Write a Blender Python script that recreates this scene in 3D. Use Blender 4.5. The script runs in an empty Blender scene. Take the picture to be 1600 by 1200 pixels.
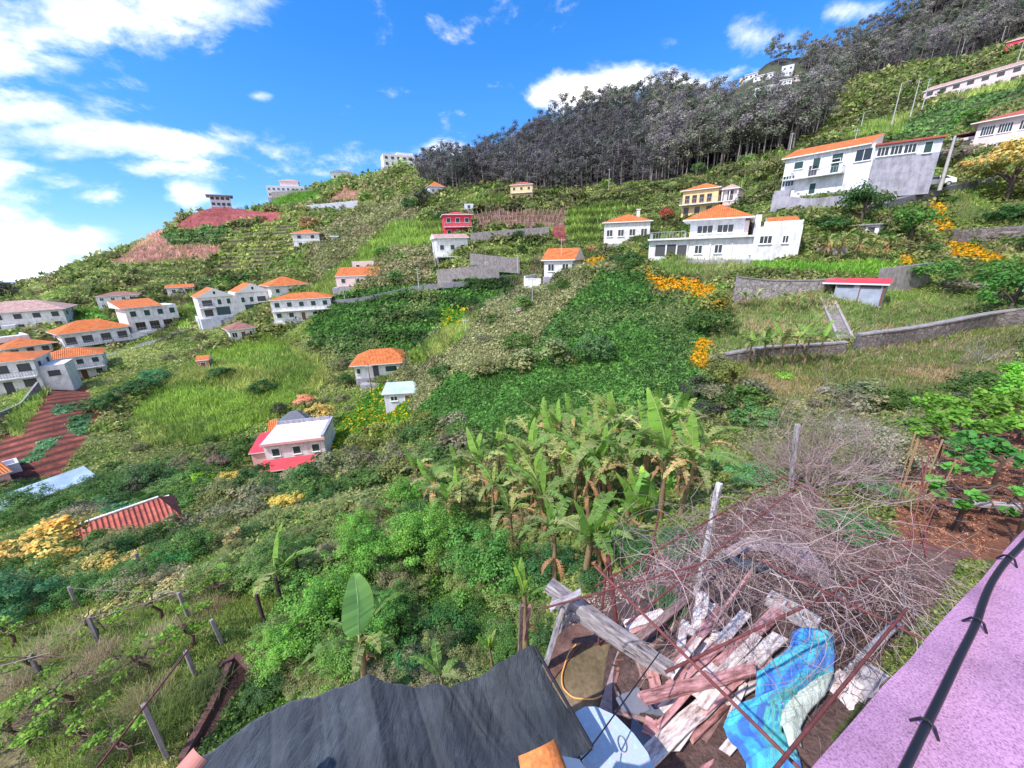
import bpy, bmesh, math, random
import numpy as np
from mathutils import Vector, Matrix, Quaternion
R = math.radians
# ------------------------------------------------------------------ camera
scene = bpy.context.scene
C = scene.collection
PITCH, ROLL, F = R(18.5), R(1.6), 600.0
fw = np.array([0, math.cos(PITCH), -math.sin(PITCH)])
r0 = np.array([1.0, 0, 0]); u0 = np.array([0, math.sin(PITCH), math.cos(PITCH)])
rt = math.cos(ROLL)*r0 - math.sin(ROLL)*u0
up = math.cos(ROLL)*u0 + math.sin(ROLL)*r0
cam = bpy.data.cameras.new('camera'); camo = bpy.data.objects.new('camera', cam); C.objects.link(camo)
M = Matrix(((rt[0], up[0], -fw[0], 0), (rt[1], up[1], -fw[1], 0), (rt[2], up[2], -fw[2], 0), (0, 0, 0, 1)))
camo.matrix_world = M
cam.sensor_fit = 'HORIZONTAL'; cam.sensor_width = 36; cam.lens = 36*F/1600
cam.clip_start = 0.05; cam.clip_end = 20000
scene.camera = camo
# ------------------------------------------------------------------ exposure
scene.view_settings.view_transform = 'Standard'; scene.view_settings.look = 'None'
scene.view_settings.gamma = 1; scene.view_settings.exposure = 0.92
# ------------------------------------------------------------------ sun
SUN_AZ, SUN_EL = R(-125), R(52)      # azimuth measured from +Y towards +X
sd = Vector((math.sin(SUN_AZ)*math.cos(SUN_EL), math.cos(SUN_AZ)*math.cos(SUN_EL), math.sin(SUN_EL)))
sl = bpy.data.lights.new('sun', 'SUN'); sl.energy = 2.8; sl.angle = R(0.6); sl.color = (1, .95, .88)
so = bpy.data.objects.new('sun', sl); C.objects.link(so); so.location = (0, 0, 300)
so.rotation_euler = sd.to_track_quat('Z', 'Y').to_euler()
# ------------------------------------------------------------------ helpers for node materials
def nd(nt, t, **k):
    n = nt.nodes.new(t)
    for a, v in k.items():
        if a.startswith('i_'):
            key = a[2:]
            n.inputs[int(key) if key.isdigit() else key.replace('_', ' ')].default_value = v
        else: setattr(n, a, v)
    return n
def ramp(nt, fac, stops, interp='LINEAR'):
    r = nt.nodes.new('ShaderNodeValToRGB'); r.color_ramp.interpolation = interp
    e = r.color_ramp.elements
    while len(e) < len(stops): e.new(.5)
    for i, (p, c) in enumerate(stops):
        e[i].position = p; e[i].color = tuple(c)+(1,) if len(c) == 3 else c
    nt.links.new(fac, r.inputs[0]); return r
def mathn(nt, op, a, b=None, c=None, clamp=False):
    m = nt.nodes.new('ShaderNodeMath'); m.operation = op; m.use_clamp = clamp
    for i, v in enumerate((a, b, c)):
        if v is None: continue
        if isinstance(v, (int, float)): m.inputs[i].default_value = v
        else: nt.links.new(v, m.inputs[i])
    return m.outputs[0]
def mixc(nt, fac, a, b, blend='MIX'):
    m = nt.nodes.new('ShaderNodeMix'); m.data_type = 'RGBA'; m.blend_type = blend
    for i, v in ((0, fac), (6, a), (7, b)):
        if isinstance(v, (int, float)): m.inputs[i].default_value = v
        elif isinstance(v, tuple): m.inputs[i].default_value = v if len(v) == 4 else v+(1,)
        else: nt.links.new(v, m.inputs[i])
    return m.outputs[2]
# ------------------------------------------------------------------ world: Nishita sky with procedural clouds
def ray(px, py):
    d = fw*F + rt*(px-800) - up*(py-600)
    return d/np.linalg.norm(d)
W = bpy.data.worlds.new('World'); scene.world = W; W.use_nodes = True
nt = W.node_tree; nt.nodes.clear()
out = nd(nt, 'ShaderNodeOutputWorld'); bg = nd(nt, 'ShaderNodeBackground'); bg.inputs[1].default_value = 0.13
nt.links.new(bg.outputs[0], out.inputs[0])
sky = nd(nt, 'ShaderNodeTexSky', sky_type='NISHITA', sun_disc=False, sun_elevation=SUN_EL, sun_rotation=SUN_AZ % (2*math.pi),
         altitude=300, air_density=1.0, dust_density=0.3, ozone_density=2.0)
tc = nd(nt, 'ShaderNodeTexCoord')
hsv = nd(nt, 'ShaderNodeHueSaturation', i_Saturation=1.38, i_Value=1.0); nt.links.new(sky.outputs[0], hsv.inputs['Color'])
skyc = mixc(nt, 1.0, hsv.outputs[0], (.82, .99, 1.18), 'MULTIPLY')
sz0 = nd(nt, 'ShaderNodeSeparateXYZ'); nt.links.new(tc.outputs['Generated'], sz0.inputs[0])
hz = ramp(nt, sz0.outputs[2], [(0.0, (.40, .50, .60)), (.30, (.86, .88, .92)), (.55, (1, 1, 1))]); skyc = mixc(nt, 1.0, skyc, hz.outputs[0], 'MULTIPLY')
# cloud field in flattened dome coordinates
mp = nd(nt, 'ShaderNodeMapping'); mp.inputs['Scale'].default_value = (1, 1, 1.9); nt.links.new(tc.outputs['Generated'], mp.inputs[0])
n1 = nd(nt, 'ShaderNodeTexNoise', i_Scale=5.5, i_Detail=11.0, i_Roughness=.63, i_Distortion=.25); nt.links.new(mp.outputs[0], n1.inputs['Vector'])
n2 = nd(nt, 'ShaderNodeTexNoise', i_Scale=15.0, i_Detail=8.0, i_Roughness=.6); nt.links.new(mp.outputs[0], n2.inputs['Vector'])
acc = None
#      px, py, half-width (px), half-height(px), weight
BL = [(60, 30, 260, 60, 1.0), (230, 25, 190, 60, .95), (370, 15, 90, 38, .75), (20, 95, 130, 26, .8),
      (60, 180, 130, 28, .62), (190, 215, 150, 34, .85), (330, 225, 150, 38, .95), (440, 245, 130, 34, .9), (520, 232, 70, 30, .6), (150, 180, 90, 25, .5),
      (0, 270, 80, 40, .8), (110, 280, 90, 30, .7), (160, 305, 60, 20, .7), (30, 375, 95, 45, .75), (100, 385, 80, 28, .85), (0, 330, 60, 25, .7), (300, 305, 40, 22, .7), (10, 415, 120, 30, 1.0), (150, 370, 50, 20, .6),
      (1185, 55, 75, 38, .95), (1215, 45, 50, 30, .7), (1160, 75, 40, 20, .5), (1330, 15, 60, 22, .8), (1045, 65, 22, 22, .7), (1250, 30, 40, 12, .3),
      (590, 245, 50, 22, .55), (690, 235, 55, 18, .6), (800, 200, 70, 22, .35), (900, 145, 90, 30, .9), (980, 125, 90, 22, .9), (1060, 125, 80, 20, .8),
      (410, 150, 22, 9, .7), (250, 260, 90, 22, .6), (90, 240, 80, 22, .5), (210, 130, 80, 16, .4), (40, 300, 80, 24, .55), (660, 150, 60, 14, .25), (450, 290, 60, 14, .3), (880, 140, 60, 22, .7), (690, 60, 50, 30, .2), (1170, 110, 40, 14, .5), (330, 345, 60, 14, .35), (200, 395, 60, 14, .5), (190, 170, 60, 18, .5), (740, 40, 50, 20, .2), (1000, 35, 80, 22, .25), (560, 15, 60, 30, .25), (500, 20, 50, 40, .3), (950, 12, 60, 16, .25)]
for (px, py, w, h, wt) in BL:
    d = ray(px, py); dx = ray(px+w, py); dy = ray(px, py+h)
    ax = dx-d; ay = dy-d; ax -= d*ax.dot(d); ay -= d*ay.dot(d)
    ay -= ax*ay.dot(ax)/ax.dot(ax)
    A = ax/ax.dot(ax); B = ay/ay.dot(ay)
    va = nd(nt, 'ShaderNodeVectorMath', operation='DOT_PRODUCT'); va.inputs[1].default_value = tuple(A); nt.links.new(tc.outputs['Generated'], va.inputs[0])
    vb = nd(nt, 'ShaderNodeVectorMath', operation='DOT_PRODUCT'); vb.inputs[1].default_value = tuple(B); nt.links.new(tc.outputs['Generated'], vb.inputs[0])
    vf = nd(nt, 'ShaderNodeVectorMath', operation='DOT_PRODUCT'); vf.inputs[1].default_value = tuple(d); nt.links.new(tc.outputs['Generated'], vf.inputs[0])
    a = va.outputs['Value']; b = vb.outputs['Value']
    s = mathn(nt, 'ADD', mathn(nt, 'MULTIPLY', a, a), mathn(nt, 'MULTIPLY', b, b))
    g = mathn(nt, 'EXPONENT', mathn(nt, 'MULTIPLY', s, -0.9))
    g = mathn(nt, 'MULTIPLY', g, wt)
    g = mathn(nt, 'MULTIPLY', g, mathn(nt, 'GREATER_THAN', vf.outputs['Value'], 0.0))
    acc = g if acc is None else mathn(nt, 'MAXIMUM', acc, g)
# unseen cloud cover behind the camera, added as white fill light
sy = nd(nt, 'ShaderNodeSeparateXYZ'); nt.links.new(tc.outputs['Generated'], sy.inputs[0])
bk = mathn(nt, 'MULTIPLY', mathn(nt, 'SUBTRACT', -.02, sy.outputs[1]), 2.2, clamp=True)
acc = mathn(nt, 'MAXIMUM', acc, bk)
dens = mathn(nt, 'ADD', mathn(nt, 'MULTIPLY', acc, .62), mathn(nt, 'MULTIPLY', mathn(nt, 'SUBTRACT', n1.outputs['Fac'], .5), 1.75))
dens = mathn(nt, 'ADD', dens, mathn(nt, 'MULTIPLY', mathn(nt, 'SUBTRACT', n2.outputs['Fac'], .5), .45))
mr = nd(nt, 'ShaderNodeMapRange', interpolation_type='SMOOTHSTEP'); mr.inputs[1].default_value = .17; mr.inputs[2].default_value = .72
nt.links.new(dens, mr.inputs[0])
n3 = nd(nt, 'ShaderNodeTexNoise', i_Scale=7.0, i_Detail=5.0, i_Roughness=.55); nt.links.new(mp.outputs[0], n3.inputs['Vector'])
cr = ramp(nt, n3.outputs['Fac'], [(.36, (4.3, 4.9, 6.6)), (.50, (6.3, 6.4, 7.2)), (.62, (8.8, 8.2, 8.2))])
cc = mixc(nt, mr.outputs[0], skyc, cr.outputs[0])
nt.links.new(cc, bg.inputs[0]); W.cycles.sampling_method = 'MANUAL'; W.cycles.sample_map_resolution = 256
# ------------------------------------------------------------------ terrain
def P(px, py, D):
    d = fw*F + rt*(px-800) - up*(py-600)
    return d/F*D
CP = [  # px, py, camera depth of the ground there
 # patio and own terrace
 (1270,1200,3.75),(1000,1200,3.9),(1000,1100,4.4),(1200,1000,5.1),(950,1000,5.3),(1100,880,6.5),(1250,800,7.8),(1450,860,6.6),(1600,800,7.8),(1350,900,6.2),
 (1500,740,9.8),(1600,700,11.5),(1400,720,10.5),(1250,730,9.8),(1120,800,8.2),
 # bottom left lower terrace
 (820,1180,7.4),(700,1190,7.9),(820,1010,10.0),(700,1020,10.2),(560,1100,8.8),(400,1190,8.0),(200,1150,8.3),(0,1190,8.1),(300,1000,10.2),(600,930,12),(100,960,12.5),(0,900,15),(300,885,15),(500,850,15.5),(700,850,15.5),(830,850,14.5),
 (960,830,13.5),(1010,760,15.5),(900,740,18),(1050,720,18),(1150,670,20),(750,760,20),(600,790,21),(450,800,22),(300,850,22),(150,858,25),(0,860,24),(220,858,26),
 # gully and the near slopes beyond
 (1300,620,25),(1450,620,23),(1600,600,22),(1150,600,26),(1000,660,28),(850,690,27),(700,720,30),(620,740,36),(560,720,44),(500,770,38),(400,760,42),(300,770,42),(200,790,38),(100,800,38),(0,800,38),
 (1250,545,33),(1500,520,33),(1600,520,32),(1130,560,31),(1250,520,35),(1520,490,37),(1350,460,41),(1150,460,43),(1250,425,45),(1500,430,44),(1600,440,42),
 (1200,405,50),(1050,410,52),(1400,370,50),(1550,370,50),(1300,330,56),(1200,340,58),(1600,330,56),(1480,290,62),(1380,300,60),(1600,250,70),(1450,230,78),(1350,220,88),(1250,245,100),
 (1000,560,36),(900,600,35),(780,640,35),(1000,480,44),(1050,450,48),(900,520,44),(930,440,55),(850,470,58),(870,440,66),(930,405,68),(980,385,76),(800,520,50),(740,550,52),(700,600,48),(660,650,47),(640,620,62),(600,600,76),
 (700,510,68),(760,480,72),
 # valley, left
 (560,640,66),(480,720,56),(420,700,62),(500,660,64),(400,640,72),(450,590,80),(350,680,62),(250,700,56),(150,740,48),(50,740,48),(0,700,52),(100,680,54),(150,640,62),(250,640,66),(30,620,66),(130,600,80),(60,580,84),(200,560,88),(330,580,82),(320,520,104),
 (200,540,94),(100,540,98),(50,515,112),(150,500,122),(0,540,94),(250,510,112),(380,500,106),(480,500,104),(400,540,96),(520,560,88),(560,540,90),
 (600,500,94),(650,530,86),(700,470,96),(620,450,104),(780,440,96),(820,425,100),(720,405,100),(560,450,108),(450,440,124),(350,440,140),(250,450,140),(150,460,138),(50,480,142),(0,490,140),
 (480,400,140),(580,400,130),(680,370,130),(800,380,118),(900,390,104),(950,370,100),(1050,350,98),(1130,330,98),(1050,310,115),(900,340,130),(800,340,136),(700,330,150),(820,310,156),(950,290,170),(1080,275,160),(1150,260,150),
 (350,390,165),(250,405,165),(150,425,165),(60,450,175),(0,455,200),(450,350,180),(345,311,212),(440,305,235),(535,276,250),(630,265,255),(300,325,212),(260,362,200),(200,385,192),(130,405,190),(80,425,190),(560,350,170),(640,330,170),(560,300,215),(500,295,230),(660,270,235),
 (750,260,250),(850,240,235),(950,230,225),(1050,220,225),(1150,215,200),(700,262,262),(800,232,280),(870,192,300),(950,165,310),(1030,160,330),(1100,165,340),(1200,170,300),(1150,150,370),(1180,120,420),(1250,150,340),(1250,95,430),(1330,65,440),(1450,15,450),(1600,-60,460),
 (1300,200,170),(1400,160,150),(1500,180,100),(1600,170,92),(1480,150,125),(1600,130,118),(1500,100,210),(1600,85,190),(1400,110,250),(1330,130,270),(1590,60,230),(1500,60,330),(1380,80,360),
]
K = []
for px, py, D in CP:
    p = P(px, py, D); K.append((p[0], p[1], p[2]))
def polar(azd, r, z): K.append((r*math.sin(R(azd)), r*math.cos(R(azd)), z))
# out of frame / hidden anchors
for a, prof in {-100: ((3,-9),(10,-11),(30,-18),(80,-24),(200,-30),(500,-60),(4000,-260)),
                -75: ((3,-9.5),(10,-10),(25,-15),(60,-24),(140,-22),(300,-40),(800,-120),(4000,-260)),
                -60: ((3,-9.5),(330,-40),(800,-130),(4000,-260)),
                -45: ((3,-9.5),(420,-35),(900,-140),(4000,-260)),
                -30: ((3,-9),(300,22),(500,-30),(1000,-150),(4000,-260)),
                -15: ((2.5,-8),(340,50),(500,0),(1000,-150),(4000,-260)),
                0: ((3,-5.2),(400,90),(600,20),(1200,-100),(4000,-200)),
                15: ((2,-5.2),(470,130),(700,60),(1400,-50),(4000,-150)),
                30: ((1,-5.2),(560,190),(900,120),(1600,40),(4000,-100)),
                45: ((1,-5.2),(620,240),(900,240),(1800,120),(4000,0)),
                60: ((2,-5.2),(10,-5.2),(25,-5),(50,0),(110,30),(250,110),(640,290),(1000,300),(4000,100)),
                80: ((3,-5.2),(10,-4),(30,0),(80,25),(250,120),(640,300),(1000,320),(4000,100)),
                100: ((3,-5),(20,0),(80,30),(300,150),(1000,350),(4000,100))}.items():
    for r_, z_ in prof: polar(a, r_, z_)
K = np.array(K)
kr = np.hypot(K[:, 0], K[:, 1]); ka = np.arctan2(K[:, 0], K[:, 1]); kl = np.log(kr+2.0)
kS = K[:, 2]/(kr+10)
AZS = 1.6
def feats(a, l): return np.stack([a*AZS, l], -1)
KP = feats(ka, kl)
def kern(A, B): 
    d2 = ((A[:, None, :]-B[None, :, :])**2).sum(-1); return np.sqrt(d2+.0012)
n = len(KP)
Am = np.zeros((n+3, n+3)); Am[:n, :n] = kern(KP, KP) - np.eye(n)*0.02
Am[:n, n:] = np.concatenate([np.ones((n, 1)), KP], 1); Am[n:, :n] = Am[:n, n:].T
wts = np.linalg.solve(Am, np.concatenate([kS, [0, 0, 0]]))
NA, NR = 940, 640
azs = np.linspace(R(-100), R(100), NA)
# finer azimuth spacing inside the view
t = np.linspace(-1, 1, NA); azs = R(70)*t + R(30)*t**7
rs = np.concatenate([np.exp(np.linspace(math.log(0.8), math.log(560), NR-40)), np.exp(np.linspace(math.log(575), math.log(6000), 40))])
AA, RR = np.meshgrid(azs, rs, indexing='ij')
Z = np.empty_like(AA)
for i in range(0, NA, 20):
    a = AA[i:i+20].ravel(); r_ = RR[i:i+20].ravel()
    f_ = feats(a, np.log(r_+2.0)); v = kern(f_, KP) @ wts[:n] + wts[n] + f_ @ wts[n+1:]
    Z[i:i+20] = (v*(r_+10)).reshape(-1, NR)
# natural unevenness
rngG = np.random.RandomState(5)
XX = RR*np.sin(AA); YY = RR*np.cos(AA)
def vnoise(x, y, s, seed):
    g = np.random.RandomState(seed).rand(64, 64)
    u, v = x/s, y/s; i = np.floor(u).astype(int); j = np.floor(v).astype(int); fu = u-i; fv = v-j
    fu = fu*fu*(3-2*fu); fv = fv*fv*(3-2*fv)
    a = g[i % 64, j % 64]; b = g[(i+1) % 64, j % 64]; c = g[i % 64, (j+1) % 64]; d = g[(i+1) % 64, (j+1) % 64]
    return (a*(1-fu)+b*fu)*(1-fv)+(c*(1-fu)+d*fu)*fv - .5
far = np.clip((RR-9)/30, 0, 1)
Z += far*(vnoise(XX, YY, 9, 1)*.9 + vnoise(XX, YY, 3.3, 2)*.35) + np.clip((RR-90)/150, 0, 1)*(vnoise(XX, YY, 34, 3)*5)
Z += np.clip((RR-4)/8, 0, 1)*vnoise(XX, YY, 1.3, 4)*.12
# cultivated terraces: the slope is stepped along its contours
TH = 3.1; tw = (Z+vnoise(XX, YY, 40, 6)*3)/TH; tf = tw-np.floor(tw); stepz = (np.clip((tf-.72)/.28, 0, 1)-tf)*TH
TAMP = np.clip((RR-45)/40, 0, 1)*np.clip((330-RR)/80, 0, 1)*np.clip(vnoise(XX, YY, 60, 7)*4+1.0, .25, 1)*.8
Z += stepz*TAMP
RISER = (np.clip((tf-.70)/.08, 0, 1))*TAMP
def terr_z(x, y):
    r_ = math.hypot(x, y); a = math.atan2(x, y)
    i = int(np.clip(np.searchsorted(azs, a)-1, 0, NA-2)); j = int(np.clip(np.searchsorted(rs, r_)-1, 0, NR-2))
    fa = min(max((a-azs[i])/(azs[i+1]-azs[i]), 0), 1); fr = min(max((r_-rs[j])/(rs[j+1]-rs[j]), 0), 1)
    return (Z[i, j]*(1-fa)+Z[i+1, j]*fa)*(1-fr)+(Z[i, j+1]*(1-fa)+Z[i+1, j+1]*fa)*fr
def G(px, py, skip=2.0):
    """first ground point along the line of sight through (px, py)"""
    d = ray(px, py); a = math.atan2(d[0], d[1]); h = math.hypot(d[0], d[1]); tn = d[2]/h
    i = int(np.clip(np.searchsorted(azs, a)-1, 0, NA-2)); fa = (a-azs[i])/(azs[i+1]-azs[i])
    prof = Z[i]*(1-fa)+Z[i+1]*fa - rs*tn
    ok = np.nonzero((prof > 0) & (rs > skip))[0]
    if len(ok) == 0: return None
    j = ok[0]
    if j == 0: r_ = rs[0]
    else: r_ = rs[j-1] + (rs[j]-rs[j-1])*(-prof[j-1])/(prof[j]-prof[j-1]+1e-9)
    r_ = max(r_, .5)
    return Vector((r_*math.sin(a), r_*math.cos(a), r_*tn))
def proj(x, y, z):
    v = np.stack([x, y, z], -1); c = v @ fw; c = np.where(c < .05, .05, c)
    return 800+F*(v @ rt)/c, 600-F*(v @ up)/c
def depth(p): return float(np.dot(np.array(p), fw))
# ------------------------------------------------------------------ zones of ground and cover
def inpoly(px, py, poly):
    r_ = np.zeros(px.shape, bool); n_ = len(poly); j = n_-1
    for i in range(n_):
        xi, yi = poly[i]; xj, yj = poly[j]
        if yi != yj:
            c = ((yi > py) != (yj > py)) & (px < (xj-xi)*(py-yi)/(yj-yi)+xi); r_ ^= c
        j = i
    return r_
# name: (ground colour, cover kind)
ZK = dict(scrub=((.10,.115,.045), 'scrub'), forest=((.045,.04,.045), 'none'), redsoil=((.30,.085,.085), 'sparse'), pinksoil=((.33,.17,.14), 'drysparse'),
          field=((.10,.17,.05), 'crop'), vineyard=((.17,.20,.07), 'rows'), lgrass=((.17,.25,.06), 'grass'), terrace=((.22,.14,.11), 'stakes'), fern=((.03,.07,.02), 'fern'),
          farfern=((.035,.08,.025), 'fern'), olive=((.13,.14,.06), 'olive'), flowers=((.10,.15,.03), 'flowers'), mixflow=((.08,.16,.03), 'mixflow'), meadow=((.14,.19,.06), 'grass2'), drygrass=((.20,.18,.10), 'dry'), ditch=((.075,.04,.035), 'none'), clearing=((.075,.085,.055), 'none'),
          soil=((.19,.085,.055), 'litter'), furrow=((.33,.10,.07), 'none'), teal=((.06,.17,.08), 'teal'), bright=((.12,.30,.04), 'bright'), vine=((.20,.17,.09), 'vineground'), patio=((.16,.10,.09), 'litter2'), grey=((.3,.28,.28), 'none'), hillgrass=((.15,.19,.06), 'hillgrass'), darkgrass=((.07,.12,.03),'scrub2'))
ZL = [
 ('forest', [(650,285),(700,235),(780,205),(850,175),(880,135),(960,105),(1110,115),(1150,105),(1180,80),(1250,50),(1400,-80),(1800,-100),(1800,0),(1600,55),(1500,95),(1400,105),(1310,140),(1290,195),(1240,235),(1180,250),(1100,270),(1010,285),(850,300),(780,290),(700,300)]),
 ('clearing', [(1128,135),(1165,118),(1210,100),(1258,95),(1262,150),(1240,165),(1150,175),(1120,160)]),
 ('redsoil', [(253,357),(320,325),(345,315),(382,312),(385,328),(450,335),(440,345),(370,352),(262,356)]),
 ('pinksoil', [(176,412),(240,362),(262,358),(262,378),(345,385),(340,402),(300,405)]),
 ('field', [(262,362),(330,353),(362,355),(350,383),(262,380)]),
 ('vineyard', [(362,356),(460,345),(470,360),(465,392),(420,420),(320,432),(345,387)]),
 ('bright', [(385,315),(400,308),(505,305),(500,325),(385,330)]),
 ('pinksoil', [(505,320),(530,295),(572,293),(560,318)]),
 ('bright', [(470,295),(480,285),(540,280),(535,290),(500,295)]),
 ('olive', [(560,330),(640,310),(650,350),(600,400),(530,440),(500,440),(480,400),(500,370)]),
 ('lgrass', [(500,440),(560,400),(600,360),(660,345),(700,345),(700,372),(640,385),(600,395),(540,450),(500,470),(470,470)]),
 ('olive', [(600,395),(690,380),(680,440),(600,450),(545,450)]),
 ('lgrass', [(730,310),(790,312),(790,325),(730,322)]),
 ('terrace', [(728,332),(780,328),(882,326),(886,352),(870,358),(740,362)]),
 ('redsoil', [(855,355),(884,353),(880,378),(858,375)]),
 ('bright', [(826,362),(855,358),(855,372),(826,372)]),
 ('lgrass', [(885,330),(960,320),(1000,330),(940,350),(885,350)]),
 ('lgrass', [(885,355),(940,355),(930,385),(885,372)]),
 ('farfern', [(497,470),(560,455),(620,450),(700,440),(830,425),(835,440),(780,475),(730,495),(690,520),(650,550),(600,555),(540,565),(480,520)]),
 ('drygrass', [(800,440),(850,400),(900,395),(940,410),(900,430),(860,470),(810,480)]),
 ('fern', [(640,650),(700,580),(830,560),(870,490),(940,425),(1000,425),(1020,460),(1080,475),(1112,500),(1095,560),(1120,640),(1060,690),(850,690),(780,710),(660,650)]),
 ('olive', [(600,620),(640,560),(700,500),(790,470),(850,420),(900,410),(935,425),(870,490),(830,560),(700,590),(650,645)]),
 ('lgrass', [(640,560),(700,515),(760,490),(740,520),(660,580)]),
 ('mixflow', [(690,490),(740,480),(730,510),(690,520)]),
 ('flowers', [(1003,410),(1030,430),(1080,438),(1120,448),(1132,490),(1108,488),(1080,460),(1030,455),(1005,430)]),
 ('flowers', [(1090,530),(1118,535),(1108,585),(1085,570)]),
 ('flowers', [(915,408),(950,402),(955,415),(920,425)]),
 ('mixflow', [(535,655),(560,640),(600,600),(645,620),(645,670),(590,690),(540,690),(500,740),(490,720),(520,690)]),
 ('meadow', [(1130,455),(1300,445),(1540,470),(1510,508),(1330,530),(1130,555),(1115,540),(1125,490)]),
 ('meadow', [(1010,400),(1100,398),(1230,412),(1150,430),(1130,440),(1040,428)]),
 ('flowers', [(1455,310),(1480,325),(1492,368),(1460,368),(1450,340)]), ('flowers', [(1475,380),(1515,380),(1572,402),(1572,422),(1530,412),(1485,400)]), ('flowers', [(1408,400),(1430,402),(1428,413),(1406,412)]),
 ('meadow', [(1480,300),(1530,290),(1540,345),(1600,340),(1600,355),(1495,352)]),
 ('field', [(1380,200),(1500,150),(1600,120),(1600,165),(1530,175),(1480,215),(1400,225),(1370,215)]),
 ('lgrass', [(1290,230),(1370,195),(1430,175),(1400,205),(1340,225)]),
 ('lgrass', [(1480,155),(1600,110),(1600,135),(1500,160)]),
 ('bright', [(1180,405),(1250,410),(1400,412),(1380,430),(1200,425)]),
 ('drygrass', [(1130,560),(1300,540),(1600,510),(1600,600),(1450,640),(1300,640),(1200,630),(1130,600)]),
 ('soil', [(1380,720),(1460,670),(1700,650),(1700,860),(1500,880),(1400,860)]),
 ('patio', [(880,960),(950,900),(1040,860),(1150,790),(1250,760),(1400,840),(1520,860),(1300,1150),(1300,1400),(850,1400),(850,1040)]),
 ('furrow', [(75,600),(140,605),(135,640),(160,645),(120,700),(95,745),(0,755),(-60,740),(0,690)]),
 ('lgrass', [(40,600),(70,605),(40,680),(10,680)]),
 ('teal', [(85,632),(118,630),(110,645),(75,647)]), ('teal', [(66,684),(93,684),(62,718),(33,722)]), ('teal', [(110,650),(145,645),(130,680),(105,678)]),
 ('bright', [(88,520),(110,495),(170,480),(160,505),(110,530)]),
 ('lgrass', [(275,505),(300,445),(330,450),(325,490),(290,520)]),
 ('field', [(303,440),(345,432),(342,458),(303,462)]),
 ('drygrass', [(255,470),(300,462),(295,490),(258,488)]),
 ('lgrass', [(205,655),(250,600),(330,550),(420,525),(500,560),(520,600),(440,640),(370,680),(300,690),(230,700)]),
 ('teal', [(140,775),(290,750),(292,790),(200,812),(150,800)]),
 ('drygrass', [(0,800),(85,775),(80,810),(0,820)]),
 ('vine', [(-400,940),(0,930),(250,895),(420,880),(470,1000),(330,1100),(300,1400),(-900,1400),(-900,940)]),
 ('ditch', [(345,1028),(392,1030),(398,1062),(352,1112),(312,1215),(268,1215),(318,1112)]),
 ('darkgrass', [(470,900),(860,880),(850,1040),(300,1190),(400,1050)]),
]
ZN = list(ZK)
def zone_of(px, py, x=None, y=None):
    z = np.zeros(px.shape, int)
    for name, poly in ZL: z[inpoly(px, py, poly)] = ZN.index(name)
    if x is not None:   # patches of mown terrace between the scrub of the far slopes
        pn = vnoise(x, y, 22, 51)+vnoise(x, y, 9, 52)*.7+vnoise(x, y, 55, 53)*.8
        z[(z == 0) & (np.hypot(x, y) > 42) & (pn > .02)] = ZN.index('hillgrass')
    return z
def jit(px, py, s=1.0):   # soften zone outlines with noise
    return px + s*(vnoise(px, py, 14, 11)*9+vnoise(px, py, 37, 12)*10), py + s*(vnoise(px, py, 14, 13)*5+vnoise(px, py, 37, 14)*6)
PX, PY = proj(XX, YY, Z)
jx, jy = jit(PX, PY, .6)
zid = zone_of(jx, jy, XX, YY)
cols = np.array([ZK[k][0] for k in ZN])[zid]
nz = vnoise(XX, YY, 2.1, 21)+vnoise(XX, YY, 7.7, 22)+vnoise(XX, YY, .6, 23)*.6
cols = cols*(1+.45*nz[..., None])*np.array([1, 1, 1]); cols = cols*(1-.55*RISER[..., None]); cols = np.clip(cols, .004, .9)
kinds = ['furrow', 'vineyard', 'terrace', 'pinksoil', 'redsoil', 'field']
row = np.isin(zid, [ZN.index(k) for k in ('furrow', 'vineyard', 'field')]).astype(float)
def mesh_np(name, V, Fq, mat=None, col=None, smooth=False, uv=None):
    """V (n,3), Fq (m,k) index array -> mesh"""
    m = bpy.data.meshes.new(name); V = np.asarray(V, np.float32); Fq = np.asarray(Fq, np.int32); k = Fq.shape[1]
    m.vertices.add(len(V)); m.vertices.foreach_set('co', V.ravel())
    m.loops.add(Fq.size); m.loops.foreach_set('vertex_index', Fq.ravel())
    m.polygons.add(len(Fq)); m.polygons.foreach_set('loop_start', np.arange(0, Fq.size, k, dtype=np.int32))
    m.polygons.foreach_set('loop_total', np.full(len(Fq), k, np.int32))
    m.update(calc_edges=True); m.polygons.foreach_set('use_smooth', np.full(len(Fq), smooth, bool))
    if col is not None:
        a = m.color_attributes.new('Col', 'FLOAT_COLOR', 'POINT'); c = np.ones((len(V), 4), np.float32); c[:, :col.shape[1]] = col
        a.data.foreach_set('color', c.ravel())
    if mat: m.materials.append(mat)
    return m
def link(name, mesh, parent=None, label=None, cat=None, group=None, kind=None, loc=None):
    o = bpy.data.objects.new(name, mesh); C.objects.link(o)
    if parent: o.parent = parent
    if label: o['label'] = label
    if cat: o['category'] = cat
    if group: o['group'] = group
    if kind: o['kind'] = kind
    if loc is not None: o.location = loc
    return o
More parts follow.
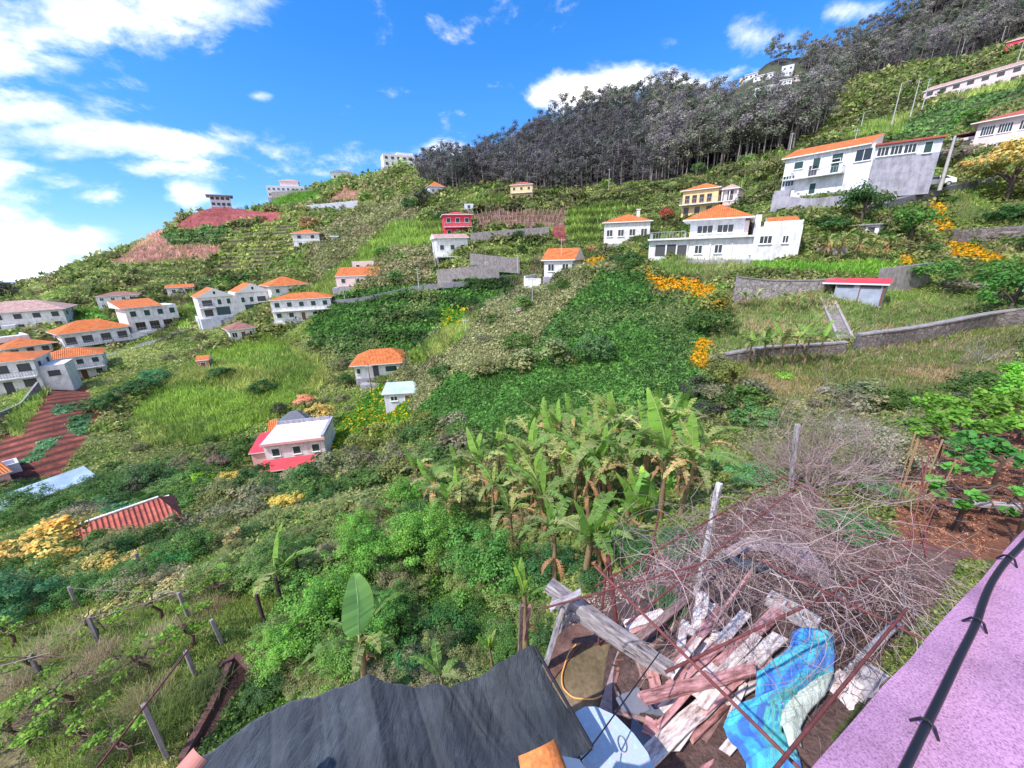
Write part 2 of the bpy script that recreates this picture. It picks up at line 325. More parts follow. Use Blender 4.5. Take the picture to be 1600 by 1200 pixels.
def ground_mat():
    m = bpy.data.materials.new('earth_and_turf'); m.use_nodes = True; nt = m.node_tree; b = nt.nodes['Principled BSDF']
    at = nd(nt, 'ShaderNodeVertexColor', layer_name='Col')
    tc = nd(nt, 'ShaderNodeTexCoord')
    n1 = nd(nt, 'ShaderNodeTexNoise', i_Scale=1.6, i_Detail=9.0, i_Roughness=.7); nt.links.new(tc.outputs['Object'], n1.inputs['Vector'])
    n2 = nd(nt, 'ShaderNodeTexNoise', i_Scale=14.0, i_Detail=6.0, i_Roughness=.7); nt.links.new(tc.outputs['Object'], n2.inputs['Vector'])
    r1 = ramp(nt, n1.outputs['Fac'], [(.3, (.45, .45, .45)), (.7, (1.5, 1.5, 1.5))]); r2 = ramp(nt, n2.outputs['Fac'], [(.3, (.55, .55, .55)), (.7, (1.4, 1.4, 1.4))])
    c = mixc(nt, 1.0, mixc(nt, 1.0, at.outputs[0], r1.outputs[0], 'MULTIPLY'), r2.outputs[0], 'MULTIPLY')
    # furrows / planting rows follow the contour lines
    sx = nd(nt, 'ShaderNodeSeparateXYZ'); nt.links.new(tc.outputs['Object'], sx.inputs[0])
    rr = mathn(nt, 'SQRT', mathn(nt, 'ADD', mathn(nt, 'MULTIPLY', sx.outputs[0], sx.outputs[0]), mathn(nt, 'MULTIPLY', sx.outputs[1], sx.outputs[1])))
    nr_ = mathn(nt, 'MULTIPLY', mathn(nt, 'LESS_THAN', rr, 110.0), mathn(nt, 'MULTIPLY', rr, .62))
    w = mathn(nt, 'SINE', mathn(nt, 'MULTIPLY', mathn(nt, 'ADD', mathn(nt, 'ADD', sx.outputs[2], nr_), mathn(nt, 'MULTIPLY', n1.outputs['Fac'], .35)), 4.2))
    wf = mathn(nt, 'MULTIPLY', at.outputs[1], mathn(nt, 'MULTIPLY', mathn(nt, 'ADD', w, 1.0), .42))
    c = mixc(nt, wf, c, (.05, .03, .03))
    nt.links.new(c, b.inputs['Base Color']); b.inputs['Roughness'].default_value = .95; b.inputs['Specular IOR Level'].default_value = .15
    bp = nd(nt, 'ShaderNodeBump', i_Strength=.7, i_Distance=.15); nt.links.new(n2.outputs['Fac'], bp.inputs['Height']); nt.links.new(bp.outputs[0], b.inputs['Normal'])
    return m
idx = np.arange(NA*NR).reshape(NA, NR)
Fq = np.stack([idx[:-1, :-1], idx[1:, :-1], idx[1:, 1:], idx[:-1, 1:]], -1).reshape(-1, 4)
colA = np.concatenate([cols, row[..., None]], -1).reshape(-1, 4)
MG = ground_mat()
V0 = np.stack([XX, YY, Z], -1).reshape(-1, 3)
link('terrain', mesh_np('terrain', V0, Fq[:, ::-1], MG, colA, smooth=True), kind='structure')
# the sea far below, out to the horizon
sm = bpy.data.materials.new('sea_water'); sm.use_nodes = True; sm.node_tree.nodes['Principled BSDF'].inputs['Base Color'].default_value = (.03, .12, .2, 1); sm.node_tree.nodes['Principled BSDF'].inputs['Roughness'].default_value = .25
a = np.linspace(0, 2*math.pi, 65)[:-1]
V = np.concatenate([[[0, 0, 0]], np.stack([14000*np.cos(a), 14000*np.sin(a), 0*a], -1)]) + np.array([0, 0, -256])
Ft = np.array([[0, 1+i, 1+(i+1) % 64] for i in range(64)])
link('sea', mesh_np('sea', V, Ft, sm), kind='structure')
# ------------------------------------------------------------------ foliage tools
def foliage_mat(name, trans=.42, rough=.6):
    m = bpy.data.materials.new(name); m.use_nodes = True; nt = m.node_tree; b = nt.nodes['Principled BSDF']; o = nt.nodes['Material Output']
    at = nd(nt, 'ShaderNodeVertexColor', layer_name='Col'); oi = nd(nt, 'ShaderNodeObjectInfo')
    c = mixc(nt, 1.0, at.outputs[0], oi.outputs['Color'], 'MULTIPLY'); c = mixc(nt, 1.0, c, (1.13, 1.06, .93), 'MULTIPLY')
    nt.links.new(c, b.inputs['Base Color']); b.inputs['Roughness'].default_value = rough; b.inputs['Specular IOR Level'].default_value = .3
    t = nd(nt, 'ShaderNodeBsdfTranslucent'); nt.links.new(c, t.inputs[0]); mx = nd(nt, 'ShaderNodeMixShader', i_0=trans)
    nt.links.new(b.outputs[0], mx.inputs[1]); nt.links.new(t.outputs[0], mx.inputs[2]); nt.links.new(mx.outputs[0], o.inputs[0])
    return m
MF = foliage_mat('leaf_green')
def plain_mat(name, col, rough=.8, spec=.3, noise=0.0, nscale=3.0, metal=0.0, bump=0.0, dirt=None, bscale=None):
    m = bpy.data.materials.new(name); m.use_nodes = True; nt = m.node_tree; b = nt.nodes['Principled BSDF']
    b.inputs['Base Color'].default_value = tuple(col)+(1,); b.inputs['Roughness'].default_value = rough; b.inputs['Specular IOR Level'].default_value = spec; b.inputs['Metallic'].default_value = metal
    if noise or dirt or bump:
        tc = nd(nt, 'ShaderNodeTexCoord'); n = nd(nt, 'ShaderNodeTexNoise', i_Scale=nscale, i_Detail=8.0, i_Roughness=.65); nt.links.new(tc.outputs['Object'], n.inputs['Vector'])
        d = dirt if dirt else tuple(x*.5 for x in col)
        r = ramp(nt, n.outputs['Fac'], [(.35, d), (.35+.3/(.2+noise) if noise > 1 else .68, col)])
        c = mixc(nt, min(noise, 1), tuple(col), r.outputs[0]); nt.links.new(c, b.inputs['Base Color'])
        if bump:
            n2 = nd(nt, 'ShaderNodeTexNoise', i_Scale=bscale or nscale*5, i_Detail=5.0); nt.links.new(tc.outputs['Object'], n2.inputs['Vector'])
            bp = nd(nt, 'ShaderNodeBump', i_Strength=bump, i_Distance=.02); nt.links.new(n2.outputs['Fac'], bp.inputs['Height']); nt.links.new(bp.outputs[0], b.inputs['Normal'])
    return m
MBARK = plain_mat('bark', (.16, .12, .10), .9, noise=1, nscale=8)
MPALEBARK = plain_mat('pale_bark', (.38, .33, .31), .9, noise=1, nscale=1.5)
def unit(v): return v/np.maximum(np.linalg.norm(v, axis=-1, keepdims=True), 1e-9)
def leaves(rng, c, nrm, size, aspect=1.8, col=None, droop=0.0):
    """one pointed leaf (quad) per centre"""
    n_ = len(c); nrm = unit(nrm); t = rng.normal(size=(n_, 3)); t = unit(t - nrm*(t*nrm).sum(-1, keepdims=True)); b = np.cross(nrm, t)
    size = np.broadcast_to(np.asarray(size, float).reshape(-1, 1), (n_, 1)); L = size*.5; w = size*.5/aspect
    v = np.stack([c-t*L, c+b*w-nrm*size*.06, c+t*L-nrm*size*droop, c-b*w-nrm*size*.06], 1).reshape(-1, 3)
    f = np.arange(n_*4).reshape(n_, 4)
    return v, f, np.repeat(col, 4, 0)
class Bag:
    def __init__(s): s.V = []; s.F = []; s.C = []; s.n = 0
    def add(s, v, f, c): s.V.append(v); s.F.append(np.asarray(f)+s.n); s.C.append(c); s.n += len(v)
    def tube(s, pts, rad, col=(1, 1, 1), k=5):
        pts = np.asarray(pts, float); m_ = len(pts); rad = np.broadcast_to(rad, (m_,))
        tg = unit(np.gradient(pts, axis=0)); ref = np.where(np.abs(tg[:, 2:3]) > .9, [[1., 0, 0]], [[0., 0, 1]]); a = unit(np.cross(tg, ref)); b = np.cross(tg, a)
        an = np.arange(k)*2*math.pi/k
        v = (pts[:, None]+rad[:, None, None]*(a[:, None]*np.cos(an)[None, :, None]+b[:, None]*np.sin(an)[None, :, None])).reshape(-1, 3)
        i = np.arange(m_-1)[:, None]*k; j = np.arange(k)[None]; j2 = (j+1) % k
        f = np.stack([i+j, i+j2, i+k+j2, i+k+j], -1).reshape(-1, 4)
        s.add(v, f, np.tile(np.array(col, float), (len(v), 1)))
    def strip(s, a, b, col):
        """ribbon between polylines a and b"""
        a = np.asarray(a, float); b = np.asarray(b, float); n_ = len(a); v = np.concatenate([a, b]); i = np.arange(n_-1)
        s.add(v, np.stack([i, i+1, n_+i+1, n_+i], -1), np.tile(np.array(col, float), (len(v), 1)))
    def mesh(s, name, mat, smooth=False):
        return mesh_np(name, np.concatenate(s.V), np.concatenate(s.F), mat, np.concatenate(s.C), smooth)
def crown(seed, clumps=16, per=55, leaf=.17, rc=.36, shape=(1, 1, .8), zc=.75, var=.45, aspect=1.8, hollow=.55, under_shade=None):
    rng = np.random.RandomState(seed); bag = Bag()
    for k in range(clumps):
        d = unit(rng.normal(size=3)); d[2] = abs(d[2])*1.0-.25 if rng.rand() < .8 else d[2]; rr = rng.uniform(hollow, 1.0)*rng.uniform(.85, 1.12)
        c0 = d*rr*np.array(shape); r_ = rc*rng.uniform(.6, 1.25)
        u = unit(rng.normal(size=(per, 3))); p = c0+u*r_*(rng.rand(per, 1)**.4)*np.array([1, 1, .75]); p[:, 2] += zc
        p[:, 2] = np.maximum(p[:, 2], .03)
        nr = u+d*.6+np.array([0, 0, .7])+rng.normal(size=(per, 3))*.5
        g = 1+var*rng.uniform(-1, 1); tone = np.array([g*rng.uniform(.9, 1.1), g, g*rng.uniform(.85, 1.1)])
        cc = tone*(1+rng.uniform(-.25, .3, size=(per, 1)))
        if under_shade is not None:   # lower leaves darkened: shade under the lit crown top, put into leaf colour
            m_ = (u[:, 2]+d[2]*.6+rng.normal(size=per)*.3) < .12; cc[m_] = cc[m_]*np.array(under_shade)
        bag.add(*leaves(rng, p, nr, leaf*rng.uniform(.6, 1.3, size=per), aspect, cc, .1))
    return bag
def tree_meshes(seed, kind):
    rng = np.random.RandomState(seed+100)
    if kind == 'shrub': return crown(seed).mesh('shrub_crown', MF)
    if kind == 'yshrub': return crown(seed, under_shade=(.30, .48, .5), clumps=34, per=80, rc=.27, leaf=.11, var=.2).mesh('ochre_crown', MF)
    if kind == 'dense': return crown(seed, clumps=30, per=60, leaf=.13, rc=.3, var=.3).mesh('dense_crown', MF)
    if kind == 'fine': return crown(seed, clumps=60, per=90, leaf=.062, rc=.24, var=.3, shape=(1, 1, .85), zc=.8, hollow=.3, aspect=1.5).mesh('leafy_crown', MF)
    if kind == 'finest': return crown(seed, clumps=90, per=110, leaf=.045, rc=.2, var=.3, shape=(1, 1, .85), zc=.8, hollow=.2, aspect=1.4).mesh('leafy_crown', MF)
    if kind == 'tall': return crown(seed, clumps=20, per=50, leaf=.16, rc=.3, shape=(.75, .75, 1.3), zc=1.3).mesh('tall_crown', MF)
def trunk_mesh(seed, h=1.0, r_=.06, mat=None, limbs=4):
    rng = np.random.RandomState(seed); b = Bag(); b.tube([(0, 0, -.4), (.02, .01, h*.4), (rng.uniform(-.05, .05), rng.uniform(-.05, .05), h)], [r_*1.3, r_, r_*.5])
    for k in range(limbs):
        a = rng.uniform(0, 6.28); z0 = h*rng.uniform(.35, .8); L = rng.uniform(.4, .7)
        b.tube([(0, 0, z0), (math.cos(a)*L*.5, math.sin(a)*L*.5, z0+L*.35), (math.cos(a)*L, math.sin(a)*L, z0+L*.6)], [r_*.6, r_*.4, r_*.15])
    return b.mesh('trunk', mat or MBARK)
PROTO = {k: [tree_meshes(s*7+i*31, k) for s in range(4)] for i, k in enumerate(['shrub', 'yshrub', 'dense', 'tall'])}
PROTO['fine'] = [tree_meshes(300+s, 'fine') for s in range(3)]; PROTO['finest'] = [tree_meshes(400+s, 'finest') for s in range(2)]
TRUNKS = [trunk_mesh(s) for s in range(3)]
RT = random.Random(42)
def shrub(px, py, wpx, kind, col, label, name='shrub', cat='shrub', group=None, sq=1.0, lift=0.0, D=None, variant=None, trunk=False, pos=None):
    """a shrub standing on the ground seen at (px,py), about wpx pixels wide"""
    p = pos if pos is not None else (G(px, py) if D is None else Vector(P(px, py, D)))
    if p is None: return None
    d = depth(p); s = wpx/2.2*d/F
    ms = PROTO[kind]; m = ms[variant if variant is not None else RT.randrange(len(ms))]
    if trunk:
        o = link(name, None, label=label, cat=cat, group=group); o.empty_display_size = .5
        cr_ = link('crown', m, o); cr_.color = tuple(min(1, x*1.5) for x in col)+(1,); cr_.location = (0, 0, lift)
        tk = link('trunk', RT.choice(TRUNKS), o); tk.scale = (1, 1, 1+lift)
        cr_.scale = (1, 1, sq)
        o.scale = (s, s, s)
    else:
        o = link(name, m, label=label, cat=cat, group=group); o.color = tuple(min(1, x*1.6) for x in col)+(1,); o.scale = (s, s, s*sq)
    o.location = (p.x, p.y, p.z - .08*s); o.rotation_euler = (0, 0, RT.uniform(0, 6.28))
    return o
LM = [(1120,380,'long white villa'),(1340,270,'tall white house'),(1100,310,'yellow house'),(978,360,'chimneyed white house'),(872,425,'ridge crest house'),(715,370,'crimson house'),(560,440,'pale pink house'),(481,377,'lone white house'),(470,480,'terraced villa'),(374,475,'twin gabled house'),(284,455,'very small white house'),(190,475,'old white house'),(200,520,'long orange roofed house'),(45,500,'pale roofed mansion'),(124,580,'balconied house'),(4,600,'big corner house'),(383,520,'brown roofed cottage'),(597,570,'spur bungalow'),(627,620,'pale green roofed shed'),(462,700,'pink trimmed house'),(205,830,'red tiled farmhouse'),(62,780,'blue sheet shelter'),(449,295,'lavender ridge building'),(629,255,'skyline white block'),(815,300,'salmon house'),(683,300,'pale cottage'),(790,345,'brown vine terraces'),(1333,455,'panel shed'),(1570,210,'pink corner house'),(1522,130,'long pink house'),(900,560,'dark fern slope'),(1200,560,'short banana row'),(1070,440,'orange nasturtium bank'),(1450,530,'long rubble wall'),(1585,600,'bright round tree'),(320,570,'tiny brick hut'),(350,335,'red ploughed field'),(380,400,'striped vineyard slope'),(300,630,'light grassy slope'),(215,785,'teal cabbage plot'),(150,870,'golden ochre trees'),(60,680,'red furrowed plots'),(650,860,'fresh green fig trees'),(900,740,'banana grove'),(1250,700,'big leafless shrub'),(440,930,'dark vineyard poles'),(540,980,'broad pale banana leaf')]
def whereis(px, py):
    d_, lx, ly, nm = min(((px-a)**2+(1.4*(py-b))**2, a, b, n_) for a, b, n_ in LM); dx, dy = px-lx, (py-ly)*1.4
    rel = ('right of' if dx > 0 else 'left of') if abs(dx) > abs(dy)*1.6 else ('below' if dy > 0 else 'above') if abs(dy) > abs(dx)*1.6 else ('below and ' if dy > 0 else 'above and ')+('right of' if dx > 0 else 'left of')
    return ('close ' if d_ < 50**2 else '')+rel+' the '+nm
# ------------------------------------------------------------------ ground cover (uncountable: one object per kind)
def zlook(a, l):
    """bilinear terrain height at azimuths a and radii exp(l)"""
    r_ = np.exp(l); i = np.clip(np.searchsorted(azs, a)-1, 0, NA-2); j = np.clip(np.searchsorted(rs, r_)-1, 0, NR-2)
    fa = (a-azs[i])/(azs[i+1]-azs[i]); fr = np.clip((r_-rs[j])/(rs[j+1]-rs[j]), 0, 1)
    return (Z[i, j]*(1-fa)+Z[i+1, j]*fa)*(1-fr)+(Z[i, j+1]*(1-fa)+Z[i+1, j+1]*fa)*fr
rng = np.random.RandomState(77)
NS = 270000
sa = rng.uniform(R(-63), R(57), NS); sl_ = rng.uniform(math.log(5.5), math.log(420), NS)
sz = zlook(sa, sl_); sr = np.exp(sl_); sx_, sy_ = sr*np.sin(sa), sr*np.cos(sa)
spx, spy = proj(sx_, sy_, sz)
keep = (spx > -60) & (spx < 1660) & (spy > -20) & (spy < 1230)
# drop what lies behind a nearer crest
T = Z/rs; Tm = np.maximum.accumulate(T - .0, axis=1)
ii = np.clip(np.searchsorted(azs, sa), 0, NA-1); jj = np.clip(np.searchsorted(rs, sr)-1, 0, NR-1)
hid = Tm[ii, jj] > sz/sr + .03
keep &= ~hid
sx_, sy_, sz, sr, spx, spy = [v[keep] for v in (sx_, sy_, sz, sr, spx, spy)]
qx, qy = jit(spx, spy); szone = zone_of(qx, qy, sx_, sy_)
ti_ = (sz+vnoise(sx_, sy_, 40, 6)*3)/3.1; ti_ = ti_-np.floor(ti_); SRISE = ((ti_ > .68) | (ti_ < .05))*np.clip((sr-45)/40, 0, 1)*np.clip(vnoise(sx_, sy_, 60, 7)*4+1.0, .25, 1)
COVER = {  # object name, kind -> (px width, leaves, height factor, leaf px, aspect, upright, [colours], probability)
 'scrub': ('wild_scrub', 15, 13, .62, 7.5, 1.7, .3, [(.11,.15,.045), (.16,.19,.07), (.065,.115,.03), (.15,.145,.08), (.20,.23,.09), (.10,.17,.04)], .85),
 'scrub2': ('wild_scrub', 13, 13, .7, 6.5, 1.7, .3, [(.05,.11,.025), (.08,.17,.03), (.035,.07,.02)], .9),
 'fern': ('fern_cover', 12, 11, .4, 7.5, 2.0, .2, [(.040,.10,.022), (.05,.14,.03), (.075,.18,.04), (.03,.07,.02), (.06,.13,.035), (.11,.16,.06)], 1),
 'olive': ('olive_scrub', 14, 13, .6, 6.0, 1.8, .4, [(.15,.17,.08), (.19,.20,.11), (.11,.14,.06), (.20,.19,.12)], 1),
 'hillgrass': ('hillside_grass', 11, 9, .28, 5.5, 2.6, .45, [(.13,.19,.05), (.18,.24,.07), (.10,.16,.045), (.22,.25,.10), (.16,.20,.08)], .85),
 'grass': ('meadow_grass', 12, 9, .35, 8.5, 5.0, .9, [(.16,.25,.05), (.20,.30,.07), (.12,.20,.05), (.25,.30,.10)], .8),
 'grass2': ('meadow_grass', 11, 7, .3, 7.0, 5.0, .9, [(.13,.22,.05), (.20,.22,.10), (.10,.17,.05), (.24,.21,.13)], .6),
 'dry': ('dry_weeds', 13, 9, .4, 7.0, 5.0, .7, [(.22,.18,.11), (.14,.16,.06), (.10,.15,.045), (.25,.21,.15), (.12,.16,.05)], .7),
 'drysparse': ('dry_weeds', 9, 6, .4, 5.0, 4.0, .8, [(.40,.22,.2), (.42,.30,.22), (.2,.2,.08)], .4),
 'sparse': ('dry_weeds', 6, 4, .3, 4.0, 3.0, .8, [(.2,.1,.08)], .1),
 'stakes': ('dry_weeds', 8, 5, .4, 5.0, 4.0, .9, [(.25,.15,.12), (.30,.22,.18), (.15,.15,.07)], .5),
 'crop': ('field_crops', 10, 9, .35, 6.5, 1.8, .4, [(.07,.15,.05), (.10,.19,.06), (.06,.12,.04)], .8),
 'rows': ('field_crops', 9, 8, .4, 5.5, 1.8, .5, [(.20,.26,.07), (.13,.20,.05), (.26,.30,.10)], .6),
 'teal': ('cabbage_rows', 9, 9, .35, 6.0, 1.4, .3, [(.08,.18,.09), (.11,.22,.12), (.06,.14,.06)], 1),
 'bright': ('meadow_grass', 10, 9, .3, 7.0, 3.0, .7, [(.11,.24,.04), (.15,.28,.05), (.09,.19,.03)], 1),
 'flowers': ('nasturtium_flowers', 11, 14, .4, 5.0, 1.2, .2, [(.80,.42,.01), (.78,.50,.02), (.70,.30,.02), (.16,.26,.04), (.72,.55,.04), (.10,.20,.03), (.80,.38,.01)], 1),
 'mixflow': ('nasturtium_leaves', 12, 13, .4, 6.0, 1.3, .2, [(.10,.32,.03), (.15,.38,.05), (.65,.50,.02), (.08,.22,.03), (.07,.26,.03)], 1),
 'vineground': ('vineyard_weeds', 13, 10, .4, 7.0, 4.0, .55, [(.20,.25,.07), (.34,.32,.15), (.40,.35,.22), (.15,.21,.06)], .75),
 'litter': ('dry_litter', 10, 5, .15, 6.0, 5.0, .1, [(.35,.18,.12), (.45,.28,.2), (.2,.08,.05)], .5),
 'litter2': ('dry_litter', 8, 5, .1, 5.0, 5.0, .05, [(.35,.24,.24), (.5,.38,.38), (.2,.12,.11)], .25),
}
bags = {}
LOWF = vnoise(sx_, sy_, 6, 31)+vnoise(sx_, sy_, 17, 32)
for kname, (oname, wpx, nl, hf, lpx, asp, upr, clist, prob) in COVER.items():
    zids = [i for i, k in enumerate(ZN) if ZK[k][1] == kname]
    m_ = np.isin(szone, zids) & (rng.rand(len(szone)) < prob)
    if kname in ('rows', 'crop', 'teal', 'stakes'): m_ &= np.sin(sz*4.2+np.where(sr < 110, sr*2.6, 0)) > -.35
    if not m_.any(): continue
    x, y, z_, r_, lf = sx_[m_], sy_[m_], sz[m_], sr[m_], LOWF[m_]; q = len(x)
    dd = x*fw[0]+y*fw[1]+z_*fw[2]; px_m = dd/F
    w = wpx*px_m*rng.uniform(.6, 1.35, q); nl = int(nl*1.35)
    u = unit(rng.normal(size=(q, nl, 3))); rad = rng.rand(q, nl, 1)**.5
    off = u*rad*w[:, None, None]*.6; off[..., 2] = np.abs(off[..., 2])*hf*1.7*(1+.5*np.clip(lf, -1, 1))[:, None]
    c0 = np.stack([x, y, z_], -1)[:, None]+off
    nr = u*(1-upr*.3)+rng.normal(size=(q, nl, 3))*.4+np.array([0, 0, .9*(1-upr)]); 
    if upr > .5: nr[..., 2] *= .25
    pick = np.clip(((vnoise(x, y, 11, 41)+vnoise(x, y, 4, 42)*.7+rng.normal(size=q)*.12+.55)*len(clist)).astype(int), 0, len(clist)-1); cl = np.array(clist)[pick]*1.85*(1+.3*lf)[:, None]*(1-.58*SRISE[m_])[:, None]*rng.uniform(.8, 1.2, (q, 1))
    if kname in ('flowers', 'mixflow'): cc = np.array(clist)[rng.randint(len(clist), size=(q, nl))]
    else: cc = cl[:, None]*rng.uniform(.65, 1.35, (q, nl, 1))*np.where(off[..., 2:3] > 0, 1, 1)
    s_ = (lpx*.8*px_m)[:, None]*rng.uniform(.6, 1.3, (q, nl))
    b = bags.setdefault(oname, Bag())
    if upr > .5:   # upright blades
        c_ = c0.reshape(-1, 3); n_ = len(c_); ss = s_.ravel(); side = unit(np.stack([rng.normal(size=n_), rng.normal(size=n_), np.zeros(n_)], -1))
        tip = unit(np.array([0, 0, 1.])+rng.normal(size=(n_, 3))*.42); wd = (ss/asp*.5)[:, None]
        base = c_-np.array([0, 0, .1])*ss[:, None]
        v = np.stack([base-side*wd, base+side*wd, base+tip*ss[:, None]+side*wd*.15, base+tip*ss[:, None]-side*wd*.15], 1).reshape(-1, 3)
        b.add(v, np.arange(n_*4).reshape(n_, 4), np.repeat(np.clip(cc.reshape(-1, 3), 0, 1), 4, 0))
    else:
        b.add(*leaves(rng, c0.reshape(-1, 3), nr.reshape(-1, 3), s_.ravel(), asp, np.clip(cc.reshape(-1, 3), 0, 1), .1))
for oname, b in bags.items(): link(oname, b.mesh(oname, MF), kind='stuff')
del bags
# ------------------------------------------------------------------ forest
def euc_proto(seed, dark=False):
    rng = np.random.RandomState(seed); tb = Bag(); h = 1.0
    lean = rng.uniform(-.06, .06, 2)
    tb.tube([(0, 0, -.1), (lean[0]*.4, lean[1]*.4, .4), (lean[0], lean[1], .92)], [.012, .009, .003], (1, 1, 1), 4)
    cb = Bag(); n_ = 9 if dark else 8
    for k in range(n_):
        z0 = rng.uniform(.28 if dark else .42, 1.0); a = rng.uniform(0, 6.28); rr = rng.uniform(.03, .22)*(1.45-z0)*(1.6 if dark else 1.35)
        c0 = np.array([math.cos(a)*rr+lean[0]*z0, math.sin(a)*rr+lean[1]*z0, z0]); per = 60
        tb.tube([(lean[0]*z0, lean[1]*z0, z0-.1), tuple(c0)], [.004, .002], (1, 1, 1), 3)
        u = unit(rng.normal(size=(per, 3))); p = c0+u*rng.uniform(.07, .15)*(rng.rand(per, 1)**.4)*np.array([1, 1, .9]); g = rng.uniform(.55, 1.5)
        cb.add(*leaves(rng, p, u+np.array([0, 0, .5])+rng.normal(size=(per, 3))*.5, .050*rng.uniform(.6, 1.3, per), 2.0, g*(1+rng.uniform(-.3, .4, (per, 1)))*np.array([1, 1, 1]), .3))
    return tb, cb
EUC = [euc_proto(s) for s in range(5)]+[euc_proto(s+50, True) for s in range(5)]
EUCM = [(t.mesh('trunk', MPALEBARK), c.mesh('crown', MF)) for t, c in EUC]
rng = np.random.RandomState(9); NT = 26000
ta = rng.uniform(R(-14), R(60), NT); tl = rng.uniform(math.log(120), math.log(680), NT); tz = zlook(ta, tl); tr = np.exp(tl); tx, ty = tr*np.sin(ta), tr*np.cos(ta)
tpx, tpy = proj(tx, ty, tz); tzn = zone_of(tpx, tpy); fz = ((tzn == ZN.index('forest')) | (tzn == ZN.index('clearing'))) & (tpx > -30) & (tpx < 1650) & (tpy > -60)
gap = inpoly(tpx, tpy, [(1130,128),(1175,100),(1255,95),(1266,180),(1150,200),(1120,178)]) | inpoly(tpx, tpy, [(1130,185),(1260,178),(1230,215),(1130,235)])
ii = np.clip(np.searchsorted(azs, ta), 0, NA-1); jj = np.clip(np.searchsorted(rs, tr)-1, 0, NR-1)
vis = ~(Tm[ii, jj] > tz/tr+.045)
cand = np.nonzero(fz & vis & ~(gap & (rng.rand(NT) < .985)))[0]
cand = cand[np.argsort(tr[cand])]
sel = []; cells = {}
for i in cand:
    key = (int(tpx[i]//9), int(tpy[i]//7))
    if key in cells: continue
    cells[key] = 1; sel.append(i)
print('forest trees', len(sel))
rest = Bag(); restT = Bag()
for q, i in enumerate(sel):
    dark = (tpx[i] < 1010 and tpy[i] > 195) or rng.rand() < .25
    v = rng.randint(5)+(5 if dark else 0); hgt = rng.uniform(13, 22)*(1 if tr[i] > 200 else .8)*(.8 if dark else 1)
    base = np.array([tx[i], ty[i], tz[i]-.3]); rz = rng.uniform(0, 6.28)
    col = 1.2*np.array([(.19,.19,.19), (.16,.18,.15), (.21,.20,.23), (.14,.17,.13)][rng.randint(4)])*rng.uniform(.75, 1.3)
    if dark: col = np.array([(.13,.15,.15), (.15,.15,.18)][rng.randint(2)])*rng.uniform(.8, 1.3)
    if q < 250:
        grp = 'trees of the dark wood on the ridge'
        o = link('eucalyptus_tree', None, label=('grey green tree' if not dark else 'dark bushy tree')+' in the ridge wood, '+whereis(tpx[i], tpy[i]), cat='tree', group=grp if not dark else 'bushy trees at the lower edge of the dark wood')
        o.location = base; o.rotation_euler = (0, 0, rz); o.scale = (hgt*1.25, hgt*1.25, hgt)
        t_ = link('trunk', EUCM[v][0], o); c_ = link('crown', EUCM[v][1], o); c_.color = tuple(col)+(1,)
    else:
        ca, sa_ = math.cos(rz), math.sin(rz); Rm = np.array([[ca, sa_, 0], [-sa_, ca, 0], [0, 0, 1]])
        for src, dst, c_ in ((EUC[v][0], restT, (.3, .27, .26)), (EUC[v][1], rest, col)):
            V = np.concatenate(src.V)@Rm*np.array([hgt*1.25, hgt*1.25, hgt])+base
            dst.add(V, np.concatenate(src.F), np.concatenate(src.C)*np.array(c_))
for a_, b_ in ((restT, rest),):
    rest.add(np.concatenate(restT.V), np.concatenate(restT.F), np.concatenate(restT.C))
link('distant_wood', rest.mesh('distant_wood', MF), kind='stuff')
# ------------------------------------------------------------------ wild shrubs on the slopes (individual)
rng = np.random.RandomState(21)
WILD = []
tries = 0
cand_a = rng.uniform(R(-54), R(54), 6000); cand_l = rng.uniform(math.log(24), math.log(230), 6000)
cz = zlook(cand_a, cand_l); cr2 = np.exp(cand_l); cx, cy = cr2*np.sin(cand_a), cr2*np.cos(cand_a); cpx, cpy = proj(cx, cy, cz)
czn = zone_of(cpx, cpy)
NOSH = [  # keep clear (houses, roads, walls)
 [(1000,280),(1460,210),(1460,330),(1230,420),(1000,415)], [(930,330),(1020,330),(1020,380),(930,380)], [(675,330),(890,320),(890,440),(675,440)], [(810,395),(905,395),(905,460),(810,460)],
 [(520,410),(620,410),(620,465),(520,465)], [(320,435),(525,435),(525,520),(320,520)], [(130,470),(285,470),(285,560),(130,560)], [(0,470),(105,470),(105,620),(0,620)], [(80,550),(170,550),(170,610),(80,610)],
 [(550,530),(655,530),(655,650),(550,650)], [(380,640),(540,640),(540,745),(380,745)], [(0,590),(170,590),(170,830),(0,830)], [(1140,400),(1560,400),(1560,560),(1140,560)], [(1450,90),(1600,60),(1600,240),(1510,240)],
 [(455,355),(510,355),(510,400),(455,400)], [(790,280),(840,280),(840,325),(790,325)], [(410,230),(560,230),(560,310),(410,310)], [(590,235),(680,235),(680,280),(590,280)], [(660,285),(700,285),(700,315),(660,315)], [(120,795),(290,795),(290,850),(120,850)],
 [(255,440),(310,440),(310,470),(255,470)],[(160,455),(220,455),(220,490),(160,490)],[(355,495),(405,495),(405,545),(355,545)],[(310,560),(330,560),(330,580),(310,580)],[(1520,330),(1600,330),(1600,400),(1490,400)]]
ii = np.clip(np.searchsorted(azs, cand_a), 0, NA-1); jj = np.clip(np.searchsorted(rs, cr2)-1, 0, NR-1); cv = ~(Tm[ii, jj] > cz/cr2+.01)
GR = {'a': ('dark green shrub in the scrub of the valley slopes', (.045,.10,.03)), 'b': ('mid green shrub in the scrub of the valley slopes', (.06,.12,.03)), 'c': ('greyish olive shrub in the scrub of the valley slopes', (.12,.13,.08)), 'd': ('light olive green shrub in the scrub of the valley slopes', (.14,.17,.05))}
cells = {}; cnt = 0
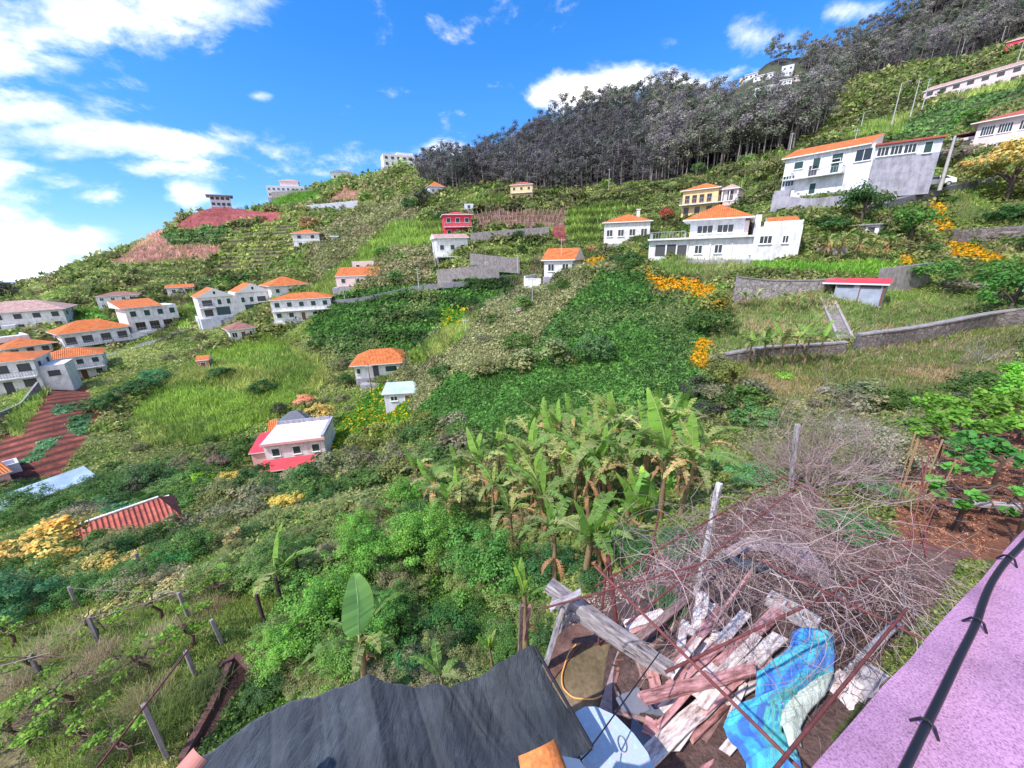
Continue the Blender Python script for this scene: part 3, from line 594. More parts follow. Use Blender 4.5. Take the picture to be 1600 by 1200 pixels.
for i in range(6000):
    if cnt >= 190: break
    zk = ZK[ZN[czn[i]]][1]
    if not cv[i] or cpx[i] < -20 or cpx[i] > 1620 or zk not in ('scrub', 'olive', 'hillgrass'): continue
    if zk in ('olive', 'hillgrass') and rng.rand() < .7: continue
    if any(inpoly(np.array([cpx[i]]), np.array([cpy[i]]), pl)[0] for pl in NOSH): continue
    key = (int(cpx[i]//30), int(cpy[i]//20))
    if key in cells: continue
    cells[key] = 1; cnt += 1
    g = 'abccdb'[rng.randint(6)]; d_ = cr2[i]
    wpx_ = rng.uniform(2.2, 6.5)*F/d_*.9; wpx_ = min(max(wpx_, 16), 80)
    lab, col = GR[g]; lab = ('small ' if wpx_ < 30 else 'broad ' if wpx_ > 55 else '')+lab.split(' in the')[0]+' '+whereis(cpx[i], cpy[i]); col = tuple(np.array(col)*rng.uniform(.8, 1.25))
    shrub(0, 0, wpx_, ['shrub', 'dense'][rng.randint(2)], col, lab, group='shrubs of the valley slopes '+{'a': 'dark green', 'b': 'mid green', 'c': 'greyish', 'd': 'light olive'}[g], sq=rng.uniform(.6, 1.0), pos=Vector((cx[i], cy[i], cz[i])))
print('wild shrubs', cnt)
DBG = False
# ------------------------------------------------------------------ building materials
def tile_mat(name, a, b_):
    m = bpy.data.materials.new(name); m.use_nodes = True; nt = m.node_tree; b = nt.nodes['Principled BSDF']
    uv = nd(nt, 'ShaderNodeUVMap'); sp = nd(nt, 'ShaderNodeSeparateXYZ'); nt.links.new(uv.outputs[0], sp.inputs[0])
    tc = nd(nt, 'ShaderNodeTexCoord'); n = nd(nt, 'ShaderNodeTexNoise', i_Scale=1.3, i_Detail=7.0, i_Roughness=.7); nt.links.new(tc.outputs['Object'], n.inputs['Vector'])
    w1 = mathn(nt, 'SINE', mathn(nt, 'MULTIPLY', sp.outputs[0], 2*math.pi/.27)); w2 = mathn(nt, 'FRACT', mathn(nt, 'MULTIPLY', sp.outputs[1], 1/.38))
    r_ = ramp(nt, n.outputs['Fac'], [(.30, (a[0]*.42, a[1]*.6, a[2]*.8)), (.47, a), (.66, b_), (.8, tuple(min(1, x*1.15+.05) for x in b_))])
    g = mathn(nt, 'MULTIPLY', mathn(nt, 'SUBTRACT', 1.0, mathn(nt, 'ADD', mathn(nt, 'MULTIPLY', w1, .5), .5)), .35)
    g = mathn(nt, 'ADD', g, mathn(nt, 'MULTIPLY', mathn(nt, 'LESS_THAN', w2, .12), .2))
    c = mixc(nt, g, r_.outputs[0], tuple(x*.3 for x in a)); nt.links.new(c, b.inputs['Base Color']); b.inputs['Roughness'].default_value = .85
    bp = nd(nt, 'ShaderNodeBump', i_Strength=.8, i_Distance=.05); nt.links.new(w1, bp.inputs['Height']); nt.links.new(bp.outputs[0], b.inputs['Normal'])
    return m
def brickish(name, a, b_, mort, sx=.5, sy=.22, bump=.6, squash=1.0):
    m = bpy.data.materials.new(name); m.use_nodes = True; nt = m.node_tree; b = nt.nodes['Principled BSDF']
    tc = nd(nt, 'ShaderNodeTexCoord'); sp = nd(nt, 'ShaderNodeSeparateXYZ'); nt.links.new(tc.outputs['Object'], sp.inputs[0])
    cb = nd(nt, 'ShaderNodeCombineXYZ'); nt.links.new(mathn(nt, 'ADD', sp.outputs[0], sp.outputs[1]), cb.inputs[0]); nt.links.new(sp.outputs[2], cb.inputs[1])
    n = nd(nt, 'ShaderNodeTexNoise', i_Scale=2.0, i_Detail=6.0, i_Roughness=.7); nt.links.new(tc.outputs['Object'], n.inputs['Vector'])
    wv = nd(nt, 'ShaderNodeVectorMath', operation='ADD'); sc = nd(nt, 'ShaderNodeVectorMath', operation='SCALE'); sc.inputs['Scale'].default_value = .18
    nt.links.new(n.outputs['Color'], sc.inputs[0]); nt.links.new(cb.outputs[0], wv.inputs[0]); nt.links.new(sc.outputs[0], wv.inputs[1])
    vo = nd(nt, 'ShaderNodeTexVoronoi', feature='DISTANCE_TO_EDGE', i_Scale=1/sx); nt.links.new(wv.outputs[0], vo.inputs['Vector'])
    vc = nd(nt, 'ShaderNodeTexVoronoi', i_Scale=1/sx); nt.links.new(wv.outputs[0], vc.inputs['Vector'])
    sh = nd(nt, 'ShaderNodeSeparateXYZ'); nt.links.new(vc.outputs['Color'], sh.inputs[0])
    c = mixc(nt, sh.outputs[0], a, b_); c = mixc(nt, mathn(nt, 'LESS_THAN', vo.outputs[0], .06), c, mort); r2 = ramp(nt, n.outputs['Fac'], [(.3, (.5, .5, .5)), (.7, (1.25, 1.25, 1.25))])
    c = mixc(nt, 1.0, c, r2.outputs[0], 'MULTIPLY'); nt.links.new(c, b.inputs['Base Color']); b.inputs['Roughness'].default_value = .95
    bp = nd(nt, 'ShaderNodeBump', i_Strength=bump, i_Distance=.05); nt.links.new(vo.outputs[0], bp.inputs['Height']); nt.links.new(bp.outputs[0], b.inputs['Normal'])
    return m
def streaky(name, col, dirt, amt=.6, scale=.8):
    """plaster or concrete with vertical rain streaks and patches"""
    m = bpy.data.materials.new(name); m.use_nodes = True; nt = m.node_tree; b = nt.nodes['Principled BSDF']
    tc = nd(nt, 'ShaderNodeTexCoord'); mp = nd(nt, 'ShaderNodeMapping'); mp.inputs['Scale'].default_value = (1, 1, .22); nt.links.new(tc.outputs['Object'], mp.inputs[0])
    n = nd(nt, 'ShaderNodeTexNoise', i_Scale=scale*2.2, i_Detail=8.0, i_Roughness=.7); nt.links.new(mp.outputs[0], n.inputs['Vector'])
    n2 = nd(nt, 'ShaderNodeTexNoise', i_Scale=scale, i_Detail=9.0, i_Roughness=.7); nt.links.new(tc.outputs['Object'], n2.inputs['Vector'])
    s = mathn(nt, 'MULTIPLY', n.outputs['Fac'], n2.outputs['Fac']); r_ = ramp(nt, s, [(.16, dirt), (.30, col)])
    c = mixc(nt, amt, col, r_.outputs[0]); nt.links.new(c, b.inputs['Base Color']); b.inputs['Roughness'].default_value = .85; b.inputs['Specular IOR Level'].default_value = .25
    return m
MT = tile_mat('orange_roof_tile', (.66,.17,.04), (.78,.26,.08)); MTR = tile_mat('old_red_roof_tile', (.50,.11,.08), (.60,.19,.13)); MTP = tile_mat('faded_pink_roof_tile', (.55,.33,.29), (.72,.52,.48)); MTB = tile_mat('brown_roof_tile', (.34,.15,.12), (.45,.24,.2))
MW = streaky('white_plaster', (.78,.78,.79), (.42,.40,.43), .7); MWB = streaky('bluish_white_plaster', (.66,.68,.78), (.42,.42,.52), .6)
MGR = streaky('grey_render', (.40,.39,.46), (.22,.21,.25), .9); MPK = streaky('pink_plaster', (.80,.42,.42), (.6,.3,.3), .4); MCR = streaky('crimson_plaster', (.72,.055,.10), (.5,.05,.08), .4)
MYL = streaky('yellow_plaster', (.80,.58,.30), (.6,.42,.25), .4); MSAL = streaky('salmon_plaster', (.80,.45,.30), (.6,.3,.22), .4); MLP = streaky('pale_pink_plaster', (.80,.62,.62), (.6,.42,.42), .5)
MCON = streaky('concrete', (.34,.31,.32), (.17,.15,.15), .9, 1.5); MST = brickish('rubble_stone', (.17,.14,.14), (.30,.26,.26), (.11,.095,.09), .30); MBLK = brickish('block_wall', (.34,.30,.31), (.46,.42,.43), (.2,.18,.18), .4)
MBR = brickish('brick_wall', (.48,.20,.12), (.58,.30,.2), (.4,.36,.34), .3)
MGL = plain_mat('window_glass', (.02,.028,.035), .08, .6); MFR = plain_mat('white_window_frame', (.8,.8,.8), .5); MSH = plain_mat('dark_green_shutter', (.03,.07,.065), .5); MDR = plain_mat('dark_garage_door', (.05,.09,.10), .5)
MBRN = plain_mat('brown_wood_frame', (.18,.08,.05), .7); MPKR = plain_mat('pink_red_roof_sheet', (.75,.07,.10), .6, noise=.5, nscale=.8); MMET = plain_mat('pale_roof_sheet', (.55,.68,.66), .45, noise=.6, nscale=.6); MBLU = plain_mat('pale_blue_tarp', (.42,.56,.72), .5, noise=.8, nscale=.5)
MRAIL = plain_mat('railing_metal', (.35,.36,.38), .5); MIV = plain_mat('inner_shade', (.08,.08,.09), .9); MSLATE = plain_mat('slate_grey_sheet', (.16,.17,.22), .6, noise=.5)
BOXF = np.array([[0,3,2,1],[4,5,6,7],[0,1,5,4],[1,2,6,5],[2,3,7,6],[3,0,4,7]])
def box_v(x0, x1, y0, y1, z0, z1): return np.array([(x0,y0,z0),(x1,y0,z0),(x1,y1,z0),(x0,y1,z0),(x0,y0,z1),(x1,y0,z1),(x1,y1,z1),(x0,y1,z1)], float)
def boxes_mesh(name, bs, mat):
    V = np.concatenate([box_v(*b) for b in bs]); Fx = np.concatenate([BOXF+8*i for i in range(len(bs))])
    return mesh_np(name, V, Fx, mat)
class House:
    def __init__(s, name, px, py, yaw=0, D=None, label='', cat='house', group=None, sink=.3):
        p = G(px, py); dy = 0
        while p is None and dy < 60: dy += 1; p = G(px, py+dy)
        td = depth(p); rt_ = 1.0
        if D: rt_ = td/D
        if not (.72 < rt_ < 1.35): rt_ = 1.0; p = Vector(P(px, py, D))
        D = D or td
        if DBG and False: gg = G(px, py); print('HD', px, py, 'D', D, 'terr', None if gg is None else round(depth(gg), 1), label[:30])
        s.d = D; s.k = s.d/F; s.az = math.atan2(p.x, p.y)
        s.o = link(name, None, label=label, cat=cat, group=group); s.o.location = p; s.o.rotation_euler = (0, 0, -s.az+R(yaw)); s.o.scale = (rt_, rt_, rt_); s.sub = None
        s.off = (0, 0, 0, 0)
    def part(s, name, mesh, parent=None, label=None):
        o = link(name, mesh, parent or s.o, label=label)
        if parent is None: o.location = s.off[:3]; o.rotation_euler = (0, 0, R(s.off[3]))
        return o
    def at(s, x=0, y=0, z=0, yaw=0): s.off = (x, y, z, yaw); return s
    def boxes(s, name, bs, mat, parent=None, label=None):
        if name in ('pilaster', 'panel_joint', 'porch_post', 'porch_column', 'carport_post', 'post'):
            for b_ in bs: r_ = s.part(name, boxes_mesh(name, [b_], mat), parent, label)
            return r_
        return s.part(name, boxes_mesh(name, bs, mat), parent, label)
    def roof(s, x0, x1, y0, y1, z, h, mat, kind='hip', ov=.5, name='roof', th=.14, inset=None, fascia=None):
        x0 -= ov; x1 += ov; y0 -= ov; y1 += ov; W_, D_ = x1-x0, y1-y0; V = []; Fs = []; UV = []
        def face(pts, u):
            i = len(V); V.extend(pts); Fs.append(list(range(i, i+len(pts)))); p0 = np.array(pts[0]); u = unit(np.array(u, float)); nn = np.cross(np.array(pts[1])-p0, np.array(pts[-1])-p0); nn = unit(nn); vv = np.cross(nn, u)
            UV.extend([((np.array(q)-p0)@u, (np.array(q)-p0)@vv) for q in pts])
        A, B, Cc, Dd = (x0,y0,z), (x1,y0,z), (x1,y1,z), (x0,y1,z)
        if kind == 'hip':
            if W_ >= D_: e = D_/2 if inset is None else inset; r1, r2 = (x0+e,(y0+y1)/2,z+h), (x1-e,(y0+y1)/2,z+h); face([A,B,r2,r1],(1,0,0)); face([B,Cc,r2],(0,1,0)); face([Cc,Dd,r1,r2],(-1,0,0)); face([Dd,A,r1],(0,-1,0))
            else: e = W_/2 if inset is None else inset; r1, r2 = ((x0+x1)/2,y0+e,z+h), ((x0+x1)/2,y1-e,z+h); face([A,B,r1],(1,0,0)); face([B,Cc,r2,r1],(0,1,0)); face([Cc,Dd,r2],(-1,0,0)); face([Dd,A,r1,r2],(0,-1,0))
        elif kind == 'gablex':   # ridge along x
            r1, r2 = (x0,(y0+y1)/2,z+h), (x1,(y0+y1)/2,z+h); face([A,B,r2,r1],(1,0,0)); face([Cc,Dd,r1,r2],(-1,0,0)); face([B,Cc,r2],(0,1,0)); face([Dd,A,r1],(0,-1,0))
        elif kind == 'gabley':   # gable end to the front
            r1, r2 = ((x0+x1)/2,y0,z+h), ((x0+x1)/2,y1,z+h); face([B,Cc,r2,r1],(0,1,0)); face([Dd,A,r1,r2],(0,-1,0)); face([A,B,r1],(1,0,0)); face([Cc,Dd,r2],(-1,0,0))
        elif kind == 'mono':   # rises towards the back
            Ch, Dh = (x1,y1,z+h), (x0,y1,z+h); face([A,B,Ch,Dh],(1,0,0)); face([B,Cc,Ch],(0,1,0)); face([Dd,A,Dh],(0,-1,0)); face([Cc,Dd,Dh,Ch],(-1,0,0))
        n0 = len(V)
        m = bpy.data.meshes.new(name); lo = [(x0,y0,z-th),(x1,y0,z-th),(x1,y1,z-th),(x0,y1,z-th)]
        V2 = V+lo+[A,B,Cc,Dd]; F2 = Fs+[[n0+3,n0+2,n0+1,n0]]+[[n0+i,n0+(i+1)%4,n0+4+(i+1)%4,n0+4+i] for i in range(4)]
        m.from_pydata(V2, [], F2); ul = m.uv_layers.new(name='UVMap'); k = 0
        for pi_, pf in enumerate(m.polygons):
            for li in pf.loop_indices:
                ul.data[li].uv = UV[k] if k < len(UV) else (0, 0); k += 1
        m.materials.append(mat); m.materials.append(fascia or MFR)
        for pf in list(m.polygons)[len(Fs):]+([m.polygons[i] for i in (2, 3)] if kind in ('gablex', 'gabley') else []) + ([m.polygons[i] for i in (1, 2, 3)] if kind == 'mono' else []): pf.material_index = 1
        return s.part(name, m)
    def win(s, x, z, w, h, face='f', y=0.0, style='glass', name='window', bars=1, label=None):
        """window centred at x on the wall plane y (front) or on a side plane x=y"""
        t = .07; bs = []
        def T(u0, u1, n0_, n1, z0, z1):
            if face == 'f': return (u0, u1, y-n1, y-n0_, z0, z1)
            if face == 'r': return (y+n0_, y+n1, u0, u1, z0, z1)
            return (y-n1, y-n0_, u0, u1, z0, z1)
        x0, x1, z0, z1 = x-w/2, x+w/2, z, z+h
        fm = {'glass': MFR, 'shutter': MFR, 'brown': MBRN, 'dark': MIV, 'garage': MFR, 'door': MFR}[style]; pm = {'glass': MGL, 'shutter': MSH, 'brown': MGL, 'dark': MIV, 'garage': MDR, 'door': MBRN}[style]
        bs = [T(x0-t, x1+t, .003, .06, z0-t, z0), T(x0-t, x1+t, .003, .06, z1, z1+t), T(x0-t, x0, .003, .06, z0, z1), T(x1, x1+t, .003, .06, z0, z1)]
        if bars and style in ('glass', 'brown'):
            for q in range(bars): xc = x0+(x1-x0)*(q+1)/(bars+1); bs.append(T(xc-.035, xc+.035, .003, .05, z0, z1))
        if name == 'window' and s.d < 90: bs.append(T(x0-t-.06, x1+t+.06, .004, .16, z0-t-.07, z0-t-.003))
        f_ = s.part(name, boxes_mesh(name, bs, fm), label=label)
        s.part({'glass': 'pane', 'shutter': 'shutter', 'brown': 'pane', 'dark': 'opening', 'garage': 'garage_panel', 'door': 'door_leaf'}[style], boxes_mesh('pane', [T(x0, x1, .002, .025, z0, z1)], pm), f_)
        return f_
    def rail(s, x0, x1, y0, y1, z, h=.95, mat=None, name='balcony_railing', n_=None):
        bs = []; mat = mat or MRAIL
        def run(a, b, fixed, ax):
            L = b-a; k = max(2, int(L/.35))
            for i in range(k+1):
                u = a+L*i/k; bs.append((u-.02, u+.02, fixed-.02, fixed+.02, z, z+h) if ax == 0 else (fixed-.02, fixed+.02, u-.02, u+.02, z, z+h))
            bs.append((a, b, fixed-.035, fixed+.035, z+h+.001, z+h+.06) if ax == 0 else (fixed-.035, fixed+.035, a, b, z+h+.001, z+h+.06))
        run(x0, x1, y0, 0)
        if y1 > y0: run(y0+.04, y1, x0, 1); run(y0+.04, y1, x1, 1)
        return s.boxes(name, bs, mat)
def simple(name, px, py, wpx, hm, dm, yaw, label, roof='hip', rh=1.6, rm=None, wm=None, D=None, floors=1, wins=3, group=None, cat='house', found=2.2, sidewins='r', style='shutter', ov=.45, balcony=False, chim=False, garage=0, fm=None, parapet=False, door=True, winsz=(1.0, 1.1)):
    """one plain block: walls, roof, windows, door"""
    H = House(name, px, py, yaw, D, label, cat, group); w = wpx*H.k/math.cos(R(min(abs(yaw), 60))); wm = wm or MW; rm = rm or MT
    H.boxes('wall', [(-w/2, w/2, 0, dm, 0, hm)], wm)
    if found: H.boxes('foundation', [(-w/2-.15, w/2+.15, -.15, dm, -found, -.004)], fm or MGR)
    if roof: H.roof(-w/2, w/2, 0, dm, hm+.14, rh, rm, roof, ov)
    if parapet: H.boxes('parapet', [(-w/2, w/2, 0, .2, hm+.003, hm+.5), (-w/2, -w/2+.2, .2, dm, hm+.003, hm+.5), (w/2-.2, w/2, .2, dm, hm+.003, hm+.5)], wm)
    fh = hm/floors
    for f_ in range(floors):
        for i in range(wins):
            x = -w/2+w*(i+.5)/wins; z = fh*f_
            if f_ == 0 and garage and i < garage: H.win(x, z+.1, min(w/wins*.72, 2.6), min(2.1, fh-.5), style='garage', name='garage_door'); continue
            if door and f_ == 0 and i == wins//2: H.win(x, z+.05, .9, min(2.05, fh-.45), style='door' if style != 'dark' else 'dark', name='door'); continue
            H.win(x, z+fh*.36, min(winsz[0], w/wins*.6), min(winsz[1], fh*.42), style=style)
        if sidewins:
            for i in range(2): H.win(dm*(i+.5)/2, fh*f_+fh*.36, .9, min(1.0, fh*.4), face=sidewins, y=(w/2 if sidewins == 'r' else -w/2), style=style)
        if f_ > 0:
            H.boxes('floor_band', [(-w/2-.04, w/2+.04, -.04, -.002, fh*f_-.1, fh*f_+.1)], MW)
            if balcony: H.boxes('balcony_floor', [(-w/2, w/2, -1.1, -.045, fh*f_-.12, fh*f_+.04)], MW); H.rail(-w/2+.1, w/2-.1, -1.05, -.1, fh*f_+.05)
    if chim: H.boxes('chimney', [(w*.2, w*.2+.6, dm*.5, dm*.5+.6, hm+rh*.35, hm+rh+.8), (w*.2-.1, w*.2+.7, dm*.5-.1, dm*.5+.7, hm+rh+.803, hm+rh+.95)], MW)
    H.w = w; return H
# ------------------------------------------------------------------ right-hand slope houses
H = House('white_villa', 1120, 406, 0, 52, 'long white villa with orange hipped roof standing above the yellow nasturtium bank'); k = H.k
def hx(px, c=1120): return (px-c)*k
H.boxes('lower_wall', [(hx(1017), hx(1165), 0, 9, 0.0, 2.75), (hx(1165)+.003, hx(1222), -.6, 9, -1.2, 3.9)], MW)
H.boxes('foundation', [(hx(1015), hx(1224), -.5, 9, -6, -1.3), (hx(1035), hx(1165), -1.3, -.004, -2.0, .0)], MGR)
H.boxes('terrace_slab', [(hx(1015), hx(1165)-.003, -.6, 2.2, 2.755, 2.98)], MW)
H.boxes('upper_wall', [(hx(1075), hx(1152), 2.4, 9, 2.985, 5.2)], MW)
H.roof(hx(1075), hx(1152), 2.4, 9.2, 5.34, 2.1, MT, 'hip', 1.0)
H.boxes('side_wall', [(hx(1152)+.01, hx(1158), 2.6, 9, 2.99, 4.9)], MLP)
H.boxes('stair_tower', [(hx(1166), hx(1174), 3.5, 8, 3.905, 5.6)], MWB)
H.roof(hx(1185), hx(1222), 1.5, 7, 4.1, 1.3, MT, 'mono', .2)
H.boxes('terrace_parapet', [(hx(1175), hx(1221), -.58, -.40, 3.905, 4.45), (hx(1220), hx(1222), -.39, 5, 3.905, 4.5)], MW)
H.boxes('terrace_tiles', [(hx(1200), hx(1220), -.38, 1.4, 3.905, 3.93)], MPKR)
for x in (1035, 1052, 1067): H.win(hx(x), .75 if x < 1060 else .6, 1.15, 1.35, style='dark', name='veranda_opening')
for x in (1092, 1120): H.win(hx(x), .9, .85, 1.0, style='glass')
for x in (1097, 1126): H.win(hx(x), 3.55, 1.9, .95, y=2.4, style='glass', bars=2)
H.win(hx(1180), 1.9, 1.25, .85, y=-.6, style='glass', bars=2); H.win(hx(1204), 1.9, .55, .8, y=-.6, style='glass'); H.win(hx(1180), -1.15, 2.5, .9, y=-.6, style='dark', name='cellar_opening')
H.rail(hx(1017)+.1, hx(1070), -.5, 2, 2.985, .8)
H.boxes('pilaster', [(hx(x)-.09, hx(x)+.09, -.12, -.004, 0, 2.75) for x in (1044, 1060, 1076, 1108, 1138)], MW)
H = House('hillside_house', 1350, 308, 0, 57, 'tall white house with sloping orange roof and grey blank side wall beside the parked car'); k = H.k
H.at(0, 0, 0, -13)
H.boxes('front_wall', [(-11.3, 0, .02, 7, 1.2, 7.0)], MW); H.boxes('foundation', [(-11.4, 0, -.1, 7, -7, 1.19)], MGR)
H.roof(-11.3, -1.0, 0, 4.4, 7.1, 1.9, MT, 'mono', .5)
H.boxes('balcony_floor', [(-10.8, -3, -1.3, .015, 3.6, 3.8), (-11.3, -.2, -.5, .015, 4.15+2.0, 6.35-.1)][:1], MW)
H.rail(-9.8, -3.1, -1.25, 0, 3.81, .8)
for x, st, w_, h_, z_ in ((-9.3, 'shutter', 1.2, 1.0, 5.3), (-6.9, 'shutter', .9, 1.5, 4.9), (-4.3, 'shutter', 1.3, 1.1, 5.4), (-1.2, 'glass', 1.8, 1.5, 5.0), (-4.4, 'shutter', 1.0, 2.0, 2.9+.92), (-7.2, 'dark', 1.0, 1.5, 3.85), (-6.8, 'shutter', .8, 1.5, 1.3)): H.win(x, z_, w_, h_, y=.02, style=st)
H.win(-10.4, 2.9, 1.6, 1.5, y=.02, style='glass', bars=3, name='glazed_porch'); 
H.boxes('porch_wall', [(-11.6, -9.3, -1.6, .01, -1.5, 2.2)], MGR); H.boxes('outer_stair', [(-9.2+i*.45, -8.75+i*.45, -1.5, -.3, -2.5, 2.0-i*.42) for i in range(9)], MW)
H.at(0, 0, 0, 6)
H.boxes('side_wall', [(.05, 6.8, .05, 7, -.2, 4.9)], MGR); H.boxes('upper_side_wall', [(.05, 6.8, 0.04, 6.8, 4.905, 6.6)], MWB); H.boxes('roof_edge', [(-.1, 7.0, -.4, 7, 6.605, 6.85)], MTR)
for x in (.9, 2.3, 3.7): H.win(x, 5.25, 1.15, 1.05, y=.04, style='glass', bars=2)
H.win(5.5, 5.0, .75, 1.3, y=.04, style='shutter')
H = House('yellow_house', 1100, 338, -14, 84, 'yellow two storey house with orange roof and porch behind the white villa'); k = H.k
H.boxes('wall', [(-4.9, 2.3, 0, 7, 0, 5.4)], MYL); H.boxes('lower_wall', [(-5.0, 6, -.1, 7, -6, -.01)], MSAL); H.roof(-4.9, 2.3, 0, 7, 5.54, 1.5, MT, 'hip', .5)
H.boxes('porch_wall', [(3.2, 6, .6, 6.5, 0, 4.9)], MLP); H.roof(2.8, 6, .2, 6.5, 5.04, 1.0, MTP, 'hip', .3); H.boxes('porch_column', [(2.9, 3.15, .2, .45, 2.7, 4.9), (4.3, 4.5, .2, .45, 2.7, 4.9), (5.8, 6.0, .2, .45, 2.7, 4.9)], MW)
H.boxes('balcony_floor', [(-5.2, 6.2, -1.2, -.01, 2.45, 2.65)], MW); H.rail(-5.1, 6.1, -1.15, 0, 2.66)
for x in (-3.9, -2.4, -.9, .6): H.win(x, 3.1, .8, 1.3, style='brown', bars=1)
for x in (-3.9, -1.6, .8): H.win(x, .3, .9, 1.7, style='brown', bars=1)
H.win(4.5, 2.9, .9, 1.7, y=.6, style='dark', name='door')
simple('white_house', 978, 380, 68, 3.6, 8, 0, 'white house with orange hipped roof left of the long white villa', D=72, rh=1.6, wins=4, chim=True, style='glass', door=False)
H = simple('ridge_house', 872, 432, 44, 2.6, 8, -14, 'small white house with orange roof on the crest of the middle ridge', D=66, roof='gablex', rh=1.9, wins=2, style='glass', door=False)
H.boxes('yard_wall', [(-H.w/2-3.2, -H.w/2-.1, -1.6, -1.4, -4.5, -.2), (-H.w/2-3.2, -H.w/2-3.0, -1.39, 5, -4.5, .2)], MW)
simple('crimson_house', 717, 373, 42, 5.8, 7, 6, 'crimson red two storey house above the white house by the vineyard terraces', D=102, rm=MPKR, wm=MCR, floors=2, wins=3, rh=.9, style='shutter', balcony=True, door=False)
H = simple('white_house', 708, 400, 48, 4.2, 8, 10, 'white house with salmon roof and carport just below the crimson house', D=97, rm=MTP, floors=1, wins=3, rh=1.1, roof='gablex', style='shutter', door=False, found=8)
H.boxes('carport_roof', [(-4.6, 5, -3.5, -.2, -.25, -.02)], MW); H.boxes('carport_post', [(-4.5, -4.25, -3.4, -3.15, -4, -.26), (-1.5, -1.25, -3.4, -3.15, -4, -.26), (2, 2.25, -3.4, -3.15, -4, -.26)], MCON)
H = simple('pale_pink_house', 560, 447, 62, 2.6, 8, -10, 'pale pink house with orange roof on a grey concrete base by the road', D=104, wm=MLP, roof='mono', rh=2.1, wins=3, style='shutter', door=False, ov=.2, found=0)
H.boxes('concrete_base', [(-H.w/2-1, H.w/2+2.4, -1.2, 8, -4.2, -.15)], MGR)
simple('roadside_house', 569, 424, 32, 2.6, 5, -8, 'small pink flat topped house behind the pale pink house', D=122, wm=MLP, roof=None, wins=2, parapet=True, door=False)
simple('lone_white_house', 481, 387, 37, 4.4, 7, -12, 'small lone white house with orange hipped roof on the green hillside below the red field', D=128, floors=2, rh=1.3, wins=2, style='dark', door=False, winsz=(.9, .8))
simple('white_house', 455, 462, 50, 3.0, 9, 16, 'white house with wide orange hipped roof behind the terraced villa', D=115, rh=2.3, wins=3, ov=.7)
H = simple('terraced_villa', 476, 500, 82, 5.4, 9, -10, 'white two storey villa with balcony and low orange roof at the road bend', D=102, floors=2, rh=1.3, wins=5, balcony=True, style='shutter', fm=MW, winsz=(1.1, 1.3), found=5)
H.boxes('garden_wall', [(H.w/2, H.w/2+4, -1.5, -1.3, -3, 1.6), (H.w/2+3.8, H.w/2+4, -1.29, 8, -3, 3)], MW)
# twin gabled house
H = House('twin_gable_house', 374, 492, 10, 104, 'white twin gabled house with two orange roofs and dark garage doors'); 
H.boxes('wall', [(-8, 0, 0, 8, 0, 5.2), (.01, 8, -.3, 8, .4, 5.8)], MW); H.boxes('foundation', [(-8.6, 8.3, -1, 8, -5, -.01)], MWB)
H.roof(-8, -.6, 0, 8, 5.3, 2.1, MT, 'gabley', .3); H.roof(.6, 8, -.3, 8, 5.9, 2.1, MT, 'gabley', .3)
for x in (-6.2, 6.0): H.win(x, 3.1, 1.9, 1.3, y=0 if x < 0 else -.3, style='dark', name='balcony_opening')
for x in (-3.6, -1.6, 1.6, 3.6): H.win(x, 3.2, .8, 1.3, y=0 if x < 0 else -.3, style='shutter')
for x in (-3.2, 3.2): H.win(x, .45, 3.0, 2.1, y=0 if x < 0 else -.3, style='garage', name='garage_door')
H.win(-6.4, .5, 1.6, 1.5, style='dark', name='veranda_opening')
for x in (-4.3, 4.3): H.win(x, 5.9 if x < 0 else 6.4, .5, .7, y=-.3 if x < 0 else -.6, style='glass', name='attic_window', bars=0)
H.boxes('balcony_floor', [(-8, -4.9, -1.4, -.01, 2.5, 2.7), (4.6, 8, -1.7, -.31, 2.9, 3.1)], MW); H.rail(-7.9, -5, -1.35, 0, 2.71)
simple('small_white_house', 284, 461, 32, 2.5, 6, -6, 'very small white house with orange roof between terraced fields', D=134, rh=.9, roof='gablex', wins=2, style='glass', door=False, chim=True)
simple('old_white_house', 190, 482, 48, 4.0, 7, -12, 'old white house with brown hipped roof above the bright green plot', D=124, rm=MTB, rh=1.0, floors=2, wins=4, style='glass', door=False, winsz=(.8, 1.0))
# long two part house
H = House('long_orange_roofed_house', 200, 534, 13, 92, 'long white house with two orange roofs, red balconies and green garage doors'); 
H.boxes('lower_block_wall', [(-10.2, .8, -.5, 7, -1.8, 3.6)], MW); H.roof(-10.2, .8, -.5, 7, 3.74, 2.1, MT, 'hip', .7)
H.boxes('upper_block_wall', [(1.5, 11.5, 1.0, 8, 1.8, 7.6)], MW); H.roof(1.2, 8.2, 1.0, 8, 7.7, 1.5, MT, 'mono', .5); H.boxes('basement_wall', [(.85, 12.4, -.8, 8, -2, 1.79)], MW); H.boxes('foundation', [(-10.6, 12.6, -.6, 8, -7, -2.01)], MGR)
for x in (-9, -6.4, -3.4, -.6): H.win(x, 1.3, 1.5, 1.4, y=-.5, style='dark', name='window')
for x in (-6.6, -2.6): H.win(x, -1.7, 2.8, 1.9, y=-.5, style='garage', name='garage_door')
for x in (3.4, 8.6): H.win(x, -1.2, 2.7, 2.1, y=-.8, style='garage', name='garage_door')
H.win(-9.3, -1.6, 1.1, 1.8, y=-.5, style='dark', name='door')
for x in (2.8, 5.4, 8, 10.4): H.win(x, 5.5, 1.1, 1.3, y=1.0, style='shutter')
for x in (3.5, 6.2, 8.9, 10.9): H.win(x, 2.3, 1.7, 1.7, y=1.0, style='brown', bars=2)
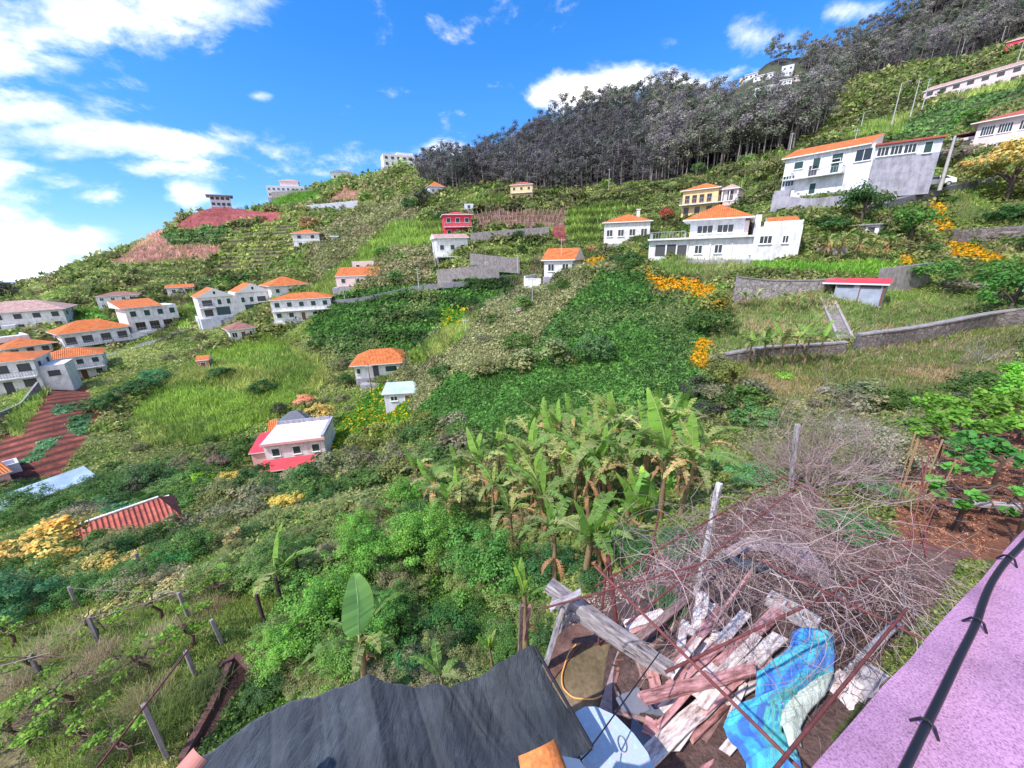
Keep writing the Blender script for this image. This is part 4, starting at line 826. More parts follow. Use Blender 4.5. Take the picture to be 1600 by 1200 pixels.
H.boxes('balcony_floor', [(1.2, 12, -.75, .98, 1.8, 2.0)], MW); H.rail(1.3, 11.9, -.7, 0, 2.01, .9); H.boxes('balcony_floor', [(-10.2, .7, -1.6, -.51, .65, .85)], MW); H.rail(-10.1, .6, -1.55, -.6, .86, .8)
# far left
H = simple('pale_roofed_mansion', 38, 519, 95, 5.6, 12, -16, 'large white house with faded pink hipped roof at the left behind the parked cars', D=108, rm=MTP, floors=2, wins=5, rh=2.6, style='dark', winsz=(1.3, 1.2), ov=.8, garage=0)
H.boxes('front_porch', [(-3, -.5, -2.5, -.05, 0, 2.4), (2.2, 3.4, -3, -.05, 0, 1.9)], MW)
simple('low_white_house', 8, 550, 60, 2.8, 7, 8, 'low white flat roofed block at the left edge of the village', D=88, roof=None, parapet=True, wins=3, style='glass', wm=MW)
simple('low_orange_house', 52, 556, 46, 2.3, 7, 14, 'low white house with orange roof between the mansion and the balconied house', D=88, rh=1.5, wins=3, style='dark', found=4, ov=.9)
H = simple('balconied_house', 124, 594, 66, 4.9, 7, -8, 'white house with orange hipped roof, arched veranda and basement above the ploughed terraces', D=81, rh=1.4, floors=2, wins=4, balcony=True, style='shutter', fm=MGR, found=5)
H = simple('big_corner_house', 2, 618, 88, 5.6, 8, -20, 'big white house with orange roof and balconies at the left edge beside the red terraces', D=67, rh=1.1, floors=2, wins=4, balcony=True, style='dark', fm=MW, found=3, winsz=(1.4, 1.5))
H.boxes('side_block', [(H.w/2+.01, H.w/2+3.2, 1.0, 6, -1.5, 4.0)], MW); H.win(H.w/2+1.6, 2.2, 1.4, .8, y=1.0, style='dark'); 
simple('brown_roofed_cottage', 383, 531, 34, 2.7, 6, 10, 'small white cottage with reddish brown roof among shrubs below the twin gabled house', D=97, rm=MTB, rh=1.5, wins=3, style='glass', found=5, fm=MLP)
# valley houses
H = House('spur_house', 597, 588, -8, 76, 'white bungalow with big orange hipped roof above the pale green shed'); 
H.boxes('wall', [(-4.9, 4.5, 0, 8, 0, 2.6)], MW); H.roof(-5.1, 5.0, -.3, 8.2, 2.74, 2.0, MT, 'hip', .6, inset=3.6); H.boxes('terrace_wall', [(-3.9, 3.0, -2.2, -.4, -4, -.8), (-4.9, 4.6, -.39, 8, -5, -.005)], MGR)
H.win(1.9, .9, 2.1, 1.1, style='shutter'); H.win(-1.0, .3, .9, 2.1, style='dark', name='door'); H.win(-4.2, .9, .6, 1.0, style='shutter')
H = House('green_roofed_shed', 627, 634, -12, 57, 'small grey shed with pale green sheet roof on the flowery slope', cat='shed'); 
H.boxes('wall', [(-2.3, 2.3, 0, 3.4, -1, 2.0)], MWB); H.roof(-2.3, 2.3, 0, 3.4, 2.1, .5, MMET, 'mono', .3); H.win(-.9, .9, .9, .6, style='glass'); H.win(1.1, .0, .8, 1.6, style='door', name='door')
H = House('pink_trimmed_house', 462, 738, 0, 54, 'white house with flat white roof, pink trim and red awning roof in the valley'); 
H.at(0, 0, 0, -20)
H.boxes('wall', [(-3.9, 3.9, 1.7, 8.5, -.5, 4.0)], MPK if False else MW); H.boxes('flat_roof', [(-4.1, 4.1, 1.4, 8.6, 4.005, 4.2)], MW); H.boxes('roof_trim', [(-4.2, 4.2, 1.25, 1.39, 3.9, 4.25)], MPK); H.boxes('roof_parapet', [(3.7, 4.1, 1.42, 8.5, 4.205, 4.6), (-4, 3.6, 8.2, 8.5, 4.205, 4.7)], MGR)
for x in (-2.5, .2, 2.7): H.win(x, 2.1, .95, 1.1, y=1.7, style='shutter')
H.roof(-4.2, 3.9, -.3, 1.45, .9, .8, MPKR, 'mono', .1, name='awning_roof'); H.boxes('porch_post', [(x-.08, x+.08, -.2, -.05, -2.2, .75) for x in (-4, -1.3, 1.3, 3.7)], MW)
H.boxes('side_extension', [(-6.0, -3.95, 2.5, 7, -1, 2.6)], MPK); H.roof(-6.0, -4.0, 2.4, 7, 2.7, .9, MPKR, 'mono', .2, name='side_roof')
H.boxes('yard_slab', [(-9, -4.3, -1.5, 2.3, -1.6, -1.3)], MW); H.boxes('foundation', [(-4, 4, 1.6, 8.4, -6, -1.01)], MGR)
H = House('tent_roofed_pavilion', 460, 682, -10, 60, 'grey pyramid roofed pavilion behind the pink trimmed house', cat='pavilion')
H.boxes('wall', [(-2.2, 2.0, 0, 3.5, -2, 1.6)], MSAL); H.roof(-2.0, 2.6, 0, 3.6, 1.7, 1.9, MSLATE, 'hip', .3); H.roof(-3.4, -2.3, .2, 3, 1.2, 1.0, MT, 'mono', .1, name='side_roof')
simple('brick_hut', 320, 577, 14, 2.0, 2.5, -20, 'tiny brick hut with orange roof on the grassy slope', D=86, wm=MBR, rm=MT, rh=.8, roof='gablex', wins=1, sidewins=None, cat='hut', door=True, ov=.2)
# ridge line buildings
H = simple('hilltop_hotel', 449, 301, 52, 6.0, 10, -8, 'long lavender grey two storey building on the ridge above green terraces', D=232, wm=MWB, roof=None, floors=2, wins=8, style='glass', parapet=True, door=False, winsz=(1.2,1.2))
H.boxes('roof_block', [(-3, 7, 3, 9, 6.01, 9.5)], MLP); H.roof(-3, 7, 3, 9, 9.6, 1.5, MTP, 'hip', .4)
simple('skyline_house', 535, 271, 30, 5.0, 8, 0, 'small white skyline house with slate roof between ridge trees', D=240, rm=MSLATE, rh=1.5, wins=3, style='dark', door=False)
H = simple('skyline_white_block', 629, 262, 54, 6.5, 10, 12, 'long white flat roofed two storey building on the ridge next to the dark wood', D=240, roof=None, floors=2, wins=6, parapet=True, style='dark', door=False, winsz=(1.5,1.3))
H.boxes('roof_block', [(-2, 8, 3, 9, 6.51, 9)], MW)
H = simple('ridge_pavilion', 347, 321, 26, 5.5, 8, 0, 'grey flat roofed pavilion beside the red ploughed field on the ridge', D=204, wm=MWB, roof=None, floors=2, wins=4, style='dark', door=False, winsz=(1.4,1.4), cat='pavilion')
H.boxes('overhanging_roof', [(-H.w/2-1.5, H.w/2+1.5, -1.5, 9, 5.51, 5.9)], MGR)
simple('blue_white_cottage', 683, 305, 22, 3.2, 6, 14, 'small pale cottage with orange pyramid roof at the foot of the dark wood', D=160, wm=MWB, rh=2.2, wins=2, style='glass', door=False)
simple('salmon_house', 815, 314, 34, 5.8, 7, -10, 'salmon and yellow two storey house with red roof under the dark wood', D=155, wm=MYL, rm=MTR, floors=2, wins=3, rh=1.5, style='shutter', balcony=True, door=False, fm=MSAL)
simple('tool_shed', 733, 329, 14, 2.4, 4, 0, 'grey tool shed at the top corner of the brown terraces', D=146, wm=MWB, roof=None, wins=1, cat='shed', sidewins=None, door=False, parapet=False)
simple('white_hut', 524, 380, 9, 2.0, 2.5, 0, 'tiny white hut right of the lone white house', D=132, roof='mono', rh=.4, rm=MMET, wins=1, cat='hut', sidewins=None)
simple('field_hut', 464, 333, 9, 3.0, 3, 0, 'tiny pale hut beside the wall under the bright green terrace', D=182, roof=None, wins=1, cat='hut', sidewins=None)
# upper right
H = House('pink_corner_house', 1570, 232, -6, 74, 'pink white house with red roof and many paned windows at the upper right edge'); 
H.boxes('wall', [(-4.5, 9, 0, 9, -2, 5.2)], MLP); H.roof(-4.5, 9, 0, 9, 5.3, 1.7, MTR, 'hip', 1.0); H.boxes('lower_wall', [(-2.2, 9, -.3, 9, -6, -2.01)], MWB)
for x in (-3.0, -.8, 1.8, 4.0): H.win(x, 2.9, 1.7, 1.5, style='glass', bars=4)
H.boxes('balcony_floor', [(-1.2, 9, -2.2, -.01, .9, 1.2)], MW); H.boxes('porch_column', [(-1.1, -.85, -2.1, -1.85, -3, .89), (3.4, 3.65, -2.1, -1.85, -3, .89)], MW); H.win(1.0, -1.6, 3, 1.8, style='dark', name='garage_opening')
H.boxes('porch_roof', [(-8, -4.55, .5, 5, 3.9, 4.1)], MTB); H.boxes('porch_wall', [(-7.6, -4.55, 1, 4.8, -2, 3.3)], MLP); H.win(-6.2, 1.6, 2.2, 1.1, y=1.0, style='dark')
H = simple('long_pink_house', 1522, 146, 118, 4.6, 8, -20, 'long pinkish house with orange roof climbing the upper right slope', D=128, wm=MLP, rm=MTP, roof='gablex', rh=2.0, floors=2, wins=8, style='dark', winsz=(1.5, 1.3), found=7)
simple('red_hill_house', 1592, 76, 30, 4.0, 6, 0, 'red house with pinkish roof at the far upper right edge', D=195, wm=MCR, rm=MTP, rh=1.6, wins=3, style='glass', door=False)
for i, (px, py, w_, fl, lab, wm_) in enumerate([(1196, 150, 30, 2, 'white terrace house row in the clearing below the ridge', MW), (1192, 125, 26, 1, 'long low white house on the clearing rim', MW), (1229, 119, 16, 2, 'tall blue white house beside the dark ridge wood', MWB), (1226, 133, 18, 1, 'small white house under the tall blue white house', MW), (1173, 124, 18, 1, 'grey white house at the left end of the ridge clearing', MWB), (1162, 131, 12, 1, 'small yellow house at the left end of the ridge clearing', MYL), (1245, 127, 12, 1, 'pinkish hut against the ridge trees', MLP)]):
    simple('ridge_clearing_house', px, py, w_, 3.5*fl, 9, [8, -8, 0, 5, -10, 0, 0][i], lab, D=320-i*4, wm=wm_, roof=None if i in (0, 2, 5) else 'gablex', rm=MTP, floors=fl, wins=max(2, w_//6), style='dark', parapet=True, door=False, winsz=(1.1, 1.1), group='houses in the ridge clearing', found=8)
# near left roofs
H = House('tiled_farmhouse', 205, 858, -4, 27, 'farmhouse whose worn red tiled roof shows above ochre trees at lower left')
H.boxes('wall', [(-3.0, 2.8, 0, 4.5, -3, 1.0)], MLP); H.roof(-3.2, 2.9, -.4, 3.6, 1.1, 1.3, MTR, 'hip', .2, inset=.9, th=.1)
H.boxes('roof_ridge', [(-2.5, 2.2, 1.5, 1.7, 2.37, 2.46)], MW)
H = House('pink_farmhouse', -14, 775, 8, 47, 'pink wall house with orange roof cut by the left edge'); H.boxes('wall', [(-3, 2.0, 0, 5, -3, 2.2)], MPK); H.roof(-3, 2.0, 0, 5, 2.3, 1.3, MT, 'mono', .3)
H = House('blue_sheet_shelter', 62, 790, 10, 41, 'long low shelter roofed with pale blue sheeting beside red plots', cat='shelter'); H.roof(-5.0, 4.6, 0, 2.4, .9, .75, MBLU, 'mono', .15); H.boxes('post', [(x, x+.12, .1, .22, -1.5, .74) for x in (-4.9, -2.5, 0, 2.4, 4.4)], MBRN); H.boxes('sheet_wall', [(-4.5, -1, .3, .35, -.8, .6)], MBLU)
H = House('field_basin', 14, 742, 0, 47, 'grey block tank at the foot of the ploughed terraces by the left edge', cat='water tank'); H.boxes('wall', [(-2.2, 1.1, 0, .25, -.8, 1.2), (-2.2, 1.1, 2, 2.25, -.8, 1.2), (-2.2, -1.95, .26, 1.99, -.8, 1.2), (.85, 1.1, .26, 1.99, -.8, 1.2)], MWB)
# shed on the right terrace
H = House('panel_shed', 1333, 471, -6, 40, 'blue grey panel shed with red sheet roof in front of the stone terrace wall', cat='shed')
H.boxes('wall', [(-1.7, 2.2, 0, 2.4, -.5, 1.75)], plain_mat('blue_grey_panel', (.42,.46,.58), .5, noise=.7, nscale=1.2)); H.roof(-2.6, 2.2, 0, 2.4, 1.85, .35, MPKR, 'mono', .25); H.boxes('panel_joint', [(.25, .33, -.03, -.002, -.3, 1.7), (2.0, 2.19, -.03, -.002, -.3, 1.7)], MBRN)
H.win(-.9, 1.45, 1.2, .2, style='dark', name='vent_gap'); H.win(1.1, 1.45, 1.4, .2, style='dark', name='vent_gap'); H.boxes('side_bench', [(-2.6, -1.75, .3, 1.6, -.3, .6)], MCON)
H = House('white_outhouse', 1352, 366, -20, 47, 'small white outhouse with pale slab roof under the ivy covered bank', cat='outhouse'); H.boxes('wall', [(-1.2, 1.2, 0, 2, -1, 1.0)], MW); H.boxes('slab_roof', [(-1.6, 1.6, -.3, 2.2, 1.005, 1.15)], MCON); H.win(.5, -.2, .5, .9, style='dark', name='door')
# ------------------------------------------------------------------ walls, road, steps, poles, car
def wall_along(name, pts, h, th, mat, label, cat='wall', top=None, drop=1.2, D=None):
    """a wall standing on the ground along a pixel path; pts = pixels of its foot, h in metres"""
    W_ = []
    for i in range(len(pts)-1):
        for t_ in np.linspace(0, 1, 7)[:-1 if i < len(pts)-2 else None]:
            px, py = pts[i][0]*(1-t_)+pts[i+1][0]*t_, pts[i][1]*(1-t_)+pts[i+1][1]*t_
            if D: dd = D[i]*(1-t_)+D[i+1]*t_; W_.append(P(px, py, dd))
            else:
                g = G(px, py); W_.append(np.array(g))
    W_ = np.array(W_); W_[1:-1] = (W_[:-2]+W_[1:-1]*2+W_[2:])/4
    org = W_[0].copy(); W_ = W_-org
    tg = unit(np.gradient(W_, axis=0)*np.array([1, 1, 0])); nrm = np.stack([-tg[:, 1], tg[:, 0], 0*tg[:, 0]], -1)
    hh = np.array([0, 0, h]); dd = np.array([0, 0, -drop]); b = Bag()
    a0, a1 = W_-nrm*th/2, W_+nrm*th/2
    ring = [a0+dd, a0+hh, a1+hh, a1+dd]; n_ = len(W_); V = np.concatenate(ring); Fs = []
    for r_ in range(4):
        for i in range(n_-1): q, w_ = r_*n_, ((r_+1) % 4)*n_; Fs.append([q+i, q+i+1, w_+i+1, w_+i])
    Fs += [[0, n_, 2*n_, 3*n_], [n_-1, 4*n_-1, 3*n_-1, 2*n_-1]]
    o = link(name, mesh_np(name, V, Fs, mat), label=label, cat=cat, loc=tuple(org)); 
    if top is not None:
        b0, b1 = W_-nrm*(th/2+.05), W_+nrm*(th/2+.05); h1 = np.array([0, 0, h+.004]); h2 = np.array([0, 0, h+.12]); V = np.concatenate([b0+h1, b0+h2, b1+h2, b1+h1]); link('coping', mesh_np('coping', V, Fs, top), o)
    return o
wall_along('terrace_wall', [(1148,458),(1200,464),(1260,464),(1296,462)], 1.7, .4, MBLK, 'weathered block retaining wall left of the panel shed', top=MCON, D=[42,42,42,42])
wall_along('terrace_wall', [(1368,458),(1400,455),(1445,448)], 2.6, .4, MCON, 'stained concrete retaining wall right of the panel shed', D=[42,42,43])
wall_along('stone_wall', [(1335,548),(1400,540),(1470,528),(1545,512),(1600,505)], 1.3, .5, MST, 'long rubble stone wall with light coping below the terraced meadow', top=MCON)
wall_along('stone_wall', [(1130,572),(1200,560),(1270,556),(1318,552)], .9, .4, MST, 'low stone wall behind the banana row left of the steps', top=MCON)
wall_along('stone_wall', [(1488,378),(1540,375),(1600,372),(1660,368)], 1.5, .4, MST, 'rubble stone wall at the right edge above the orange flowers')
wall_along('roadside_wall', [(1360,318),(1420,302),(1460,293),(1520,282)], .7, .25, MCON, 'low concrete roadside wall in front of the white car', drop=1)
wall_along('concrete_wall', [(1273,408),(1320,408)], 1.6, .25, MBLK, 'short pale block wall below the white villa on the right', D=[49,49])
wall_along('retaining_wall', [(684,442),(730,438),(780,432)], 3.2, .4, MCON, 'grey retaining wall under the white house with salmon roof', D=[98,97,97])
wall_along('retaining_wall', [(735,412),(770,416),(812,420)], 2.6, .4, MCON, 'stained concrete wall right of the white house with salmon roof', D=[100,100,100])
wall_along('retaining_wall', [(735,372),(800,366),(858,362)], 1.4, .4, MCON, 'grey terrace wall directly under the brown vine terraces', D=[118,119,120])
wall_along('ridge_wall', [(478,330),(520,326),(560,322)], 2.6, .5, MWB, 'pale stone wall under the brown ridge plot', D=[188,190,192])
wall_along('ridge_wall', [(425,306),(480,303),(530,297)], 2.0, .5, MCON, 'long grey wall under the lavender grey ridge building', D=[226,226,226])
wall_along('bank_wall', [(1205,320),(1260,328),(1330,322)], 1.5, .4, MGR, 'grey stone bank wall under the tall white house', D=[60,58,56])
wall_along('garden_wall', [(0,655),(35,640),(62,605)], 1.0, .3, MCON, 'dark garden wall between the big corner house and the red terraces', D=[58,62,68])
def road(name, pts, w, mat, D=None, lift=.12):
    b = Bag(); W_ = []
    for i in range(len(pts)-1):
        for t_ in np.linspace(0, 1, 9)[:-1 if i < len(pts)-2 else None]:
            px, py = pts[i][0]*(1-t_)+pts[i+1][0]*t_, pts[i][1]*(1-t_)+pts[i+1][1]*t_; g = G(px, py); W_.append(np.array(g))
    W_ = np.array(W_); 
    for _ in range(4): W_[1:-1] = (W_[:-2]+W_[1:-1]*2+W_[2:])/4
    tg = unit(np.gradient(W_, axis=0)*np.array([1, 1, 0])); nrm = np.stack([-tg[:, 1], tg[:, 0], 0*tg[:, 0]], -1)
    a0 = W_-nrm*w/2; a1 = W_+nrm*w/2; up_ = np.array([0, 0, lift])
    for a in (a0, a1): 
        for q in range(len(a)): a[q, 2] = W_[q, 2]
    n_ = len(W_); V = np.concatenate([a0+up_*3, a1+up_*3, a1-up_*8, a0-up_*8]); Fs = []
    for r_ in range(4):
        for i in range(n_-1): q, w_ = r_*n_, ((r_+1) % 4)*n_; Fs.append([q+i, w_+i, w_+i+1, q+i+1])
    return link(name, mesh_np(name, V, Fs, mat), kind='structure')
MASP = plain_mat('worn_asphalt', (.20,.20,.23), .9, noise=.6, nscale=.6); MPATH = plain_mat('concrete_path', (.42,.39,.40), .9, noise=.7, nscale=1.0)
road('road', [(150,562),(215,545),(285,518),(340,503),(420,490),(440,505)], 3.6, MASP)
road('road', [(525,470),(560,468),(610,457),(650,448),(720,442),(790,433),(822,428)], 3.4, MASP)
road('road', [(1340,330),(1400,312),(1460,297),(1540,282)], 3.5, MASP)
# stakes of the brown vine terraces, in lines running up the slope
for i in range(21):
    t_ = i/20; xb, xt = 748+t_*118, 738+t_*140; yb, yt = 361-t_*5, 332-t_*3; a_, b_ = G(xb, yb), G(xt, yt)
    if a_ is None or b_ is None or (b_-a_).length > 60: continue
    bb_ = Bag(); bb_.tube([tuple((b_-a_)*q+Vector((0, 0, 1.0))) for q in (0, .25, .5, .75, 1)], [.09]*5, (.5, .36, .33), 4); link('vine_row', bb_.mesh('vine_row', MF), label='pale vine row line running up the brown terraces behind the crimson house', cat='vine row', group='vine rows of the brown terraces', loc=a_)
# steps
def steps(name, px0, px1, Da, Db, w, n_, label):
    a, b = np.array(P(px0[0], px0[1], Da)), np.array(P(px1[0], px1[1], Db)); o = link(name, None, label=label, cat='steps', loc=tuple(a)); dv = b-a; hv = dv*np.array([1, 1, 0]); L = np.linalg.norm(hv); u = hv/L; s_ = np.array([-u[1], u[0], 0])
    V, Fs = [], []
    for i in range(n_):
        p = a*0+dv*i/n_; q = p+u*L/n_*1.02; z0, z1 = p[2]-.6, p[2]+.26
        vs = [p-s_*w/2, q-s_*w/2, q+s_*w/2, p+s_*w/2]; k_ = len(V)
        for z_ in (z0, z1):
            for v in vs: V.append((v[0], v[1], z_))
        Fs += (BOXF+k_).tolist()
    link('tread', mesh_np('tread', V, Fs, MCON), o)
    for sg in (-1, 1):
        p0, p1 = s_*sg*(w/2+.12), dv+s_*sg*(w/2+.12); t_ = s_*.1; V = [p0-t_+(0,0,-.5), p1-t_+(0,0,-.5), p1+t_+(0,0,-.5), p0+t_+(0,0,-.5), p0-t_+(0,0,.3), p1-t_+(0,0,.3), p1+t_+(0,0,.3), p0+t_+(0,0,.3)]
        link('side_curb', mesh_np('curb', V, BOXF, MPATH), o)
steps('concrete_steps', (1322,536), (1290,465), 33.5, 41.0, .8, 26, 'long narrow concrete stairway down the terraced meadow')
steps('concrete_steps', (1290,462), (1248,424), 41.5, 47.0, .7, 14, 'upper flight of concrete steps climbing beside the block retaining wall')
steps('concrete_steps', (1212,408), (1222,362), 50, 57, .8, 22, 'steep dark steps at the right end of the white villa')
MPOLE = plain_mat('pole_concrete', (.55,.54,.55), .8, noise=.6, nscale=2)
def pole(px, py, hpx, label, D=None, lamp=False, r_=.11, group=None, name='utility_pole', cat='pole', arm=1.4, mat=None):
    p = Vector(P(px, py, D)) if D else G(px, py); d = depth(p); h = hpx*d/F; o = link(name, None, label=label, cat=cat, group=group, loc=p)
    b = Bag(); b.tube([(0, 0, -1), (0, 0, h*.5), (0, 0, h)], [r_*1.25, r_, r_*.75], k=8); link('post', b.mesh('post', mat or MPOLE, True), o)
    if lamp: b = Bag(); b.tube([(0, 0, h), (arm*.4, 0, h+.35), (arm, 0, h+.45)], [.05, .045, .04], k=5); link('lamp_arm', b.mesh('arm', MPOLE), o); link('lamp_head', boxes_mesh('head', [(arm-.1, arm+.6, -.14, .14, h+.4, h+.55)], MPOLE), o)
    else: link('crossbar', boxes_mesh('crossbar', [(-.6, .6, -.06, .06, h-.5, h-.4), (-.5, -.42, -.04, .04, h-.399, h-.25), (.42, .5, -.04, .04, h-.399, h-.25)], MPOLE), o)
pole(1471, 286, 64, 'thick pale pole rising beside the parked white car', D=57, r_=.2)
pole(1395, 188, 48, 'street lamp with arm, left of two bare poles on the upper slope', lamp=True, name='street_lamp', cat='street lamp', D=95)
pole(1424, 176, 42, 'bare pole right of the street lamp on the upper slope', D=100); pole(1442, 165, 36, 'bare pole nearest the long pink house', D=108)
pole(1345, 200, 20, 'small street lamp on the grassy edge above the tall white house', lamp=True, name='street_lamp', cat='street lamp', D=120); pole(1235, 230, 20, 'thin pole above the cane thicket', D=120); pole(1334, 228, 24, 'thin pole just behind the orange roof edge', D=75, r_=.07)
pole(1588, 102, 32, 'pole at the right end of the long pink house', D=120); pole(1566, 60, 16, 'thin pole near the red house at upper right', D=200); pole(1503, 80, 16, 'thin pole at the rim of the upper right wood', D=230)
pole(654, 443, 24, 'pale roadside pole below the crimson house', D=100); pole(760, 426, 18, 'short pole in front of the pale stained wall', D=97); pole(809, 420, 22, 'white corner post of the pale stained wall', D=98); pole(877, 405, 32, 'thin pole behind the ridge house', D=72, r_=.06)
pole(832, 478, 44, 'thin pole on the crest below the ridge house', D=60, r_=.05); pole(729, 528, 32, 'short pole among yellow bushes on the middle ridge', D=62, r_=.07); pole(680, 410, 34, 'thin pole left of the white house with salmon roof', D=98, r_=.08)
pole(538, 462, 20, 'roadside pole in front of the concrete base', D=100, r_=.07); pole(314, 513, 22, 'pale leaning pole on the road beside the green plot', D=98, r_=.09); pole(103, 552, 18, 'pale pole between the low orange house and the balconied house', D=88); pole(951, 295, 28, 'thin pole at the lower edge of the dark wood', D=165, r_=.1); pole(580, 604, 36, 'thin wooden pole in front of the spur house', D=73, r_=.07, mat=MBRN)
# car
o = link('parked_car', None, label='white compact hatchback parked by the roadside wall next to the grey house', cat='car'); pc = P(1459, 293, 58.5); o.location = pc; o.rotation_euler = (0, 0, -math.atan2(pc[0], pc[1])+R(12))
prof = [(-2.05,.35),(-2.1,.7),(-1.95,.95),(-1.15,1.05),(-.55,1.48),(.9,1.52),(1.75,1.15),(2.05,1.0),(2.1,.4)]
MCAR = plain_mat('white_car_paint', (.8,.8,.8), .25, .5); bm = bmesh.new()
L_ = [[bm.verts.new((x, sgn*(.82 if z < 1.1 else .66), z)) for x, z in prof] for sgn in (-1, 1)]
bm.faces.new(L_[0][::-1]); bm.faces.new(L_[1])
for i in range(len(prof)): j = (i+1) % len(prof); bm.faces.new((L_[0][i], L_[0][j], L_[1][j], L_[1][i]))
bmesh.ops.bevel(bm, geom=bm.edges[:], offset=.06, segments=2, affect='EDGES'); m = bpy.data.meshes.new('body'); bm.to_mesh(m); m.materials.append(MCAR); link('body', m, o)
def polyprism(name, pts, y0, y1, mat, parent):
    n_ = len(pts); V = [(x, y0, z) for x, z in pts]+[(x, y1, z) for x, z in pts]; m = bpy.data.meshes.new(name); m.from_pydata(V, [], [list(range(n_))[::-1], list(range(n_, 2*n_))]+[[i, (i+1) % n_, n_+(i+1) % n_, n_+i] for i in range(n_)]); m.materials.append(mat); return link(name, m, parent)
for y_ in (-.80, .70): polyprism('side_window', [(-1.0,1.06),(-.5,1.40),(.15,1.43),(.15,1.06)], y_, y_+.1, MGL, o); polyprism('side_window', [(.25,1.06),(.25,1.43),(.85,1.42),(1.4,1.12)], y_, y_+.1, MGL, o)
for x in (-1.3, 1.3):
    for y_ in (-.84, .64):
        ang = np.linspace(0, 2*math.pi, 19)[:-1]; w_ = polyprism('wheel', [(x+.33*math.cos(a), .33+.33*math.sin(a)) for a in ang], y_, y_+.2, plain_mat('tyre', (.03,.03,.03), .8), o); polyprism('rim', [(x+.19*math.cos(a), .33+.19*math.sin(a)) for a in ang], y_-.02 if y_ < 0 else y_+.1, y_+.1 if y_ < 0 else y_+.22, MRAIL, w_)
for y_ in (-.7, .45): link('headlight', boxes_mesh('headlight', [(-2.13, -2.0, y_, y_+.25, .68, .82)], MGL), o)
